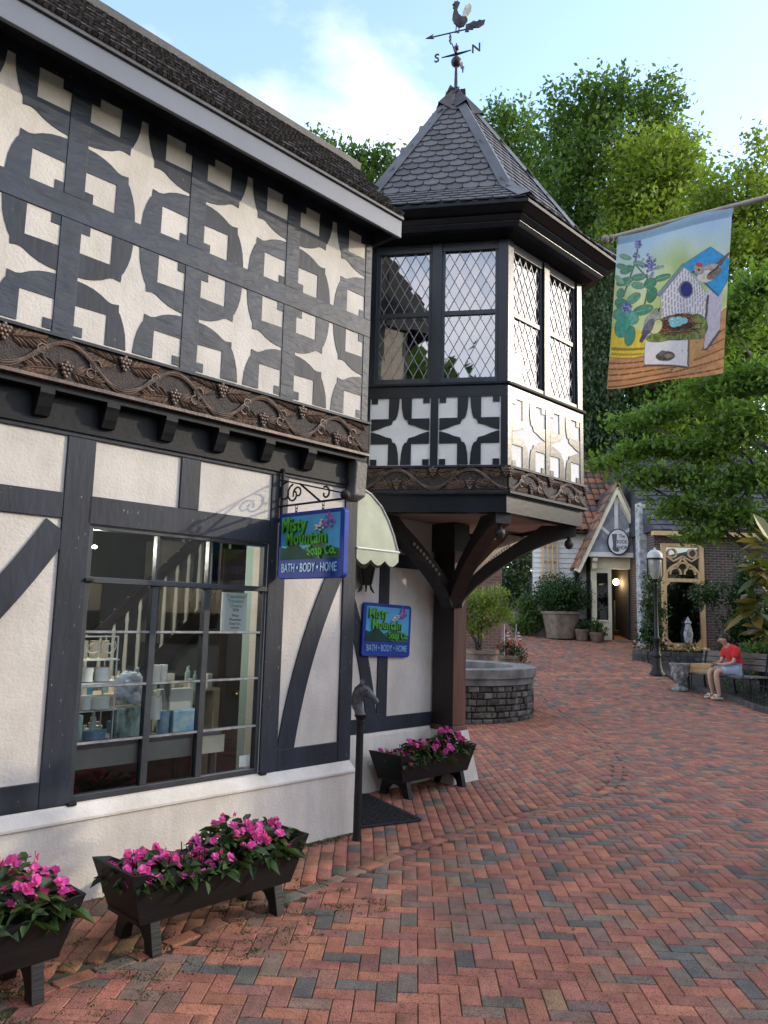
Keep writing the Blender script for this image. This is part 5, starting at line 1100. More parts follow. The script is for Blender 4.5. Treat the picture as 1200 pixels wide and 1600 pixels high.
def smooth_noise(k):
    g = frng.random((k + 2, k + 2)); x = uu * k; y = vv * k; i = x.astype(int); j = y.astype(int); fx, fy = x - i, y - j; fx = fx * fx * (3 - 2 * fx); fy = fy * fy * (3 - 2 * fy)
    return (g[j, i] * (1 - fx) + g[j, i + 1] * fx) * (1 - fy) + (g[j + 1, i] * (1 - fx) + g[j + 1, i + 1] * fx) * fy
def C_(h): return np.array(srgb(h))
n4, n9, n30 = smooth_noise(4), smooth_noise(9), smooth_noise(60)
img = np.empty(PXx.shape + (3,))
t = np.clip((vv - 0.08) / 0.35 + 0.35 * (n4 - 0.5), 0, 1)[..., None]; img[:] = C_('#b4d2e6') * (1 - t) + C_('#dfe5a8') * t
g = np.clip((n9 * 0.6 + n4 * 0.6) - 0.42, 0, 0.5)[..., None] * 1.5 * np.clip((vv - 0.1) * 6, 0, 1)[..., None]; img = img * (1 - g) + C_('#9dbb6a') * g
def fill(mask, h, var=0.06, mul=None):
    c = C_(h); k = (1 + var * (n30 - 0.5) * 2); img[mask] = (c[None, None] * k[..., None] * (1 if mul is None else mul[..., None]))[mask]
# table
wood = inpoly([(60, 1190), (380, 1180), (560, 1150), (760, 1010), (960, 860), (1000, 860), (960, 1330), (60, 1420)])
grain = 0.88 + 0.2 * np.sin(PYy * 0.09 + PXx * 0.025 + 6 * n9) * 0.5 + 0.1 * n30; fill(wood, '#d49a68', 0.05, grain)
for k in range(5): fill(inpoly([(140, 1225 + 38 * k), (560, 1205 + 30 * k), (930, 1010 + 62 * k), (930, 1015 + 62 * k), (560, 1211 + 30 * k), (140, 1231 + 38 * k)]), '#9b5f3c')
fill(inpoly([(165, 995), (330, 1000), (380, 1040), (375, 1180), (320, 1190), (150, 1190)]), '#e6c948', 0.12); fill(inpoly([(160, 1125), (378, 1130), (378, 1138), (160, 1140)]), '#b8922c'); fill(inpoly([(160, 1160), (378, 1165), (378, 1170), (160, 1172)]), '#c9a838')
# birdhouse
fill(inpoly([(805, 760), (915, 720), (890, 1025), (795, 1150), (762, 1140)]), '#cfc6cf', 0.1); fill(inpoly([(480, 790), (635, 610), (810, 800), (800, 940), (765, 1130), (490, 1010)]), '#e3dee2', 0.06)
streak = np.sin(PXx * 0.33 + 3 * n9) > 0.93
fill(inpoly([(480, 790), (635, 610), (810, 800), (800, 940), (490, 940)]) & streak, '#b6aab0', 0.05)
fill(inpoly([(455, 790), (630, 590), (650, 600), (480, 800)]), '#7f9099', 0.1); fill(inpoly([(628, 600), (825, 478), (968, 560), (950, 700), (880, 805), (745, 700)]), '#3f9fd6', 0.14); fill(inpoly([(745, 700), (880, 805), (884, 795), (752, 690)]), '#2b6f9c')
fill(inpoly([(795, 800), (810, 800), (770, 1140), (760, 1140)]), '#5b5058'); fill(inpoly([(765, 1150), (795, 1152), (895, 1030), (885, 1020), (790, 1140)]), '#6a5a5e')
fill(ell(645, 765, 47, 56), '#8d7f86'); fill(ell(648, 765, 38, 47), '#31357c', 0.2)
# drawer, nest, eggs
fill(inpoly([(655, 1090), (790, 1000), (770, 1130), (650, 1270)]), '#c79a63', 0.15); fill(inpoly([(380, 1095), (662, 1088), (652, 1270), (370, 1245)]), '#e7e2e0', 0.06); fill(inpoly([(372, 1240), (652, 1264), (652, 1272), (370, 1250)]), '#6b5c58'); fill(inpoly([(652, 1090), (664, 1088), (656, 1270), (646, 1270)]), '#7d6b62')
fill(ell(500, 1195, 58, 30), '#5b5048', 0.4); fill(ell(485, 1180, 24, 20), '#6d6257', 0.3); fill(ell(520, 1195, 30, 16), '#8a7d6c', 0.3)
fill(ell(600, 1010, 190, 85, -4), '#6d4a33', 0.6); fill(ell(720, 1000, 80, 75), '#7c8a45', 0.5); fill(ell(470, 1070, 85, 30), '#7f8d4a', 0.5); fill(ell(600, 1070, 170, 22), '#768043', 0.5); fill(ell(595, 985, 100, 45), '#4b3122', 0.5)
for k in range(70):
    a = frng.uniform(0, 6.28); cx, cy = 600 + 160 * math.cos(a) * frng.uniform(.5, 1), 1000 + 70 * math.sin(a) * frng.uniform(.5, 1); an = frng.uniform(-0.6, 0.6) + (0 if frng.random() < .7 else 1.2); l = frng.uniform(20, 60); dx, dy = math.cos(an) * l, math.sin(an) * l
    fill(inpoly([(cx - dx, cy - dy), (cx + dx, cy + dy), (cx + dx + 2, cy + dy + 5), (cx - dx + 2, cy - dy + 5)]), ['#8a5f42', '#54361f', '#a67c58', '#3c2618'][k % 4])
for cx, cy in ((553, 965), (625, 970), (590, 962), (560, 990), (590, 985)): fill(ell(cx, cy, 29, 23), '#8fd0d4', 0.05); fill(ell(cx - 6, cy - 7, 12, 8), '#bfe7e6', 0.03)
# plant
for (x0, y0, x1, y1) in ((340, 470, 320, 570), (320, 570, 240, 790), (430, 640, 380, 850), (400, 700, 400, 640), (320, 570, 380, 640)): fill(inpoly([(x0 - 4, y0), (x0 + 4, y0), (x1 + 4, y1), (x1 - 4, y1)]), '#5f8a5a')
for cx, cy, rx, ry, a, h in ((255, 525, 42, 16, 15, '#8cb58a'), (265, 610, 48, 24, -25, '#5f9a78'), (230, 590, 40, 18, 10, '#6aa37f'), (345, 660, 50, 22, -8, '#639d79'), (350, 570, 40, 16, 12, '#7fb08a'), (250, 690, 60, 24, -18, '#5d9b7b'), (340, 715, 44, 22, 10, '#73ab86'), (495, 675, 56, 20, -12, '#5c9476'), (420, 705, 34, 42, 60, '#4f8f6c'), (480, 603, 30, 10, -8, '#86a98c'), (428, 785, 30, 52, 20, '#4c8a68'), (310, 800, 52, 28, -35, '#6fab8b'), (220, 770, 24, 36, 20, '#5f9c7d'), (370, 880, 64, 32, -12, '#58977a'), (230, 840, 50, 36, 20, '#4f9276'), (290, 925, 56, 42, 30, '#69b09a'), (210, 905, 36, 44, 60, '#5aa28a'), (235, 985, 50, 74, 20, '#4f9f8b'), (285, 1045, 34, 66, 10, '#47937e'), (215, 680, 40, 18, 35, '#8dbb95'), (280, 690, 36, 14, -60, '#79ad88')):
    fill(ell(cx, cy, rx, ry, a), h, 0.2); c, s = math.cos(R(a)), math.sin(R(a))
    if rx < ry: c, s = -s, c
    r = max(rx, ry) * .9; fill(inpoly([(cx - c * r, cy - s * r), (cx + c * r, cy + s * r), (cx + c * r, cy + s * r + 4), (cx - c * r, cy - s * r + 4)]), '#a9d3ba')
for cx, cy, sx, sy, n in ((345, 440, 30, 38, 22), (330, 520, 22, 22, 12), (420, 590, 42, 66, 46), (255, 862, 36, 34, 34)):
    for k in range(n):
        x, y = cx + frng.normal(0, .5) * sx, cy + frng.normal(0, .5) * sy; fill(ell(x, y, 9, 6, frng.uniform(0, 180)), ['#7f78c2', '#9a94d0', '#625aa8', '#b0a8d8'][k % 4])
# birds
fill(inpoly([(845, 600), (960, 512), (965, 520), (880, 625)]), '#75665c', 0.2); fill(ell(815, 650, 95, 50, -28), '#b7a99b', 0.25); fill(ell(790, 675, 70, 42, -15), '#d9d0c8', 0.15); fill(ell(850, 655, 60, 26, -35), '#857567', 0.3); fill(ell(738, 630, 38, 34), '#b8a698', 0.2); fill(ell(742, 600, 26, 14, 10), '#cf4a4a', 0.15); fill(ell(738, 634, 7, 7), '#221c1a'); fill(inpoly([(705, 640), (680, 655), (708, 652)]), '#463c36')
for k in range(3): fill(inpoly([(800 + 14 * k, 665 - 8 * k), (880 + 6 * k, 610 - 10 * k), (884 + 6 * k, 614 - 10 * k), (804 + 14 * k, 670 - 8 * k)]), '#4c423c')
fill(ell(425, 960, 42, 80, 28), '#a9a598', 0.25); fill(ell(450, 1000, 34, 50, 30), '#d6d49a', 0.15); fill(ell(400, 1000, 26, 62, 30), '#70707a', 0.35); fill(inpoly([(345, 1085), (375, 1010), (415, 1020), (360, 1095)]), '#55536b', 0.3); fill(ell(455, 900, 22, 22), '#9c9a90', 0.2); fill(inpoly([(462, 890), (478, 868), (470, 900)]), '#3d3733')
for k in range(12):
    x, y = frng.uniform(380, 1000), frng.uniform(1080, 1290); m_ = inpoly([(x, y), (x + frng.uniform(-40, 40), y + frng.uniform(-10, 30)), (x + 3, y + 4)]) & wood; fill(m_, '#7b5a46')
lum = img @ np.array([0.3, 0.6, 0.1]); ed = np.zeros(lum.shape); ed[1:-1, 1:-1] = np.maximum(abs(lum[1:-1, 2:] - lum[1:-1, :-2]), abs(lum[2:, 1:-1] - lum[:-2, 1:-1])); img *= (1 - 0.45 * np.clip((ed - 0.06) * 5, 0, 1))[..., None]; img *= (0.93 + 0.14 * frng.random(lum.shape))[..., None]
seam = vv < 0.072; fill(seam, '#9fbfd8', 0.05)
GU, GV = NU, NV
gu, gv = np.meshgrid(np.linspace(0, 1, GU + 1), np.linspace(0, 1, GV + 1))
def v3a(v): return np.array(v)
Pg = (v3a(TLc) * ((1 - gu) * (1 - gv))[..., None] + v3a(TRc) * (gu * (1 - gv))[..., None] + v3a(BRc) * (gu * gv)[..., None] + v3a(BLc) * ((1 - gu) * gv)[..., None])
Pg[..., 1] += 0.032 * np.sin(gu * 7 + 1.2 * gv) * (0.25 + gv) + 0.03 * gv * gv * np.sin(gu * 3 + 1); Pg[..., 2] -= 0.012 * np.sin(gu * 3.1) * gv
Pg[..., 1] -= 0.014 * np.sin(np.clip(gv / 0.072, 0, 1) * math.pi)
V = Pg.reshape(-1, 3) - v3a(fo0); ii = np.arange((GU + 1) * (GV + 1)).reshape(GV + 1, GU + 1)
F = np.stack([ii[:-1, :-1], ii[:-1, 1:], ii[1:, 1:], ii[1:, :-1]], -1).reshape(-1, 4); me = np_mesh('cloth', V, F, True)
add_col(me, 'print', np.c_[img.reshape(-1, 3), np.ones(GU * GV)])
fm = mat('printed_cloth', (0.95, 0.95, 0.95), 0.8, 0.02, 4, attr='print'); t_ = fm.node_tree; pb = t_.nodes['Principled BSDF']; tl_n = t_.nodes.new('ShaderNodeBsdfTranslucent'); mxn = t_.nodes.new('ShaderNodeMixShader'); mxn.inputs[0].default_value = 0.45
t_.links.new(pb.inputs['Base Color'].links[0].from_socket, tl_n.inputs['Color']); t_.links.new(pb.outputs[0], mxn.inputs[1]); t_.links.new(tl_n.outputs[0], mxn.inputs[2]); t_.links.new(mxn.outputs[0], t_.nodes['Material Output'].inputs['Surface'])
link('cloth', me, fm, fl)
pdir = (TRc - TLc).normalized(); pole_m = mat('grey_wood_pole', (0.30, 0.26, 0.21), 0.7, 0.15, 10, 0.2, 40)
p0 = TLc - pdir * 0.085 + V3(0, 0, -0.012); p1 = TRc + pdir * 1.55 + V3(0, 0, -0.012)
fp = thing('flag_pole', 'grey wooden flag pole slanting in from the right edge', 'pole', p1)
MB().tube([p0 + pdir * 0.03 - p1, V3(0, 0, 0)], 0.0155, 10).build('shaft', pole_m, fp, smooth=True)
MB().ball(p0 - p1, 0.027, 12, 8).build('finial', pole_m, fp, smooth=True); MB().ball(p0 + pdir * 0.04 - p1, (0.021, 0.021, 0.021), 12, 8).build('finial', pole_m, fp, smooth=True)
MB().tube([(0, 0, 0.35), (0, 0, -p1.z)], 0.05, 10).build('post', pole_m, fp)

# ================================================================== TREES
def tree(name, label, base, trunk_top, trunk_r, blobs, m, clumps, per, leaf, spread, seed, group=None, limbs=7, shell=0.5, droop=0.0, crown='crown', up=1.3, bark=None):
    rng = np.random.default_rng(seed); t = thing(name, label, 'tree', base, 0, group); b = np.array(base, float)
    mb = MB(); top = np.array(trunk_top, float) - b
    k = 7; pts = [top * i / k + np.r_[rng.normal(0, 0.02 * np.linalg.norm(top) * (i > 0), 2), 0] for i in range(k + 1)]; mb.tube([tuple(p) for p in pts], [trunk_r * (1 - 0.8 * i / k) for i in range(k + 1)], 9); mb.build('trunk', bark or bark_m, t, smooth=True)
    for j in range(limbs):
        bl = blobs[j % len(blobs)]; q = pts[int(rng.integers(2, k))]; e = np.array(bl[0]) - b + rng.normal(0, 0.3, 3) * np.array(bl[1]) * 0.6; mid = q * 0.45 + e * 0.55 + np.array([0, 0, 0.05 * np.linalg.norm(e - q)])
        MB().tube([tuple(q), tuple(mid), tuple(e)], [trunk_r * 0.38, trunk_r * 0.22, trunk_r * 0.06], 6).build('limb', bark or bark_m, t, smooth=True)
    C = blob_points(blobs, clumps, rng, shell) - b
    leaf_obj(crown, [leaf_cloud(C, per, spread, leaf, rng, droop=droop, up=up)], m, t); return t
def bx(px, py, Y):   # ground bearing helper for placing far trees: point seen at (px,py) standing Y metres away
    d = rt * ((px - 600) / 1200) - upv * ((py - 800) / 1200) + fw; k = Y / d.y; return (d.x * k, Y, EYE + d.z * k)
def blob(px, py, Y, rx, ry=None, rz=None): return (bx(px, py, Y), (rx, ry or rx, rz or rx * 0.85))
GR = 'tall trees behind the shops'
tree('poplar_tree', 'tallest dark green leafy tree above the garden flag', (9.6, 34, 2.3), (9.2, 34, 20), 0.42, [blob(905, 190, 34, 2.3), blob(880, 260, 34, 1.6), blob(955, 160, 34, 1.6), blob(1020, 165, 34.5, 1.7), blob(935, 250, 34, 2.6), blob(890, 340, 34, 2.4), blob(960, 350, 33.5, 2.8), blob(925, 430, 33, 3.0), blob(1030, 230, 35, 1.9), blob(905, 520, 34, 2.6)], oak_m, 1500, 20, 0.27, (0.34, 0.34, 0.26), 31, GR, 14, 0.35)
tree('locust_tree', 'yellow green tree crown right of the tallest tree', (12.2, 31, 2.0), (11.6, 31, 15), 0.3, [blob(1030, 260, 31, 2.1), blob(1000, 320, 31, 1.9), blob(1060, 300, 31, 1.8), blob(1020, 390, 30.5, 2.5), blob(960, 400, 31, 1.6), blob(1060, 440, 30.5, 2.3), blob(990, 480, 30, 2.3)], yel_m, 1100, 20, 0.25, (0.32, 0.32, 0.24), 32, GR, 12, 0.4)
tree('tulip_tree', 'bright green tree filling the upper right corner behind the flag pole', (15.5, 27, 1.6), (14.6, 27, 12.5), 0.28, [blob(1180, 250, 27, 0.8, 0.8, 1.3), blob(1150, 320, 27, 1.7), blob(1110, 310, 27, 1.2), blob(1200, 360, 27, 2.0), blob(1160, 420, 26.5, 2.2), blob(1120, 520, 26.5, 2.2), blob(1190, 560, 26, 2.2), blob(1100, 640, 26, 2.0)], yel_m, 1200, 20, 0.22, (0.28, 0.28, 0.22), 33, GR, 12, 0.4)
tree('ash_tree', 'feathery tree showing just right of the turret roof', (6.4, 37, 2.8), (6.0, 37, 17), 0.3, [blob(785, 195, 37, 1.7, 1.7, 1.1), blob(810, 235, 37, 1.7, 1.7, 1.2), blob(800, 280, 37, 1.7), blob(830, 330, 37, 1.8), blob(850, 400, 37, 2.2)], oak_m, 520, 20, 0.26, (0.4, 0.4, 0.22), 34, GR, 8, 0.3)
tree('elm_tree', 'small treetop peeping over the near shop roof', (-1.9, 33, 2.4), (-2.0, 33, 17), 0.3, [blob(498, 232, 33, 0.9), blob(545, 255, 33, 1.0), blob(592, 258, 33, 1.1), blob(530, 300, 33, 1.8), blob(590, 310, 33, 1.6), blob(480, 290, 33, 1.6)], oak_m, 420, 20, 0.25, (0.32, 0.32, 0.24), 35, GR, 8, 0.3)
tree('hemlock_tree', 'dark drooping evergreen right behind the turret', (8.2, 27, 1.6), (7.9, 27, 13.5), 0.3, [blob(935, 440, 27, 1.3, 1.3, 1.5), blob(930, 530, 27, 1.5, 1.5, 1.6), blob(935, 620, 27, 1.8, 1.8, 1.6), blob(950, 700, 27, 2.1, 2.1, 1.5), blob(900, 660, 27.5, 1.6, 1.6, 2.0)], drk_m, 900, 24, 0.16, (0.12, 0.12, 0.5), 36, GR, 9, 0.3, droop=2.2)
tree('beech_tree', 'mid green tree behind the clay tiled shop roof', (11.5, 29, 1.8), (11.0, 29, 9), 0.25, [blob(1010, 560, 29, 2.4), blob(1080, 600, 29, 2.4), blob(1000, 650, 28.5, 2.4), blob(1070, 690, 28.5, 2.4), blob(1150, 700, 28.5, 2.6), blob(960, 580, 29, 1.6)], oak_m, 950, 20, 0.24, (0.3, 0.3, 0.22), 37, GR, 9, 0.35)
tree('holly_tree', 'shadowy tree far up the sloping path', (2.2, 40, 3.1), (2.2, 40, 11), 0.25, [blob(700, 880, 40, 2.6), blob(760, 830, 40, 2.8), blob(820, 760, 40, 3.2), blob(880, 740, 40, 3.0), blob(690, 800, 40, 3.0), blob(860, 860, 40, 2.6), blob(780, 920, 40, 2.0)], drk_m, 1000, 20, 0.24, (0.4, 0.4, 0.3), 38, GR, 6, 0.2)
tree('blue_spruce', 'blue grey spruce beside the path behind the turret post', (6.3, 27.5, 1.6), (6.3, 27.5, 6.0), 0.14, [((6.3, 27.5, 2.4 + 0.55 * i), (1.25 - 0.2 * i, 1.25 - 0.2 * i, 0.4)) for i in range(6)], leaf_mat('blue_spruce_needle', (0.020, 0.036, 0.036), (0.095, 0.135, 0.14), 0.1), 620, 22, 0.10, (0.16, 0.16, 0.05), 39, None, 8, 0.2, crown='crown')
# maple reaching in from the right, in front of the shops
mb_ = [blob(945, 722, 15, .42, .5, .22), blob(985, 705, 15, .5, .5, .25), blob(1010, 745, 14.6, .55, .6, .28), blob(1060, 790, 14.4, .55, .6, .28), blob(1100, 700, 14.4, .7, .8, .4), blob(1160, 660, 14, .8, .8, .45), blob(1040, 650, 15, .7, .7, .4), blob(1120, 610, 14.5, .8, .8, .5), blob(1190, 590, 14, .8, .8, .5), blob(1110, 810, 14.2, .5, .6, .3), blob(1180, 740, 14, .7, .7, .4), blob(1080, 560, 15, .7, .7, .5), blob(1150, 500, 14.6, .8, .8, .6), blob(1200, 450, 14.2, .7, .7, .6), blob(985, 660, 15, .45, .5, .25), blob(1150, 800, 14, .5, .5, .3), blob(1065, 745, 14.6, .6, .6, .28), blob(1130, 760, 14.2, .65, .6, .3), blob(1190, 815, 13.8, .55, .5, .3), blob(1095, 835, 14.2, .4, .5, .2), blob(1040, 700, 14.8, .6, .6, .28)]
tree('maple_tree', 'layered green maple boughs hanging in front of the sock shop', (8.3, 14.0, 0.15), (7.9, 14.2, 6.5), 0.16, mb_, maple_m, 1350, 16, 0.125, (0.17, 0.17, 0.06), 40, None, 16, 0.1, up=1.2, bark=mat('pale_maple_bark', (0.13, 0.115, 0.10), 0.9, 0.3, 8, 0.5, 20))
mg = thing('magnolia_bush', 'magnolia branch with large glossy green and tan leaves at the right edge', 'shrub', (2.95, 5.3, 0))
rng = np.random.default_rng(8)
P, D = [], []
for cx, cy, n in ((1192, 895, 16), (1180, 955, 12), (1205, 990, 12), (1205, 850, 10), (1200, 930, 10)):
    c = np.array(bx(cx, cy, 5.3)) - np.array([2.95, 5.3, 0])
    for _ in range(n): a = rng.normal(0, 1, 3); a[0] -= 0.5; a[2] = a[2] * 0.7 + 0.1; P.append(c + rng.normal(0, 0.02, 3)); D.append(a)
mag_m = leaf_mat('magnolia_leaf', (0.045, 0.105, 0.02), (0.22, 0.16, 0.05), 0.2, 0.42)
leaf_obj('leaves', [near_leaves(np.array(P), np.array(D), 0.22, rng, 0.5, 0.10, 0.14)], mag_m, mg)
for cx, cy in ((1192, 895), (1180, 955), (1205, 990), (1205, 850)): c = Vector(bx(cx, cy, 5.3)) - V3(2.95, 5.3, 0); MB().tube([(0.05, 0, c.z - 0.7), c * 0.4 + V3(0.05, 0, c.z * 0.45), c], [0.018, 0.012, 0.006], 6).build('branch', bark_m, mg)
MB().tube([(0.05, 0, 0), (0.06, 0, 0.8), (0.05, 0, 1.7)], [0.05, 0.04, 0.02], 8).build('stem', bark_m, mg)

for k, (x, y, h) in enumerate(((-8.5, -11, 11.5), (-0.5, -12, 11.0), (9.5, -10.5, 10.5))):  # unseen trees added behind the viewer to darken window and timber reflections
    tree('added_tree', ('left', 'middle', 'right')[k] + ' leafy tree added unseen behind the viewer to darken reflections', (x, y, 0), (x, y, h * 0.7), 0.2, [((x, y, h * 0.6), (3.6, 3.0, 2.6)), ((x + 1.5, y, h * 0.8), (2.2, 2.2, 1.8)), ((x - 2.2, y + 0.5, h * 0.5), (2.6, 2.6, 2.2))], oak_m, 420, 16, 0.7, (0.6, 0.6, 0.5), 90 + k, 'added trees behind the viewer', 4)
tag(MB().lathe([(0, 0), (0.20, 0), (0.27, 0.36), (0.30, 0.37), (0.30, 0.44), (0.26, 0.44), (0.25, 0.38), (0, 0.38)], 20).build('magnolia_pot', conc_m, None, smooth=True, loc=(3.0, 5.3, 0)), 'round grey pot holding the magnolia at the right', 'pot')
# ================================================================== ADDED SHOP ROWS (out of the picture, for shade and darker reflections)
for lbl, x0, x1, ya_, yb_, h in (('low cream shop row added unseen on the right to shade the street', 14.2, 19, -9, 9.4, 4.7), ('taller cream shop row added unseen farther along to shade the street', 14.0, 20, 9.6, 19, 6.6), ('long cream shop row added unseen behind the viewer for darker reflections', -16, 12, -19, -13, 6.5)):
    b = thing('added_shop_row', lbl, 'building', ((x0 + x1) / 2, (ya_ + yb_) / 2, 0)); w2, d2 = (x1 - x0) / 2, (yb_ - ya_) / 2
    MB().box(-w2, w2, -d2, d2, -0.2, h - 0.6).build('wall', plaster, b); MB().prism([(-w2 - 0.3, h - 0.62), (w2 + 0.3, h - 0.62), (w2 * 0.4, h + 0.9), (-w2 * 0.0, h + 0.9), (-w2 - 0.1, h)], lambda a, c, t: (a, t, c), -d2 - 0.3, d2 + 0.3).build('roof', slate_plain if 'slate_plain' in globals() else tile_m, b)
    for k in range(int(d2 / 1.6)): MB().box(-w2 - 0.03, -w2 + 0.05, -d2 + 0.8 + k * 3.2, -d2 + 2.4 + k * 3.2, 0.8, 2.4).build('window', leadglass_m, b)

# ================================================================== SHOPS AT THE END OF THE STREET
def brick_tex(name, c1, c2, mortar, sx=4.0):
    m = bpy.data.materials.new(name); m.use_nodes = True; t = m.node_tree; p = t.nodes['Principled BSDF']; tcn = t.nodes.new('ShaderNodeTexCoord'); mpn = t.nodes.new('ShaderNodeMapping'); bk_ = t.nodes.new('ShaderNodeTexBrick')
    mpn.inputs['Rotation'].default_value = (R(90), 0, 0); bk_.inputs['Scale'].default_value = sx; bk_.inputs['Color1'].default_value = (*c1, 1); bk_.inputs['Color2'].default_value = (*c2, 1); bk_.inputs['Mortar'].default_value = (*mortar, 1); bk_.inputs['Mortar Size'].default_value = 0.018; bk_.inputs['Brick Width'].default_value = 0.86; bk_.inputs['Row Height'].default_value = 0.29
    t.links.new(tcn.outputs['Object'], mpn.inputs['Vector']); t.links.new(mpn.outputs['Vector'], bk_.inputs['Vector']); t.links.new(bk_.outputs['Color'], p.inputs['Base Color']); p.inputs['Roughness'].default_value = 0.9
    b = t.nodes.new('ShaderNodeBump'); b.inputs['Strength'].default_value = 0.6; b.inputs['Distance'].default_value = 0.01; b.invert = True; t.links.new(bk_.outputs['Fac'], b.inputs['Height']); t.links.new(b.outputs['Normal'], p.inputs['Normal']); MAT[name] = m; return m
dkbrick = brick_tex('dark_wall_brick', (0.095, 0.055, 0.042), (0.055, 0.042, 0.038), (0.24, 0.22, 0.20)); redbrick = brick_tex('pier_brick', (0.17, 0.075, 0.055), (0.10, 0.06, 0.05), (0.18, 0.165, 0.15))
stucco = mat('blue_grey_stucco', (0.27, 0.285, 0.315), 0.9, 0.2, 3.5, 0.6, 18); siding = mat('white_siding', (0.64, 0.63, 0.60), 0.7, 0.06, 3); tan_m = mat('tan_wood', (0.55, 0.36, 0.17), 0.55, 0.12, 4, 0.1, 30, stretch=(4, 4, 0.5)); clay_m = mat('clay_roof_tile', (1, 1, 1), 0.8, 0.12, 4, 0.5, 14, attr='tone', col2=(0.6, 0.62, 0.65)); colm = mat('mottled_stone_column', (0.36, 0.365, 0.375), 0.8, 0.4, 7.0, 0.7, 14, col2=(0.14, 0.145, 0.15)); darkin = mat('dark_interior', (0.014, 0.012, 0.011), 0.9, 0.3, 4)
SG = 1.12
sk = thing('sock_shop', 'small gabled sock shop with clay tile roof and grey stucco gable', 'building', (7.0, 23.4, SG))
# walls (local: x right, y away, z up from the threshold)
MB().box(-2.3, -0.62, 0.55, 0.75, -0.3, 3.3).build('side_wall', mat('siding_backing', (0.25, 0.25, 0.24), 0.9), sk)
for k in range(17): z = 0.62 + 0.155 * k; MB().prism([(0.545, z), (0.500, z), (0.53, z + 0.165), (0.545, z + 0.165)], lambda a, b, t: (t, a, b), -2.3, -0.62).build('clapboard', siding, sk)
MB().box(-1.30, -0.60, 0.38, 0.54, -0.3, 0.60).build('brick_base', redbrick, sk)
mb = MB(); mb.box(-0.62, -0.48, 0.0, 0.14, -0.2, 2.15); mb.box(-0.12, -0.03, 0.0, 0.14, -0.2, 2.15); mb.box(-0.48, -0.12, 0.02, 0.12, -0.2, 0.55); mb.box(-0.62, 1.1, 0.0, 0.14, 2.15, 2.75); mb.box(-0.48, -0.12, 0.02, 0.12, 2.02, 2.149); mb.build('front_wall', cream_m, sk)
MB().box(-0.50, -0.10, -0.03, 0.02, 0.55, 0.60).build('window_sill', cream_m, sk); MB().box(-0.48, -0.12, 0.06, 0.07, 0.60, 2.02).build('shop_window', glass_mat('dark_shop_glass', (0.10, 0.10, 0.11), 0.06), sk)
mb = MB(); mb.box(-0.62, 1.1, 2.5, 2.6, -0.1, 2.7); mb.box(-0.66, -0.62, 0.15, 2.6, -0.1, 2.7); mb.box(0.50, 0.54, 0.05, 2.6, -0.1, 2.7); mb.build('room', darkin, sk)
MB().box(-0.03, 0.05, 0.1, 0.16, 0.0, 2.05).build('door_jamb', mat('dark_jamb', (0.02, 0.02, 0.022), 0.5), sk); MB().box(0.0, 0.9, -0.35, 0.1, -0.04, 0.01).build('threshold', conc_m, sk)
for k in range(15): MB().box(0.05 + 0.05 * k, 0.085 + 0.05 * k, 1.2 + 0.4 * random.random(), 1.5 + 0.4 * random.random(), 0.1 + 0.5 * random.random(), 1.2 + 0.6 * random.random()).build('rack_goods', mat('sock_%d' % k, tuple(random.uniform(0.02, 0.28) for _ in range(3)), 0.8), sk)
MB().ball((0.38, 0.9, 1.80), 0.10, 14, 10).build('ceiling_globe', emit_mat('warm_globe', (1.0, 0.62, 0.25), 6.0), sk, smooth=True)
for zz, xx in ((1.72, 0.12), (1.6, 0.62)): MB().box(xx - 0.09, xx + 0.12, 1.5, 1.6, zz, zz + 0.05).build('strip_light', emit_mat('strip_glow%d' % int(xx * 100), (1.0, 0.75, 0.45), 4.0), sk)
pl_ = bpy.data.lights.new('shop_lamp', 'POINT'); pl_.energy = 6; pl_.color = (1, 0.7, 0.4); pl_.shadow_soft_size = 0.1; plo = bpy.data.objects.new('shop_lamp', pl_); COL.objects.link(plo); plo.parent = sk; plo.location = (0.38, 0.75, 1.75)
# gable
AP, GLx, GRx, GLz = (0.06, 4.60), -1.17, 1.20, 2.02
MB().prism([(-0.80, 2.62), (0.92, 2.62), (AP[0], 4.35)], lambda a, b, t: (a, t, b), -0.25, -0.15).build('gable_panel', stucco, sk)
def strip(p, q, w, y0, y1, name, m):
    p, q = Vector((p[0], 0, p[1])), Vector((q[0], 0, q[1])); d = (q - p).normalized(); n = Vector((-d.z, 0, d.x)) * w / 2; mb = MB(); mb.hexa([p - n + V3(0, y0, 0), q - n + V3(0, y0, 0), q - n + V3(0, y1, 0), p - n + V3(0, y1, 0), p + n + V3(0, y0, 0), q + n + V3(0, y0, 0), q + n + V3(0, y1, 0), p + n + V3(0, y1, 0)]); return mb.build(name, m, sk)
strip((GLx, GLz), AP, 0.17, -0.42, -0.30, 'barge_board', cream_m); strip((GRx, GLz + 0.02), AP, 0.17, -0.421, -0.302, 'barge_board', cream_m)
gtrim = mat('pale_gable_trim', (0.66, 0.64, 0.62), 0.6, 0.05, 4)
strip((-0.93, 2.56), (1.05, 2.56), 0.14, -0.30, -0.14, 'gable_beam', gtrim); strip((AP[0], 2.63), (AP[0], 4.33), 0.11, -0.29, -0.16, 'king_post', gtrim); strip((-0.86, 2.65), (AP[0] - 0.06, 4.28), 0.10, -0.285, -0.17, 'rafter_trim', gtrim); strip((0.98, 2.65), (AP[0] + 0.06, 4.28), 0.10, -0.286, -0.17, 'rafter_trim', gtrim); strip((AP[0], 3.0), (-0.48, 3.46), 0.09, -0.28, -0.18, 'gable_strut', gtrim); strip((AP[0], 3.0), (0.60, 3.46), 0.09, -0.281, -0.18, 'gable_strut', gtrim)
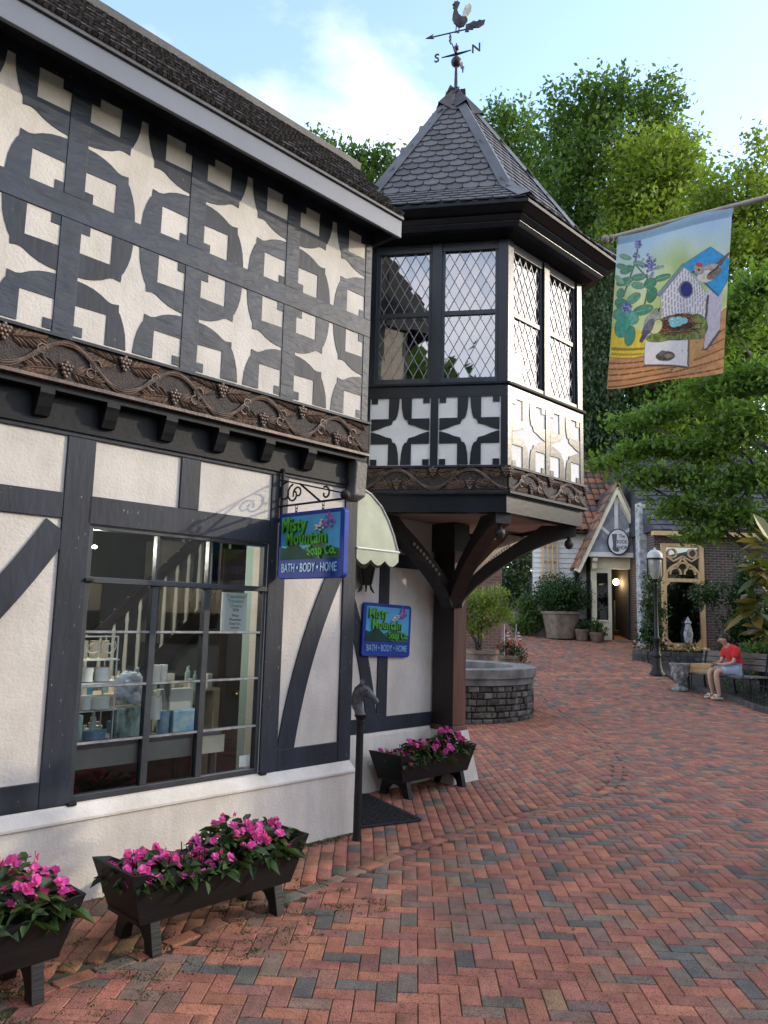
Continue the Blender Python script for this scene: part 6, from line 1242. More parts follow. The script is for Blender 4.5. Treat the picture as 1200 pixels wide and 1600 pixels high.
mb = MB(); mb.prism([(0.0, 2.45), (-0.28, 2.45), (-0.27, 2.36), (-0.18, 2.30), (-0.16, 2.14), (-0.07, 2.06), (0.0, 1.78)], lambda a, b, t: (t, a, b), -0.66, -0.52); mb.build('bracket', cream_m, sk)
# clay tile roofs: main slope and the two little gable slopes
def tone_mesh(mb, cols):
    me = mb.mesh('clay_tile'); add_col(me, 'tone', np.tile([*cols, 1], (len(me.polygons), 1))); return me
cl_cols = [(0.20, 0.075, 0.045), (0.15, 0.07, 0.05), (0.10, 0.065, 0.055), (0.24, 0.09, 0.05), (0.085, 0.07, 0.065), (0.28, 0.12, 0.07)]
def clay(w, l):
    out = []
    for c in cl_cols:
        mb = MB(); n = 5; vs = []
        for yy, lift in ((0.0, 0.03), (l * 1.2, 0.0)):
            for h in (0.0, 0.018):
                for i in range(n + 1): a = math.pi * i / n; vs.append((-w / 2 * math.cos(a), yy, lift + h + 0.045 * math.sin(a)))
        k = n + 1; fs = [(k + i, k + i + 1, 3 * k + i + 1, 3 * k + i) for i in range(n)] + [(i, i + 1, k + i + 1, k + i) for i in range(n)]; mb.add(vs, fs); out.append(tone_mesh(mb, c))
    return out
ct_me = clay(0.235, 0.31)
RZ0, RZ1 = 3.28, 6.4; ry0, ry1 = 0.05, 3.3
MB().prism([(ry0, RZ0 - 0.02), (ry1, RZ1 - 0.02), (ry1 + 3, RZ0 - 0.1)], lambda a, b, t: (t, a, b), -2.4, 3.5).build('roof_deck', mat('roof_deck', (0.05, 0.04, 0.035), 0.9), sk)
rdeck = sk.children[-1]; sl_ = math.atan2(RZ1 - RZ0, ry1 - ry0); Ls = math.hypot(RZ1 - RZ0, ry1 - ry0)
for r in range(14):
    for c in range(23):
        x = -2.3 + 0.25 * c; f = r / 14; y = ry0 + (ry1 - ry0) * f; z = RZ0 + (RZ1 - RZ0) * f
        # leave out what the front gable covers
        if abs(x - AP[0]) < (AP[1] - z) * 0.42 - 0.05: continue
        link('clay_tile', random.choice(ct_me), clay_m, rdeck, (x, y - 0.02, z + 0.01), (sl_, 0, 0))
for sx, gx in ((-1, GLx), (1, GRx)):
    p, q = V3(gx, 0, GLz + 0.08), V3(AP[0], 0, AP[1] + 0.08); d = (q - p).normalized(); L_ = (q - p).length
    mb = MB(); mb.add([p + V3(0, -0.45, 0), p + V3(0, 0.6, 0), q + V3(0, 2.2, 0), q + V3(0, -0.45, 0)], [(0, 1, 2, 3)]); sld = mb.build('gable_roof', MAT['roof_deck'], sk)
    for r in range(9):
        for c in range(3):
            pos = p + d * (L_ * r / 9) + V3(0, -0.38 + 0.25 * c, 0); nrm = V3(-d.z, 0, d.x) * (1 if sx < 0 else -1); X = V3(0, -1, 0) if sx < 0 else V3(0, 1, 0); Mx = Matrix((X, d, X.cross(d))).transposed().to_4x4(); Mx.translation = pos + X.cross(d) * 0.005; o = link('clay_tile', random.choice(ct_me), clay_m, sld); o.matrix_local = Mx
mb = MB(); [mb.ball((x_, ry1, RZ1 + 0.02), (0.16, 0.10, 0.10), 8, 5) for x_ in np.arange(-2.3, 3.5, 0.26)]; mb.build('ridge_tiles', mat('sunlit_ridge_tile', (0.42, 0.36, 0.26), 0.8, 0.2, 5), sk)['kind'] = 'stuff'  # cream ridge colour has sunlight painted in
# trellis frames on the side wall
for k in range(4): MB().box(-2.05 + 0.15 * k, -2.01 + 0.15 * k, 0.40, 0.46, 0.9, 3.0).build('trellis_bar', tan_m, sk)
for k in range(5): MB().box(-2.06, -1.54, 0.46, 0.48, 1.0 + 0.45 * k, 1.04 + 0.45 * k).build('trellis_bar', tan_m, sk)
def sock_sign(label, loc, w, h):
    t = thing('oval_sign', label, 'sign', loc); ov = [(w / 2 * math.cos(a), h / 2 * math.sin(a)) for a in [2 * math.pi * i / 28 for i in range(28)]]
    MB().prism(ov, lambda a, b, q: (a, q, b), 0.0, 0.05).build('board', black_m, t); MB().prism([(a * 0.9, b * 0.92) for a, b in ov], lambda a, b, q: (a, q, b), -0.008, 0.0).build('face', mat('oval_white%d' % int(w * 100), (0.68, 0.68, 0.70), 0.5, 0.04, 5), t)
    sock = [(-0.30, 0.30), (-0.06, 0.30), (-0.09, 0.0), (-0.10, -0.18), (0.0, -0.27), (0.04, -0.34), (-0.04, -0.38), (-0.20, -0.36), (-0.28, -0.28), (-0.25, -0.1)]
    MB().prism([(a * w, b * h) for a, b in sock], lambda a, b, q: (a, q, b), -0.013, -0.009).build('sock_emblem', mat('sock_grey%d' % int(w * 100), (0.12, 0.12, 0.13), 0.6, 0.3, 40), t)
    for i, tx in enumerate(('The', 'SOCK', 'SHOP')): lettering(t, tx, 0.16 * w, (0.22 - 0.22 * i) * h, 0.19 * h, ink, -0.011, 0.002, 0.002, sx=0.78)
sock_sign('large oval sock shop sign hung on the grey gable', (7.08, 23.02, 4.06), 0.66, 0.80)
sock_sign('small oval sock shop sign on the white siding below the wall lamp', (6.00, 23.82, 2.36), 0.40, 0.55)
wl = thing('wall_lamp', 'small black carriage lamp above the little oval sign', 'lamp', (6.02, 23.84, 3.05)); MB().lathe([(0.0, -0.18), (0.05, -0.15), (0.09, 0.05), (0.10, 0.07), (0.03, 0.16), (0.0, 0.22)], 8).build('lantern', iron_m, wl); MB().tube([(0, 0, -0.1), (0, 0.1, -0.16), (0, 0.1, 0.05)], 0.015, 5).build('arm', iron_m, wl)
tag(MB().box(-0.17, 0.17, -0.17, 0.17, 0, 4.15).build('stone_column', colm, None, bevel=0.02, loc=(7.50, 22.05, 0.95)), 'tall mottled grey stone column beside the sock shop door', 'column')
# brick shop with gothic window
gs = thing('brick_shop', 'dark brick shop with tan gothic window and slate roof', 'building', (10.3, 21.3, 0.9))
MB().box(-2.75, 4.5, 0, 0.3, -0.2, 3.5).build('wall', dkbrick, gs); MB().box(-2.75, -2.45, 0.3, 4, -0.2, 3.4).build('wall', dkbrick, gs)
sr = MB().prism([(-0.25, 3.30), (3.3, 6.2), (6.0, 3.3)], lambda a, b, t: (t, a, b), -2.85, 4.6).build('roof', mat('blue_slate', (0.045, 0.048, 0.062), 0.6, 0.25, 2.5, 0.3, 10), gs); slope = math.atan2(2.9, 3.55)
smb = MB()
for r in range(17):
    x = -2.85; f = r / 17; y = -0.27 + 3.55 * f; z = 3.30 + 2.9 * f
    while x < 4.5:
        w = random.uniform(0.18, 0.3); h = random.uniform(0.008, 0.03); smb.hexa([(x, y, z), (x + w - 0.008, y, z), (x + w - 0.008, y + 0.26 * math.cos(slope), z + 0.26 * math.sin(slope)), (x, y + 0.26 * math.cos(slope), z + 0.26 * math.sin(slope)), (x, y - 0.02, z + 0.02 + h), (x + w - 0.008, y - 0.02, z + 0.02 + h), (x + w - 0.008, y + 0.26 * math.cos(slope) - 0.01, z + 0.26 * math.sin(slope) + 0.012), (x, y + 0.26 * math.cos(slope) - 0.01, z + 0.26 * math.sin(slope) + 0.012)]); x += w
tag(smb.build('slates', MAT['blue_slate'], sr), kind='stuff')
MB().box(-2.85, 4.6, -0.30, -0.05, 3.17, 3.29).build('eaves_board', tan_m, gs)
gw = empty('gothic_window', parent=gs, loc=(-2.0, -0.02, 0.12))
def gbox(x0, x1, z0, z1, name='frame', y0=-0.08, y1=0.04): return MB().box(x0, x1, y0, y1, z0, z1).build(name, tan_m, gw, bevel=0.01)
Wg, Hg = 1.18, 2.85
gbox(-Wg / 2, -Wg / 2 + 0.13, 0, Hg); gbox(Wg / 2 - 0.13, Wg / 2, 0, Hg); gbox(-Wg / 2 + 0.13, Wg / 2 - 0.13, 0, 0.12); gbox(-Wg / 2 + 0.13, Wg / 2 - 0.13, Hg - 0.1, Hg); gbox(-Wg / 2 + 0.13, Wg / 2 - 0.13, 1.78, 1.88); gbox(-Wg / 2 - 0.07, Wg / 2 + 0.07, -0.08, -0.001, 'sill', -0.14, 0.04)
iw = Wg / 2 - 0.13
def garc(pts, w, name='tracery'):
    mb = MB()
    for a, b in zip(pts[:-1], pts[1:]): mb.bar((a[0], -0.03, a[1]), (b[0], -0.03, b[1]), 0.07, w, up=(0, 1, 0)) if False else mb.bar((a[0], -0.03, a[1]), (b[0], -0.03, b[1]), w, 0.08, up=(0, 1, 0))
    mb.build(name, tan_m, gw)
og = [(-iw, 1.90), (-iw + 0.02, 2.05), (-0.30, 2.20), (-0.12, 2.30), (0.0, 2.47)]
garc(og, 0.06); garc([(-x, z) for x, z in og], 0.06)
for cx, cz, r in ((-0.2, 2.02, 0.15), (0.2, 2.02, 0.15), (0.0, 2.17, 0.15)): garc([(cx + r * math.cos(t), cz + r * math.sin(t)) for t in np.linspace(-0.2, math.pi + 0.2, 9)], 0.045)
for sx in (-1, 1):
    garc([(sx * 0.28 + 0.12 * math.cos(t), 2.58 + 0.12 * math.sin(t)) for t in np.linspace(0, 2 * math.pi, 13)], 0.04); garc([(sx * iw, 2.5), (sx * 0.25, 2.36), (0, 2.5)], 0.04)
for sx in (-1, 1):
    for z_, s2 in ((0.12, 1), (1.78, -1)): MB().prism([(sx * iw, z_), (sx * (iw - 0.12), z_), (sx * iw, z_ + s2 * 0.12)], lambda a, b, t: (a, t, b), -0.07, 0.02).build('corner_piece', tan_m, gw)
MB().add([(-iw, -0.01, 0.12), (iw, -0.01, 0.12), (iw, -0.01, 1.78), (-iw, -0.01, 1.78)], [(0, 1, 2, 3)]).build('pane', glass_mat('shop_front_glass', (0.25, 0.26, 0.27), 0.10), gw); MB().add([(-iw, -0.012, 1.88), (iw, -0.012, 1.88), (iw, -0.012, Hg - 0.1), (-iw, -0.012, Hg - 0.1)], [(0, 1, 2, 3)]).build('pane', glass_mat('upper_gothic_glass', (0.2, 0.2, 0.22), 0.22), gw)
MB().box(-iw, iw, 0.02, 0.03, 0.05, Hg).build('dark_back', darkin, gw)
# gnome-like figure avoided; plain display dummy inside
tag(MB().lathe([(0.0, 0), (0.10, 0.0), (0.13, 0.25), (0.07, 0.5), (0.10, 0.55), (0.0, 0.72)], 10).build('display_figure', mat('pale_figure', (0.45, 0.45, 0.47), 0.6, 0.4, 14, col2=(0.05, 0.05, 0.05)), None, smooth=True, loc=(8.38, 21.17, 1.15)), 'pale display figure standing against the gothic shop window', 'figure')
# low stone planter wall with flowers
pw = thing('planter_wall', 'low dark stone planter wall below the gothic window', 'wall', (7.2, 19.6, 0.6)); rs = random.Random(9)
wpts = [(-0.75, 0.35), (-0.45, 0.02), (0.2, -0.35), (0.9, -0.6), (1.8, -0.8), (3.2, -0.9)]
for (ax, ay), (bx_, by_) in zip(wpts[:-1], wpts[1:]):
    l = math.hypot(bx_ - ax, by_ - ay); ang = math.atan2(by_ - ay, bx_ - ax)
    MB().box(0, l, 0.02, 0.22, -0.2, 0.36).build('wall_core', MAT['dark_stone_joint'], pw, loc=(ax, ay, 0), rot=(0, 0, ang))
    for r in range(4):
        x = 0
        while x < l - 0.02:
            w = min(rs.uniform(0.14, 0.3), l - x); mb = MB(); mb.box(x + 0.006, x + w - 0.006, rs.uniform(-0.02, 0.01), 0.1, 0.1 * r - 0.04, 0.1 * r + 0.053); me = mb.mesh('stone'); tn = rs.uniform(0.35, 0.75); add_col(me, 'tone', np.tile([tn, tn, tn, 1], (len(me.polygons), 1))); link('stone', me, stone_m, pw, (ax, ay, 0), (0, 0, ang)); x += w
rng = np.random.default_rng(12)
fb_ = thing('flower_bed', 'red and white flowers along the top of the low stone planter wall', 'flowers', (7.2, 19.7, 0.95))
C = [(rng.uniform(-0.6, 2.4), 0, 0) for _ in range(46)]; C = [(x, 0.25 - 0.42 * x + rng.uniform(0, 0.3), rng.uniform(0, 0.16)) for x, _, _ in C]
leaf_obj('leaves', [leaf_cloud(C, 14, (0.07, 0.07, 0.05), 0.08, rng)], drk_m, fb_); leaf_obj('blossoms', [rosettes(np.array(C[:26]) + np.array([0, -0.05, 0.09]), 0.045, rng)], leaf_mat('red_white_petal', (0.55, 0.03, 0.06), (0.75, 0.65, 0.62), 0.2), fb_)
# evergreen shrubs in the planter
def shrub(name, label, base, blobs, m, clumps, per, leaf, spread, seed, group=None, stems=5, cat='shrub', droop=0.0):
    rng = np.random.default_rng(seed); t = thing(name, label, cat, base, 0, group); C = blob_points(blobs, clumps, rng, 0.25)
    leaf_obj('foliage', [leaf_cloud(C, per, spread, leaf, rng, droop=droop)], m, t)
    for k in range(stems): c = C[int(rng.integers(0, len(C)))]; MB().tube([(rng.normal(0, 0.03), rng.normal(0, 0.03), 0), (c[0] * 0.4, c[1] * 0.4, c[2] * 0.5), tuple(c)], [0.018, 0.012, 0.004], 5).build('stem', bark_m, t)
    return t
shrub('yew_shrub', 'dark evergreen bush between lamp post and gothic window', (7.05, 20.2, 0.9), [((0, 0, 0.5), (0.35, 0.3, 0.5)), ((0.05, 0, 1.1), (0.3, 0.3, 0.5)), ((0, 0, 1.7), (0.2, 0.2, 0.4))], drk_m, 150, 18, 0.09, (0.09, 0.09, 0.07), 51)
shrub('yew_shrub', 'tall dark evergreen bush right of the gothic window', (8.55, 19.4, 0.9), [((-0.35, 0, 1.5), (0.5, 0.4, 0.35)), ((0.35, 0, 0.6), (0.5, 0.4, 0.6)), ((0.5, 0, 1.4), (0.45, 0.4, 0.6)), ((0.65, 0, 2.1), (0.4, 0.4, 0.5)), ((0.9, 0, 0.7), (0.6, 0.5, 0.7))], drk_m, 360, 18, 0.10, (0.1, 0.1, 0.08), 52)
shrub('laurel_shrub', 'broad dark shrub behind the bench at the right edge', (9.1, 17.6, 0.5), [((0, 0, 0.5), (0.8, 0.5, 0.5)), ((0.4, 0, 1.2), (0.7, 0.5, 0.6)), ((0.3, 0, 2.0), (0.6, 0.5, 0.5)), ((-0.5, 0, 0.4), (0.5, 0.4, 0.4))], oak_m, 300, 18, 0.12, (0.12, 0.12, 0.1), 53)
# lamp post
lp = thing('lamp_post', 'black iron street lamp post with white capped lantern', 'lamp post', (6.37, 17.95, gz(6.37, 17.95)))
MB().lathe([(0.17, 0), (0.17, 0.05), (0.13, 0.10), (0.125, 0.14), (0.10, 0.20), (0.085, 0.40), (0.10, 0.42), (0.10, 0.46), (0.075, 0.50), (0.07, 0.78), (0.085, 0.80), (0.085, 0.84), (0.05, 0.88), (0.042, 1.5), (0.036, 2.05), (0.05, 2.07), (0.05, 2.11), (0.03, 2.14)], 14).build('column', iron_m, lp, smooth=True)
mb = MB()
for sx in (-1, 1): mb.tube([(0, 0, 2.10), (sx * 0.12, 0, 2.16), (sx * 0.18, 0, 2.30), (sx * 0.18, 0, 2.50), (sx * 0.175, 0, 2.72)], 0.013, 6)
mb.tube([(-0.2, 0, 1.93), (0.2, 0, 1.93)], 0.012, 6); mb.build('lantern_cradle', iron_m, lp)
MB().lathe([(0.06, 2.20), (0.10, 2.30), (0.145, 2.55), (0.15, 2.66), (0.14, 2.68)], 12).build('lantern_glass', mat('frosted_globe', (0.30, 0.30, 0.28), 0.3, 0.1, 5), lp, smooth=True); MB().lathe([(0.05, 2.14), (0.07, 2.20), (0.03, 2.21)], 12).build('lantern_base', iron_m, lp)
MB().lathe([(0.18, 2.68), (0.185, 2.70), (0.165, 2.80), (0.10, 2.87), (0.03, 2.895), (0.03, 2.92), (0.0, 2.95)], 14).build('lantern_cap', mat('lantern_cap_grey', (0.5, 0.5, 0.49), 0.5), lp, smooth=True); MB().lathe([(0.185, 2.66), (0.19, 2.69), (0.17, 2.695)], 14).build('cap_ring', iron_m, lp)
# urn
ur = thing('stone_urn', 'pale carved stone urn standing beside the bench', 'urn', (6.27, 16.35, gz(6, 16.35))); urm = mat('carved_urn_stone', (0.27, 0.265, 0.25), 0.9, 0.35, 12, 0.9, 24)
MB().lathe([(0.17, 0), (0.17, 0.03), (0.13, 0.06), (0.07, 0.09), (0.06, 0.13), (0.10, 0.16), (0.145, 0.28), (0.17, 0.42), (0.19, 0.50), (0.205, 0.52), (0.205, 0.55), (0.17, 0.55), (0.15, 0.45), (0.0, 0.45)], 20).build('bowl', urm, ur, smooth=True)
for k in range(8): a = k * math.pi / 4; MB().ball((0.155 * math.cos(a), 0.155 * math.sin(a), 0.33), (0.035, 0.035, 0.07), 6, 5).build('carved_leaf', urm, ur)
# bench
bf, ba = dv(242), dv(152); bo = V3(6.95, 15.75, gz(6.9, 15.75))
bn = thing('park_bench', 'weathered wooden slat bench with black iron ends', 'bench', bo); wdg = mat('weathered_bench_wood', (0.15, 0.13, 0.115), 0.85, 0.25, 6, 0.4, 30, stretch=(1, 1, 6))
def bp(a, f, z): v = ba * a + bf * f; return V3(v.x, v.y, z)
for k in range(5): MB().hexa([bp(-0.8, 0.24 - 0.105 * k, 0.43), bp(0.8, 0.24 - 0.105 * k, 0.43), bp(0.8, 0.145 - 0.105 * k, 0.43), bp(-0.8, 0.145 - 0.105 * k, 0.43), bp(-0.8, 0.24 - 0.105 * k, 0.46), bp(0.8, 0.24 - 0.105 * k, 0.46), bp(0.8, 0.145 - 0.105 * k, 0.46), bp(-0.8, 0.145 - 0.105 * k, 0.46)]).build('seat_slat', wdg, bn)
for k in range(3): z = 0.55 + 0.12 * k; y = -0.29 - 0.03 * k; MB().hexa([bp(-0.8, y, z), bp(0.8, y, z), bp(0.8, y - 0.03, z), bp(-0.8, y - 0.03, z), bp(-0.8, y - 0.02, z + 0.10), bp(0.8, y - 0.02, z + 0.10), bp(0.8, y - 0.05, z + 0.10), bp(-0.8, y - 0.05, z + 0.10)]).build('back_slat', wdg, bn)
for a in (-0.72, 0.0, 0.72):
    mb = MB(); mb.tube([bp(a, 0.22, 0), bp(a, 0.20, 0.2), bp(a, 0.21, 0.42)], 0.022, 6); mb.build('leg', iron_m, bn); mb = MB(); mb.tube([bp(a, -0.34, 0), bp(a, -0.28, 0.25), bp(a, -0.27, 0.45), bp(a, -0.36, 0.88)], 0.022, 6); mb.build('leg', iron_m, bn); MB().tube([bp(a, 0.22, 0.415), bp(a, -0.28, 0.415)], 0.016, 6).build('rail', iron_m, bn)
# cardboard boxes on the bench
card_m = mat('brown_cardboard', (0.36, 0.22, 0.10), 0.8, 0.08, 5)
for k, lb in enumerate(('lower flat cardboard box lying on the bench beside the boy', 'upper flat cardboard box stacked on the bench beside the boy')):
    o = MB().box(-0.24, 0.24, -0.22, 0.22, 0, 0.085).build('cardboard_box', card_m, None, bevel=0.004, loc=bo + bp(-0.42 + 0.02 * k, 0.02, 0.462 + 0.088 * k), rot=(0, 0, R(90 - 152 + 4 * k))); tag(o, lb, 'box')
# low iron fence on a kerb, curving to the right edge
kb = [(6.42, 16.75), (6.75, 16.1), (6.98, 15.3), (7.05, 14.6), (7.2, 14.05), (7.7, 13.6), (8.4, 13.3)]
fe = thing('garden_fence', 'low black iron hoop fence round the planting bed', 'fence', (7.05, 14.6, 0.08)); KP = resample(np.array(kb), 0.105)
for i, (x, y) in enumerate(KP):
    z = gz(x, y) - 0.08
    if 3 < i < 17: continue   # the bench stands here
    MB().tube([(x - 7.05, y - 14.6, z), (x - 7.05, y - 14.6, z + 0.52 + 0.05 * (i % 2))], 0.009, 5).build('picket', iron_m, fe)
for h in (0.12, 0.46): MB().tube([(x - 7.05, y - 14.6, gz(x, y) - 0.08 + h) for x, y in KP[17:]], 0.009, 5).build('rail', iron_m, fe)
kr = MB(); 
for (x0, y0), (x1, y1) in zip(kb[:-1], kb[1:]): kr.bar((x0, y0, gz(x0, y0) + 0.03), (x1, y1, gz(x1, y1) + 0.03), 0.13, 0.14)
tag(kr.build('bed_kerb', mat('kerb_stone', (0.09, 0.08, 0.075), 0.9, 0.3, 6, 0.4, 20), None), kind='structure')
mb = MB(); P_ = [(6.5, 17.4), (6.45, 16.75), (6.75, 16.1), (6.98, 15.3), (7.05, 14.6), (7.2, 14.05), (7.7, 13.6), (8.4, 13.3), (13, 13.3), (13, 20.5), (7.4, 20.5), (6.75, 19.7)]
mb.add([(x, y, gz(x, y) + 0.03) for x, y in P_], [tuple(range(len(P_)))]); tag(mb.build('bed_soil', soil_m, None), kind='structure')
rng = np.random.default_rng(77); C = [(rng.uniform(7.2, 10), rng.uniform(13.8, 19), 0) for _ in range(260)]; C = [(x, y, gz(x, y) + 0.08) for x, y, _ in C if x > 7.3 or y < 14.5]
tag(leaf_obj('ground_cover', [leaf_cloud(C, 16, (0.14, 0.14, 0.05), 0.07, rng)], drk_m), 'low dark ground cover in the fenced planting bed', 'ground cover', kind='stuff')
tb = thing('litter_bin', 'black slatted litter bin behind the bench at the right edge', 'bin', (8.05, 16.0, gz(8, 16)))
MB().lathe([(0.22, 0.05), (0.25, 0.75), (0.27, 0.76), (0.27, 0.82), (0.18, 0.84)], 16).build('drum', black_m, tb); [MB().bar((0.235 * math.cos(a), 0.235 * math.sin(a), 0.04), (0.265 * math.cos(a), 0.265 * math.sin(a), 0.76), 0.03, 0.012).build('slat', iron_m, tb) for a in [k * math.pi / 8 for k in range(16)]]

# ------------------------------------------------------------------ pots and shrubs round the fountain and the path
def pot(name, label, loc, r0, r1, h, m, group=None):
    t = thing(name, label, 'pot', loc, 0, group); MB().lathe([(0, 0), (r0, 0), (r1, h - 0.08), (r1 * 1.08, h - 0.075), (r1 * 1.1, h), (r1 * 0.95, h), (r1 * 0.93, h - 0.08), (0, h - 0.08)], 22).build('bowl', m, t, smooth=True); MB().lathe([(0, h - 0.075), (r1 * 0.92, h - 0.075)], 16).build('soil', soil_m, t); return t
potc = mat('sandy_concrete_pot', (0.22, 0.175, 0.135), 0.9, 0.2, 5, 0.4, 30, dirt=0.3); terr = mat('terracotta_pot', (0.17, 0.11, 0.085), 0.9, 0.2, 8, 0.3, 30)
pot('concrete_pot', 'large sandy concrete pot behind the fountain basin', (2.15, 17.0, gz(2, 17)), 0.30, 0.40, 0.62, potc)
shrub('laceleaf_shrub', 'airy lime green shrub in the concrete pot behind the fountain', (2.15, 17.0, gz(2, 17) + 0.55), [((0.15, 0, 0.95), (0.55, 0.5, 0.35)), ((0.3, 0, 1.25), (0.5, 0.45, 0.3)), ((-0.3, 0, 1.0), (0.5, 0.45, 0.4)), ((0.55, 0, 0.85), (0.3, 0.3, 0.2)), ((0.0, 0, 0.6), (0.4, 0.35, 0.3))], yel_m, 250, 14, 0.075, (0.09, 0.09, 0.05), 61, None, 12)
pot('flower_pot', 'small pot of red flowers with little flags beside the path', (2.95, 18.0, gz(3, 18)), 0.18, 0.24, 0.36, potc)
rng = np.random.default_rng(14); ft = thing('red_flowers', 'bushy red and pink flowers in the small pot by the path', 'flowers', (2.95, 18.0, gz(3, 18) + 0.32)); C = blob_points([((0, 0, 0.2), (0.32, 0.3, 0.22)), ((0.25, 0, 0.05), (0.25, 0.25, 0.2))], 60, rng, 0.3)
leaf_obj('leaves', [leaf_cloud(C, 14, (0.06, 0.06, 0.05), 0.07, rng)], drk_m, ft); leaf_obj('blossoms', [rosettes(C[:44] * np.array([1.05, 1.05, 1.05]) + np.array([0, -0.04, 0.03]), 0.04, rng)], leaf_mat('red_petal', (0.40, 0.03, 0.04), (0.62, 0.22, 0.22), 0.2), ft)
redst = mat('flag_red', (0.45, 0.03, 0.04), 0.7, 0.05, 5); blst = mat('flag_blue', (0.02, 0.03, 0.16), 0.7, 0.05, 5)
for k, (x, lb) in enumerate(((-0.10, 'left small striped flag stuck in the red flower pot'), (0.15, 'right small striped flag stuck in the red flower pot'))):
    t = thing('small_flag', lb, 'flag', (2.95 + x, 17.9, gz(3, 18) + 0.35)); MB().tube([(0, 0, 0), (0.02 * k, 0, 0.72)], 0.006, 5).build('stick', white_m, t)
    for j in range(7): MB().hexa([(0.015 + 0.012 * j, 0, 0.34 + 0.0 * j + 0.035 * (6 - j)), (0.05 + 0.012 * j, 0, 0.33 + 0.035 * (6 - j)), (0.05 + 0.012 * j, 0.006, 0.33 + 0.035 * (6 - j)), (0.015 + 0.012 * j, 0.006, 0.34 + 0.035 * (6 - j)), (0.015 + 0.012 * j, 0, 0.373 + 0.035 * (6 - j)), (0.10 + 0.012 * j, 0, 0.35 + 0.035 * (6 - j)), (0.10 + 0.012 * j, 0.006, 0.35 + 0.035 * (6 - j)), (0.015 + 0.012 * j, 0.006, 0.373 + 0.035 * (6 - j))]).build('stripe', redst if j % 2 == 0 else white_m, t)
    MB().box(0.012, 0.05, -0.004, 0.0, 0.50, 0.60).build('canton', blst, t)
tag(MB().box(-0.9, 0.55, -0.25, 0.25, -0.1, 2.6).build('brick_pier', redbrick, None, loc=(2.55, 20.2, gz(2.5, 20.2))), 'dark brick wall end behind the potted lime shrub', 'wall')
pot('concrete_pot', 'very large concrete pot beside the white siding of the sock shop', (5.45, 23.5, gz(5.45, 23.5)), 0.42, 0.56, 0.80, potc)
shrub('boxwood_shrub', 'dense round green bush in the very large pot', (5.45, 23.5, gz(5.45, 23.5) + 0.7), [((0.0, 0, 0.75), (0.85, 0.7, 0.55)), ((-0.35, 0, 0.55), (0.5, 0.5, 0.4)), ((0.45, 0, 0.55), (0.45, 0.5, 0.4)), ((0, 0, 0.2), (0.5, 0.5, 0.25))], leaf_mat('boxwood_leaf', (0.010, 0.035, 0.010), (0.045, 0.105, 0.022), 0.15), 420, 18, 0.075, (0.09, 0.09, 0.07), 62)
shrub('laurel_shrub', 'pale leaved shrub at the edge of the path left of the big pot', (4.75, 24.0, gz(4.75, 24)), [((0, 0, 0.6), (0.55, 0.5, 0.5)), ((-0.2, 0, 0.95), (0.35, 0.3, 0.25)), ((-0.3, 0, 0.3), (0.4, 0.4, 0.3))], oak_m, 170, 14, 0.12, (0.1, 0.1, 0.08), 63)
pot('terracotta_pot', 'pale clay pot on the left below the small oval sign', (5.98, 23.1, gz(6, 23.1)), 0.15, 0.20, 0.34, terr, 'clay pots by the sock shop'); pot('terracotta_pot', 'dark clay pot on the right below the shop window', (6.40, 23.0, gz(6.4, 23)), 0.17, 0.22, 0.28, terr, 'clay pots by the sock shop')
shrub('potted_plant', 'little plant in the pale clay pot', (5.98, 23.1, gz(6, 23.1) + 0.26), [((0, 0, 0.16), (0.22, 0.2, 0.15))], drk_m, 30, 10, 0.09, (0.05, 0.05, 0.05), 64, None, 3, 'plant'); shrub('potted_plant', 'spiky plant in the dark clay pot', (6.40, 23.0, gz(6.4, 23) + 0.2), [((0, 0, 0.2), (0.26, 0.2, 0.2))], oak_m, 34, 10, 0.10, (0.06, 0.06, 0.07), 65, None, 3, 'plant')
# rising bank and hedge along the far path
bank = MB(); bpts = [(4.3, 26), (4.9, 25), (5.2, 24.4), (8, 24.4), (8, 40), (5.2, 40), (4.6, 32)]
bank.add([(x, y, gz(x, y) + 0.15) for x, y in bpts] + [(x, y, gz(x, y) - 0.3) for x, y in bpts], [tuple(range(7))] + [(i, (i + 1) % 7, 7 + (i + 1) % 7, 7 + i) for i in range(7)]); tag(bank.build('planting_bank', earth_m, None), kind='structure')
rng = np.random.default_rng(91)
for k, (x, y, r, lb) in enumerate(((0.6, 26.5, 1.7, 'dark hedge bush behind the brick wall end'), (5.4, 31, 1.5, 'dark bush on the bank beside the far path'), (4.0, 36, 2.0, 'farthest dark bush closing the top of the path'), (1.6, 32, 1.7, 'dark bush on the left of the far path'))): shrub('hedge_bush', lb, (x, y, gz(x, y)), [((0, 0, r * 0.6), (r, r, r * 0.7)), ((0.3, 0, r * 1.3), (r * 0.7, r * 0.7, r * 0.5))], drk_m, 260, 18, 0.16, (0.2, 0.2, 0.16), 70 + k, 'hedge bushes up the path')

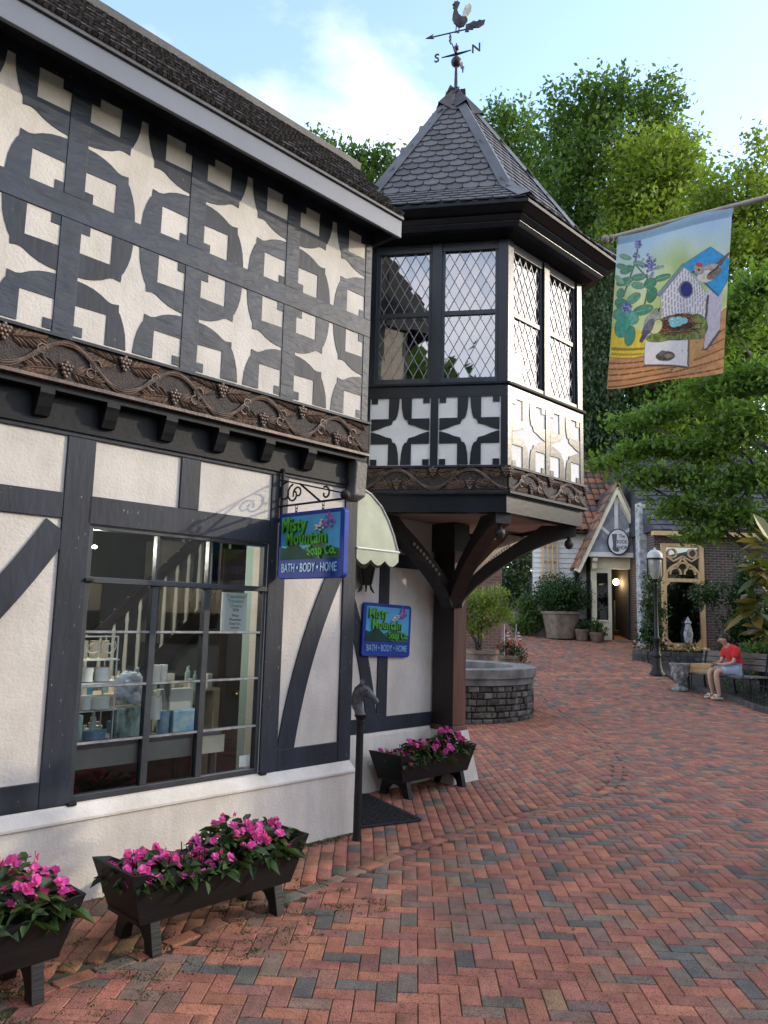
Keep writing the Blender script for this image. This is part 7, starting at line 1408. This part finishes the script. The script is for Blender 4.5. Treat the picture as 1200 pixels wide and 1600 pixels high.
# ================================================================== SEATED BOY
def skin_mesh(name, verts, edges, radii, root=0, sub=2):
    me = bpy.data.meshes.new(name); me.from_pydata(verts, edges, []); ob = bpy.data.objects.new(name, me); COL.objects.link(ob)
    sm = ob.modifiers.new('skin', 'SKIN'); sm.use_smooth_shade = True; ss_ = ob.modifiers.new('sub', 'SUBSURF'); ss_.levels = sub; ss_.render_levels = sub
    for i, r in enumerate(radii): me.skin_vertices[0].data[i].radius = r if isinstance(r, tuple) else (r, r)
    for i in range(len(verts)): me.skin_vertices[0].data[i].use_root = (i == root)
    dg = bpy.context.evaluated_depsgraph_get(); dg.update(); out = bpy.data.meshes.new_from_object(ob.evaluated_get(dg)); bpy.data.objects.remove(ob)
    out.polygons.foreach_set('use_smooth', [True] * len(out.polygons)); return out
skin_m = mat('skin', (0.46, 0.27, 0.19), 0.55, 0.06, 8); shirt_m = mat('red_tshirt', (0.52, 0.018, 0.022), 0.85, 0.12, 9, 0.25, 20); short_m = mat('pale_blue_shorts', (0.33, 0.40, 0.52), 0.85, 0.12, 9, 0.25, 20); hair_m = mat('dark_brown_hair', (0.018, 0.011, 0.008), 0.55, 0.3, 40, 0.6, 60, stretch=(1, 1, 0.3)); sand_m = mat('cream_sandal', (0.62, 0.55, 0.46), 0.7, 0.1, 8)
bp0 = bo + bp(0.18, 0.0, 0.0)
boy = thing('person', 'person in a red t-shirt and pale blue shorts sitting bowed on the bench', 'person', bp0, R(90 - 262))
# local: +x is forward, y left, z up from the ground
V = [(-0.06, 0, 0.555), (-0.07, 0, 0.68), (-0.045, 0, 0.82), (0.02, 0, 0.955), (0.09, 0, 1.02), (0.125, 0, 1.065)]
Rr = [(0.115, 0.13), (0.105, 0.125), (0.11, 0.14), (0.10, 0.145), (0.06, 0.07), (0.048, 0.05)]; E_ = [(0, 1), (1, 2), (2, 3), (3, 4), (4, 5)]
def chain(start, pts, rad):
    k = start
    for p, r in zip(pts, rad): V.append(p); Rr.append(r); E_.append((k, len(V) - 1)); k = len(V) - 1
    return k
chain(5, [(0.162, 0, 1.105), (0.192, 0, 1.16), (0.202, 0, 1.215)], [(0.080, 0.070), (0.098, 0.080), (0.062, 0.058)])
for sy in (-1, 1):
    hd = chain(3, [(0.03, sy * 0.165, 0.955), (0.06, sy * 0.20, 0.83), (0.10, sy * 0.205, 0.71), (0.22, sy * 0.15, 0.665), (0.335, sy * 0.075, 0.665), (0.385, sy * 0.055, 0.675)], [0.058, 0.046, 0.040, 0.036, 0.026, (0.020, 0.034)])
    for j in range(4):
        b_ = V[hd]; f_ = 0.012 * (j - 1.5); ln = (0.052, 0.060, 0.057, 0.045)[j]
        chain(hd, [(b_[0] + 0.03, b_[1] + f_ * 1.2, b_[2] + 0.008), (b_[0] + 0.03 + ln * 0.5, b_[1] + f_ * 1.4 - sy * 0.004, b_[2] + 0.012), (b_[0] + 0.03 + ln * 0.75, b_[1] + f_ * 1.4 - sy * 0.012, b_[2] + 0.03)], [0.009, 0.0085, 0.0075])
    chain(hd, [(V[hd][0] + 0.005, V[hd][1] - sy * 0.03, V[hd][2] + 0.018), (V[hd][0] + 0.035, V[hd][1] - sy * 0.036, V[hd][2] + 0.032)], [0.010, 0.0085])
    kn = chain(0, [(0.02, sy * 0.095, 0.545), (0.20, sy * 0.11, 0.54), (0.395, sy * 0.115, 0.535), (0.42, sy * 0.115, 0.48), (0.405, sy * 0.115, 0.32), (0.375, sy * 0.115, 0.115), (0.37, sy * 0.115, 0.06), (0.45, sy * 0.12, 0.045), (0.53, sy * 0.125, 0.038)], [0.095, 0.082, 0.060, 0.055, 0.056, 0.036, 0.038, (0.040, 0.026), (0.036, 0.018)])
link('body', skin_mesh('body', V, E_, Rr), skin_m, boy)
V = []; Rr = []; E_ = []
V += [(-0.06, 0, 0.53), (-0.075, 0, 0.68), (-0.05, 0, 0.82), (0.018, 0, 0.955), (0.085, 0, 1.03)]; Rr += [(0.145, 0.155), (0.135, 0.15), (0.135, 0.165), (0.125, 0.165), (0.075, 0.088)]; E_ += [(0, 1), (1, 2), (2, 3), (3, 4)]
for sy in (-1, 1): chain(3, [(0.03, sy * 0.17, 0.955), (0.055, sy * 0.205, 0.85), (0.075, sy * 0.21, 0.78)], [0.075, 0.070, 0.072])
link('shirt', skin_mesh('shirt', V, E_, Rr), shirt_m, boy)
V = [(-0.06, 0, 0.57)]; Rr = [(0.145, 0.16)]; E_ = []
for sy in (-1, 1): chain(0, [(0.02, sy * 0.10, 0.545), (0.20, sy * 0.115, 0.54), (0.335, sy * 0.12, 0.535)], [0.112, 0.103, 0.098])
link('shorts', skin_mesh('shorts', V, E_, Rr), short_m, boy)
hc = V3(0.175, 0, 1.17)
mb = MB(); mb.ball((hc.x - 0.020, 0, hc.z + 0.026), (0.104, 0.094, 0.086), 16, 10); mb.ball((hc.x - 0.05, 0, hc.z - 0.02), (0.065, 0.088, 0.075), 12, 8)
for k in range(26): a = random.uniform(0, 6.28); el = random.uniform(0.45, 1.5); mb.ball((hc.x - 0.022 + 0.092 * math.cos(a) * math.cos(el), 0.088 * math.sin(a) * math.cos(el), hc.z + 0.03 + 0.078 * math.sin(el)), (0.03, 0.024, 0.02), 6, 5)
mb.build('hair', hair_m, boy, smooth=True)
for sy in (-1, 1):
    MB().ball((hc.x + 0.03 - 0.02, sy * 0.083, hc.z - 0.03), (0.02, 0.012, 0.028), 8, 6).build('ear', skin_m, boy, smooth=True); MB().ball((hc.x + 0.098, sy * 0.03, hc.z - 0.028), (0.008, 0.012, 0.007), 8, 6).build('eye', hair_m, boy, smooth=True)
    mb = MB(); mb.prism([(-0.055, -0.04), (0.0, -0.05), (0.12, -0.055), (0.175, -0.03), (0.185, 0.0), (0.175, 0.03), (0.12, 0.055), (0.0, 0.05), (-0.055, 0.04)], lambda a, b, t: (0.365 + a, sy * 0.12 + b, t), 0.0, 0.024); sd_ = mb.build('sandal', sand_m, boy, bevel=0.006); MB().tube([(0.46, sy * 0.12 - 0.05, 0.02), (0.455, sy * 0.12 - 0.025, 0.075), (0.455, sy * 0.12 + 0.025, 0.075), (0.46, sy * 0.12 + 0.05, 0.02)], 0.016, 6).build('strap', sand_m, sd_)
MB().ball((hc.x + 0.106, 0, hc.z - 0.045), (0.018, 0.014, 0.02), 8, 6).build('nose', skin_m, boy, smooth=True); MB().ball((hc.x + 0.075, 0, hc.z - 0.068), (0.012, 0.022, 0.006), 8, 6).build('mouth', mat('lips', (0.35, 0.14, 0.12), 0.5), boy, smooth=True)
ph = MB().box(-0.036, 0.036, -0.075, 0.075, 0, 0.009).build('phone', black_m, None, bevel=0.003); tag(ph, 'dark phone held in the hands of the seated person', 'phone')
fdir = dv(262); ph.location = bp0 + fdir * 0.445 + V3(0, 0, 0.705); ph.rotation_euler = (0, R(-25), R(90 - 262))
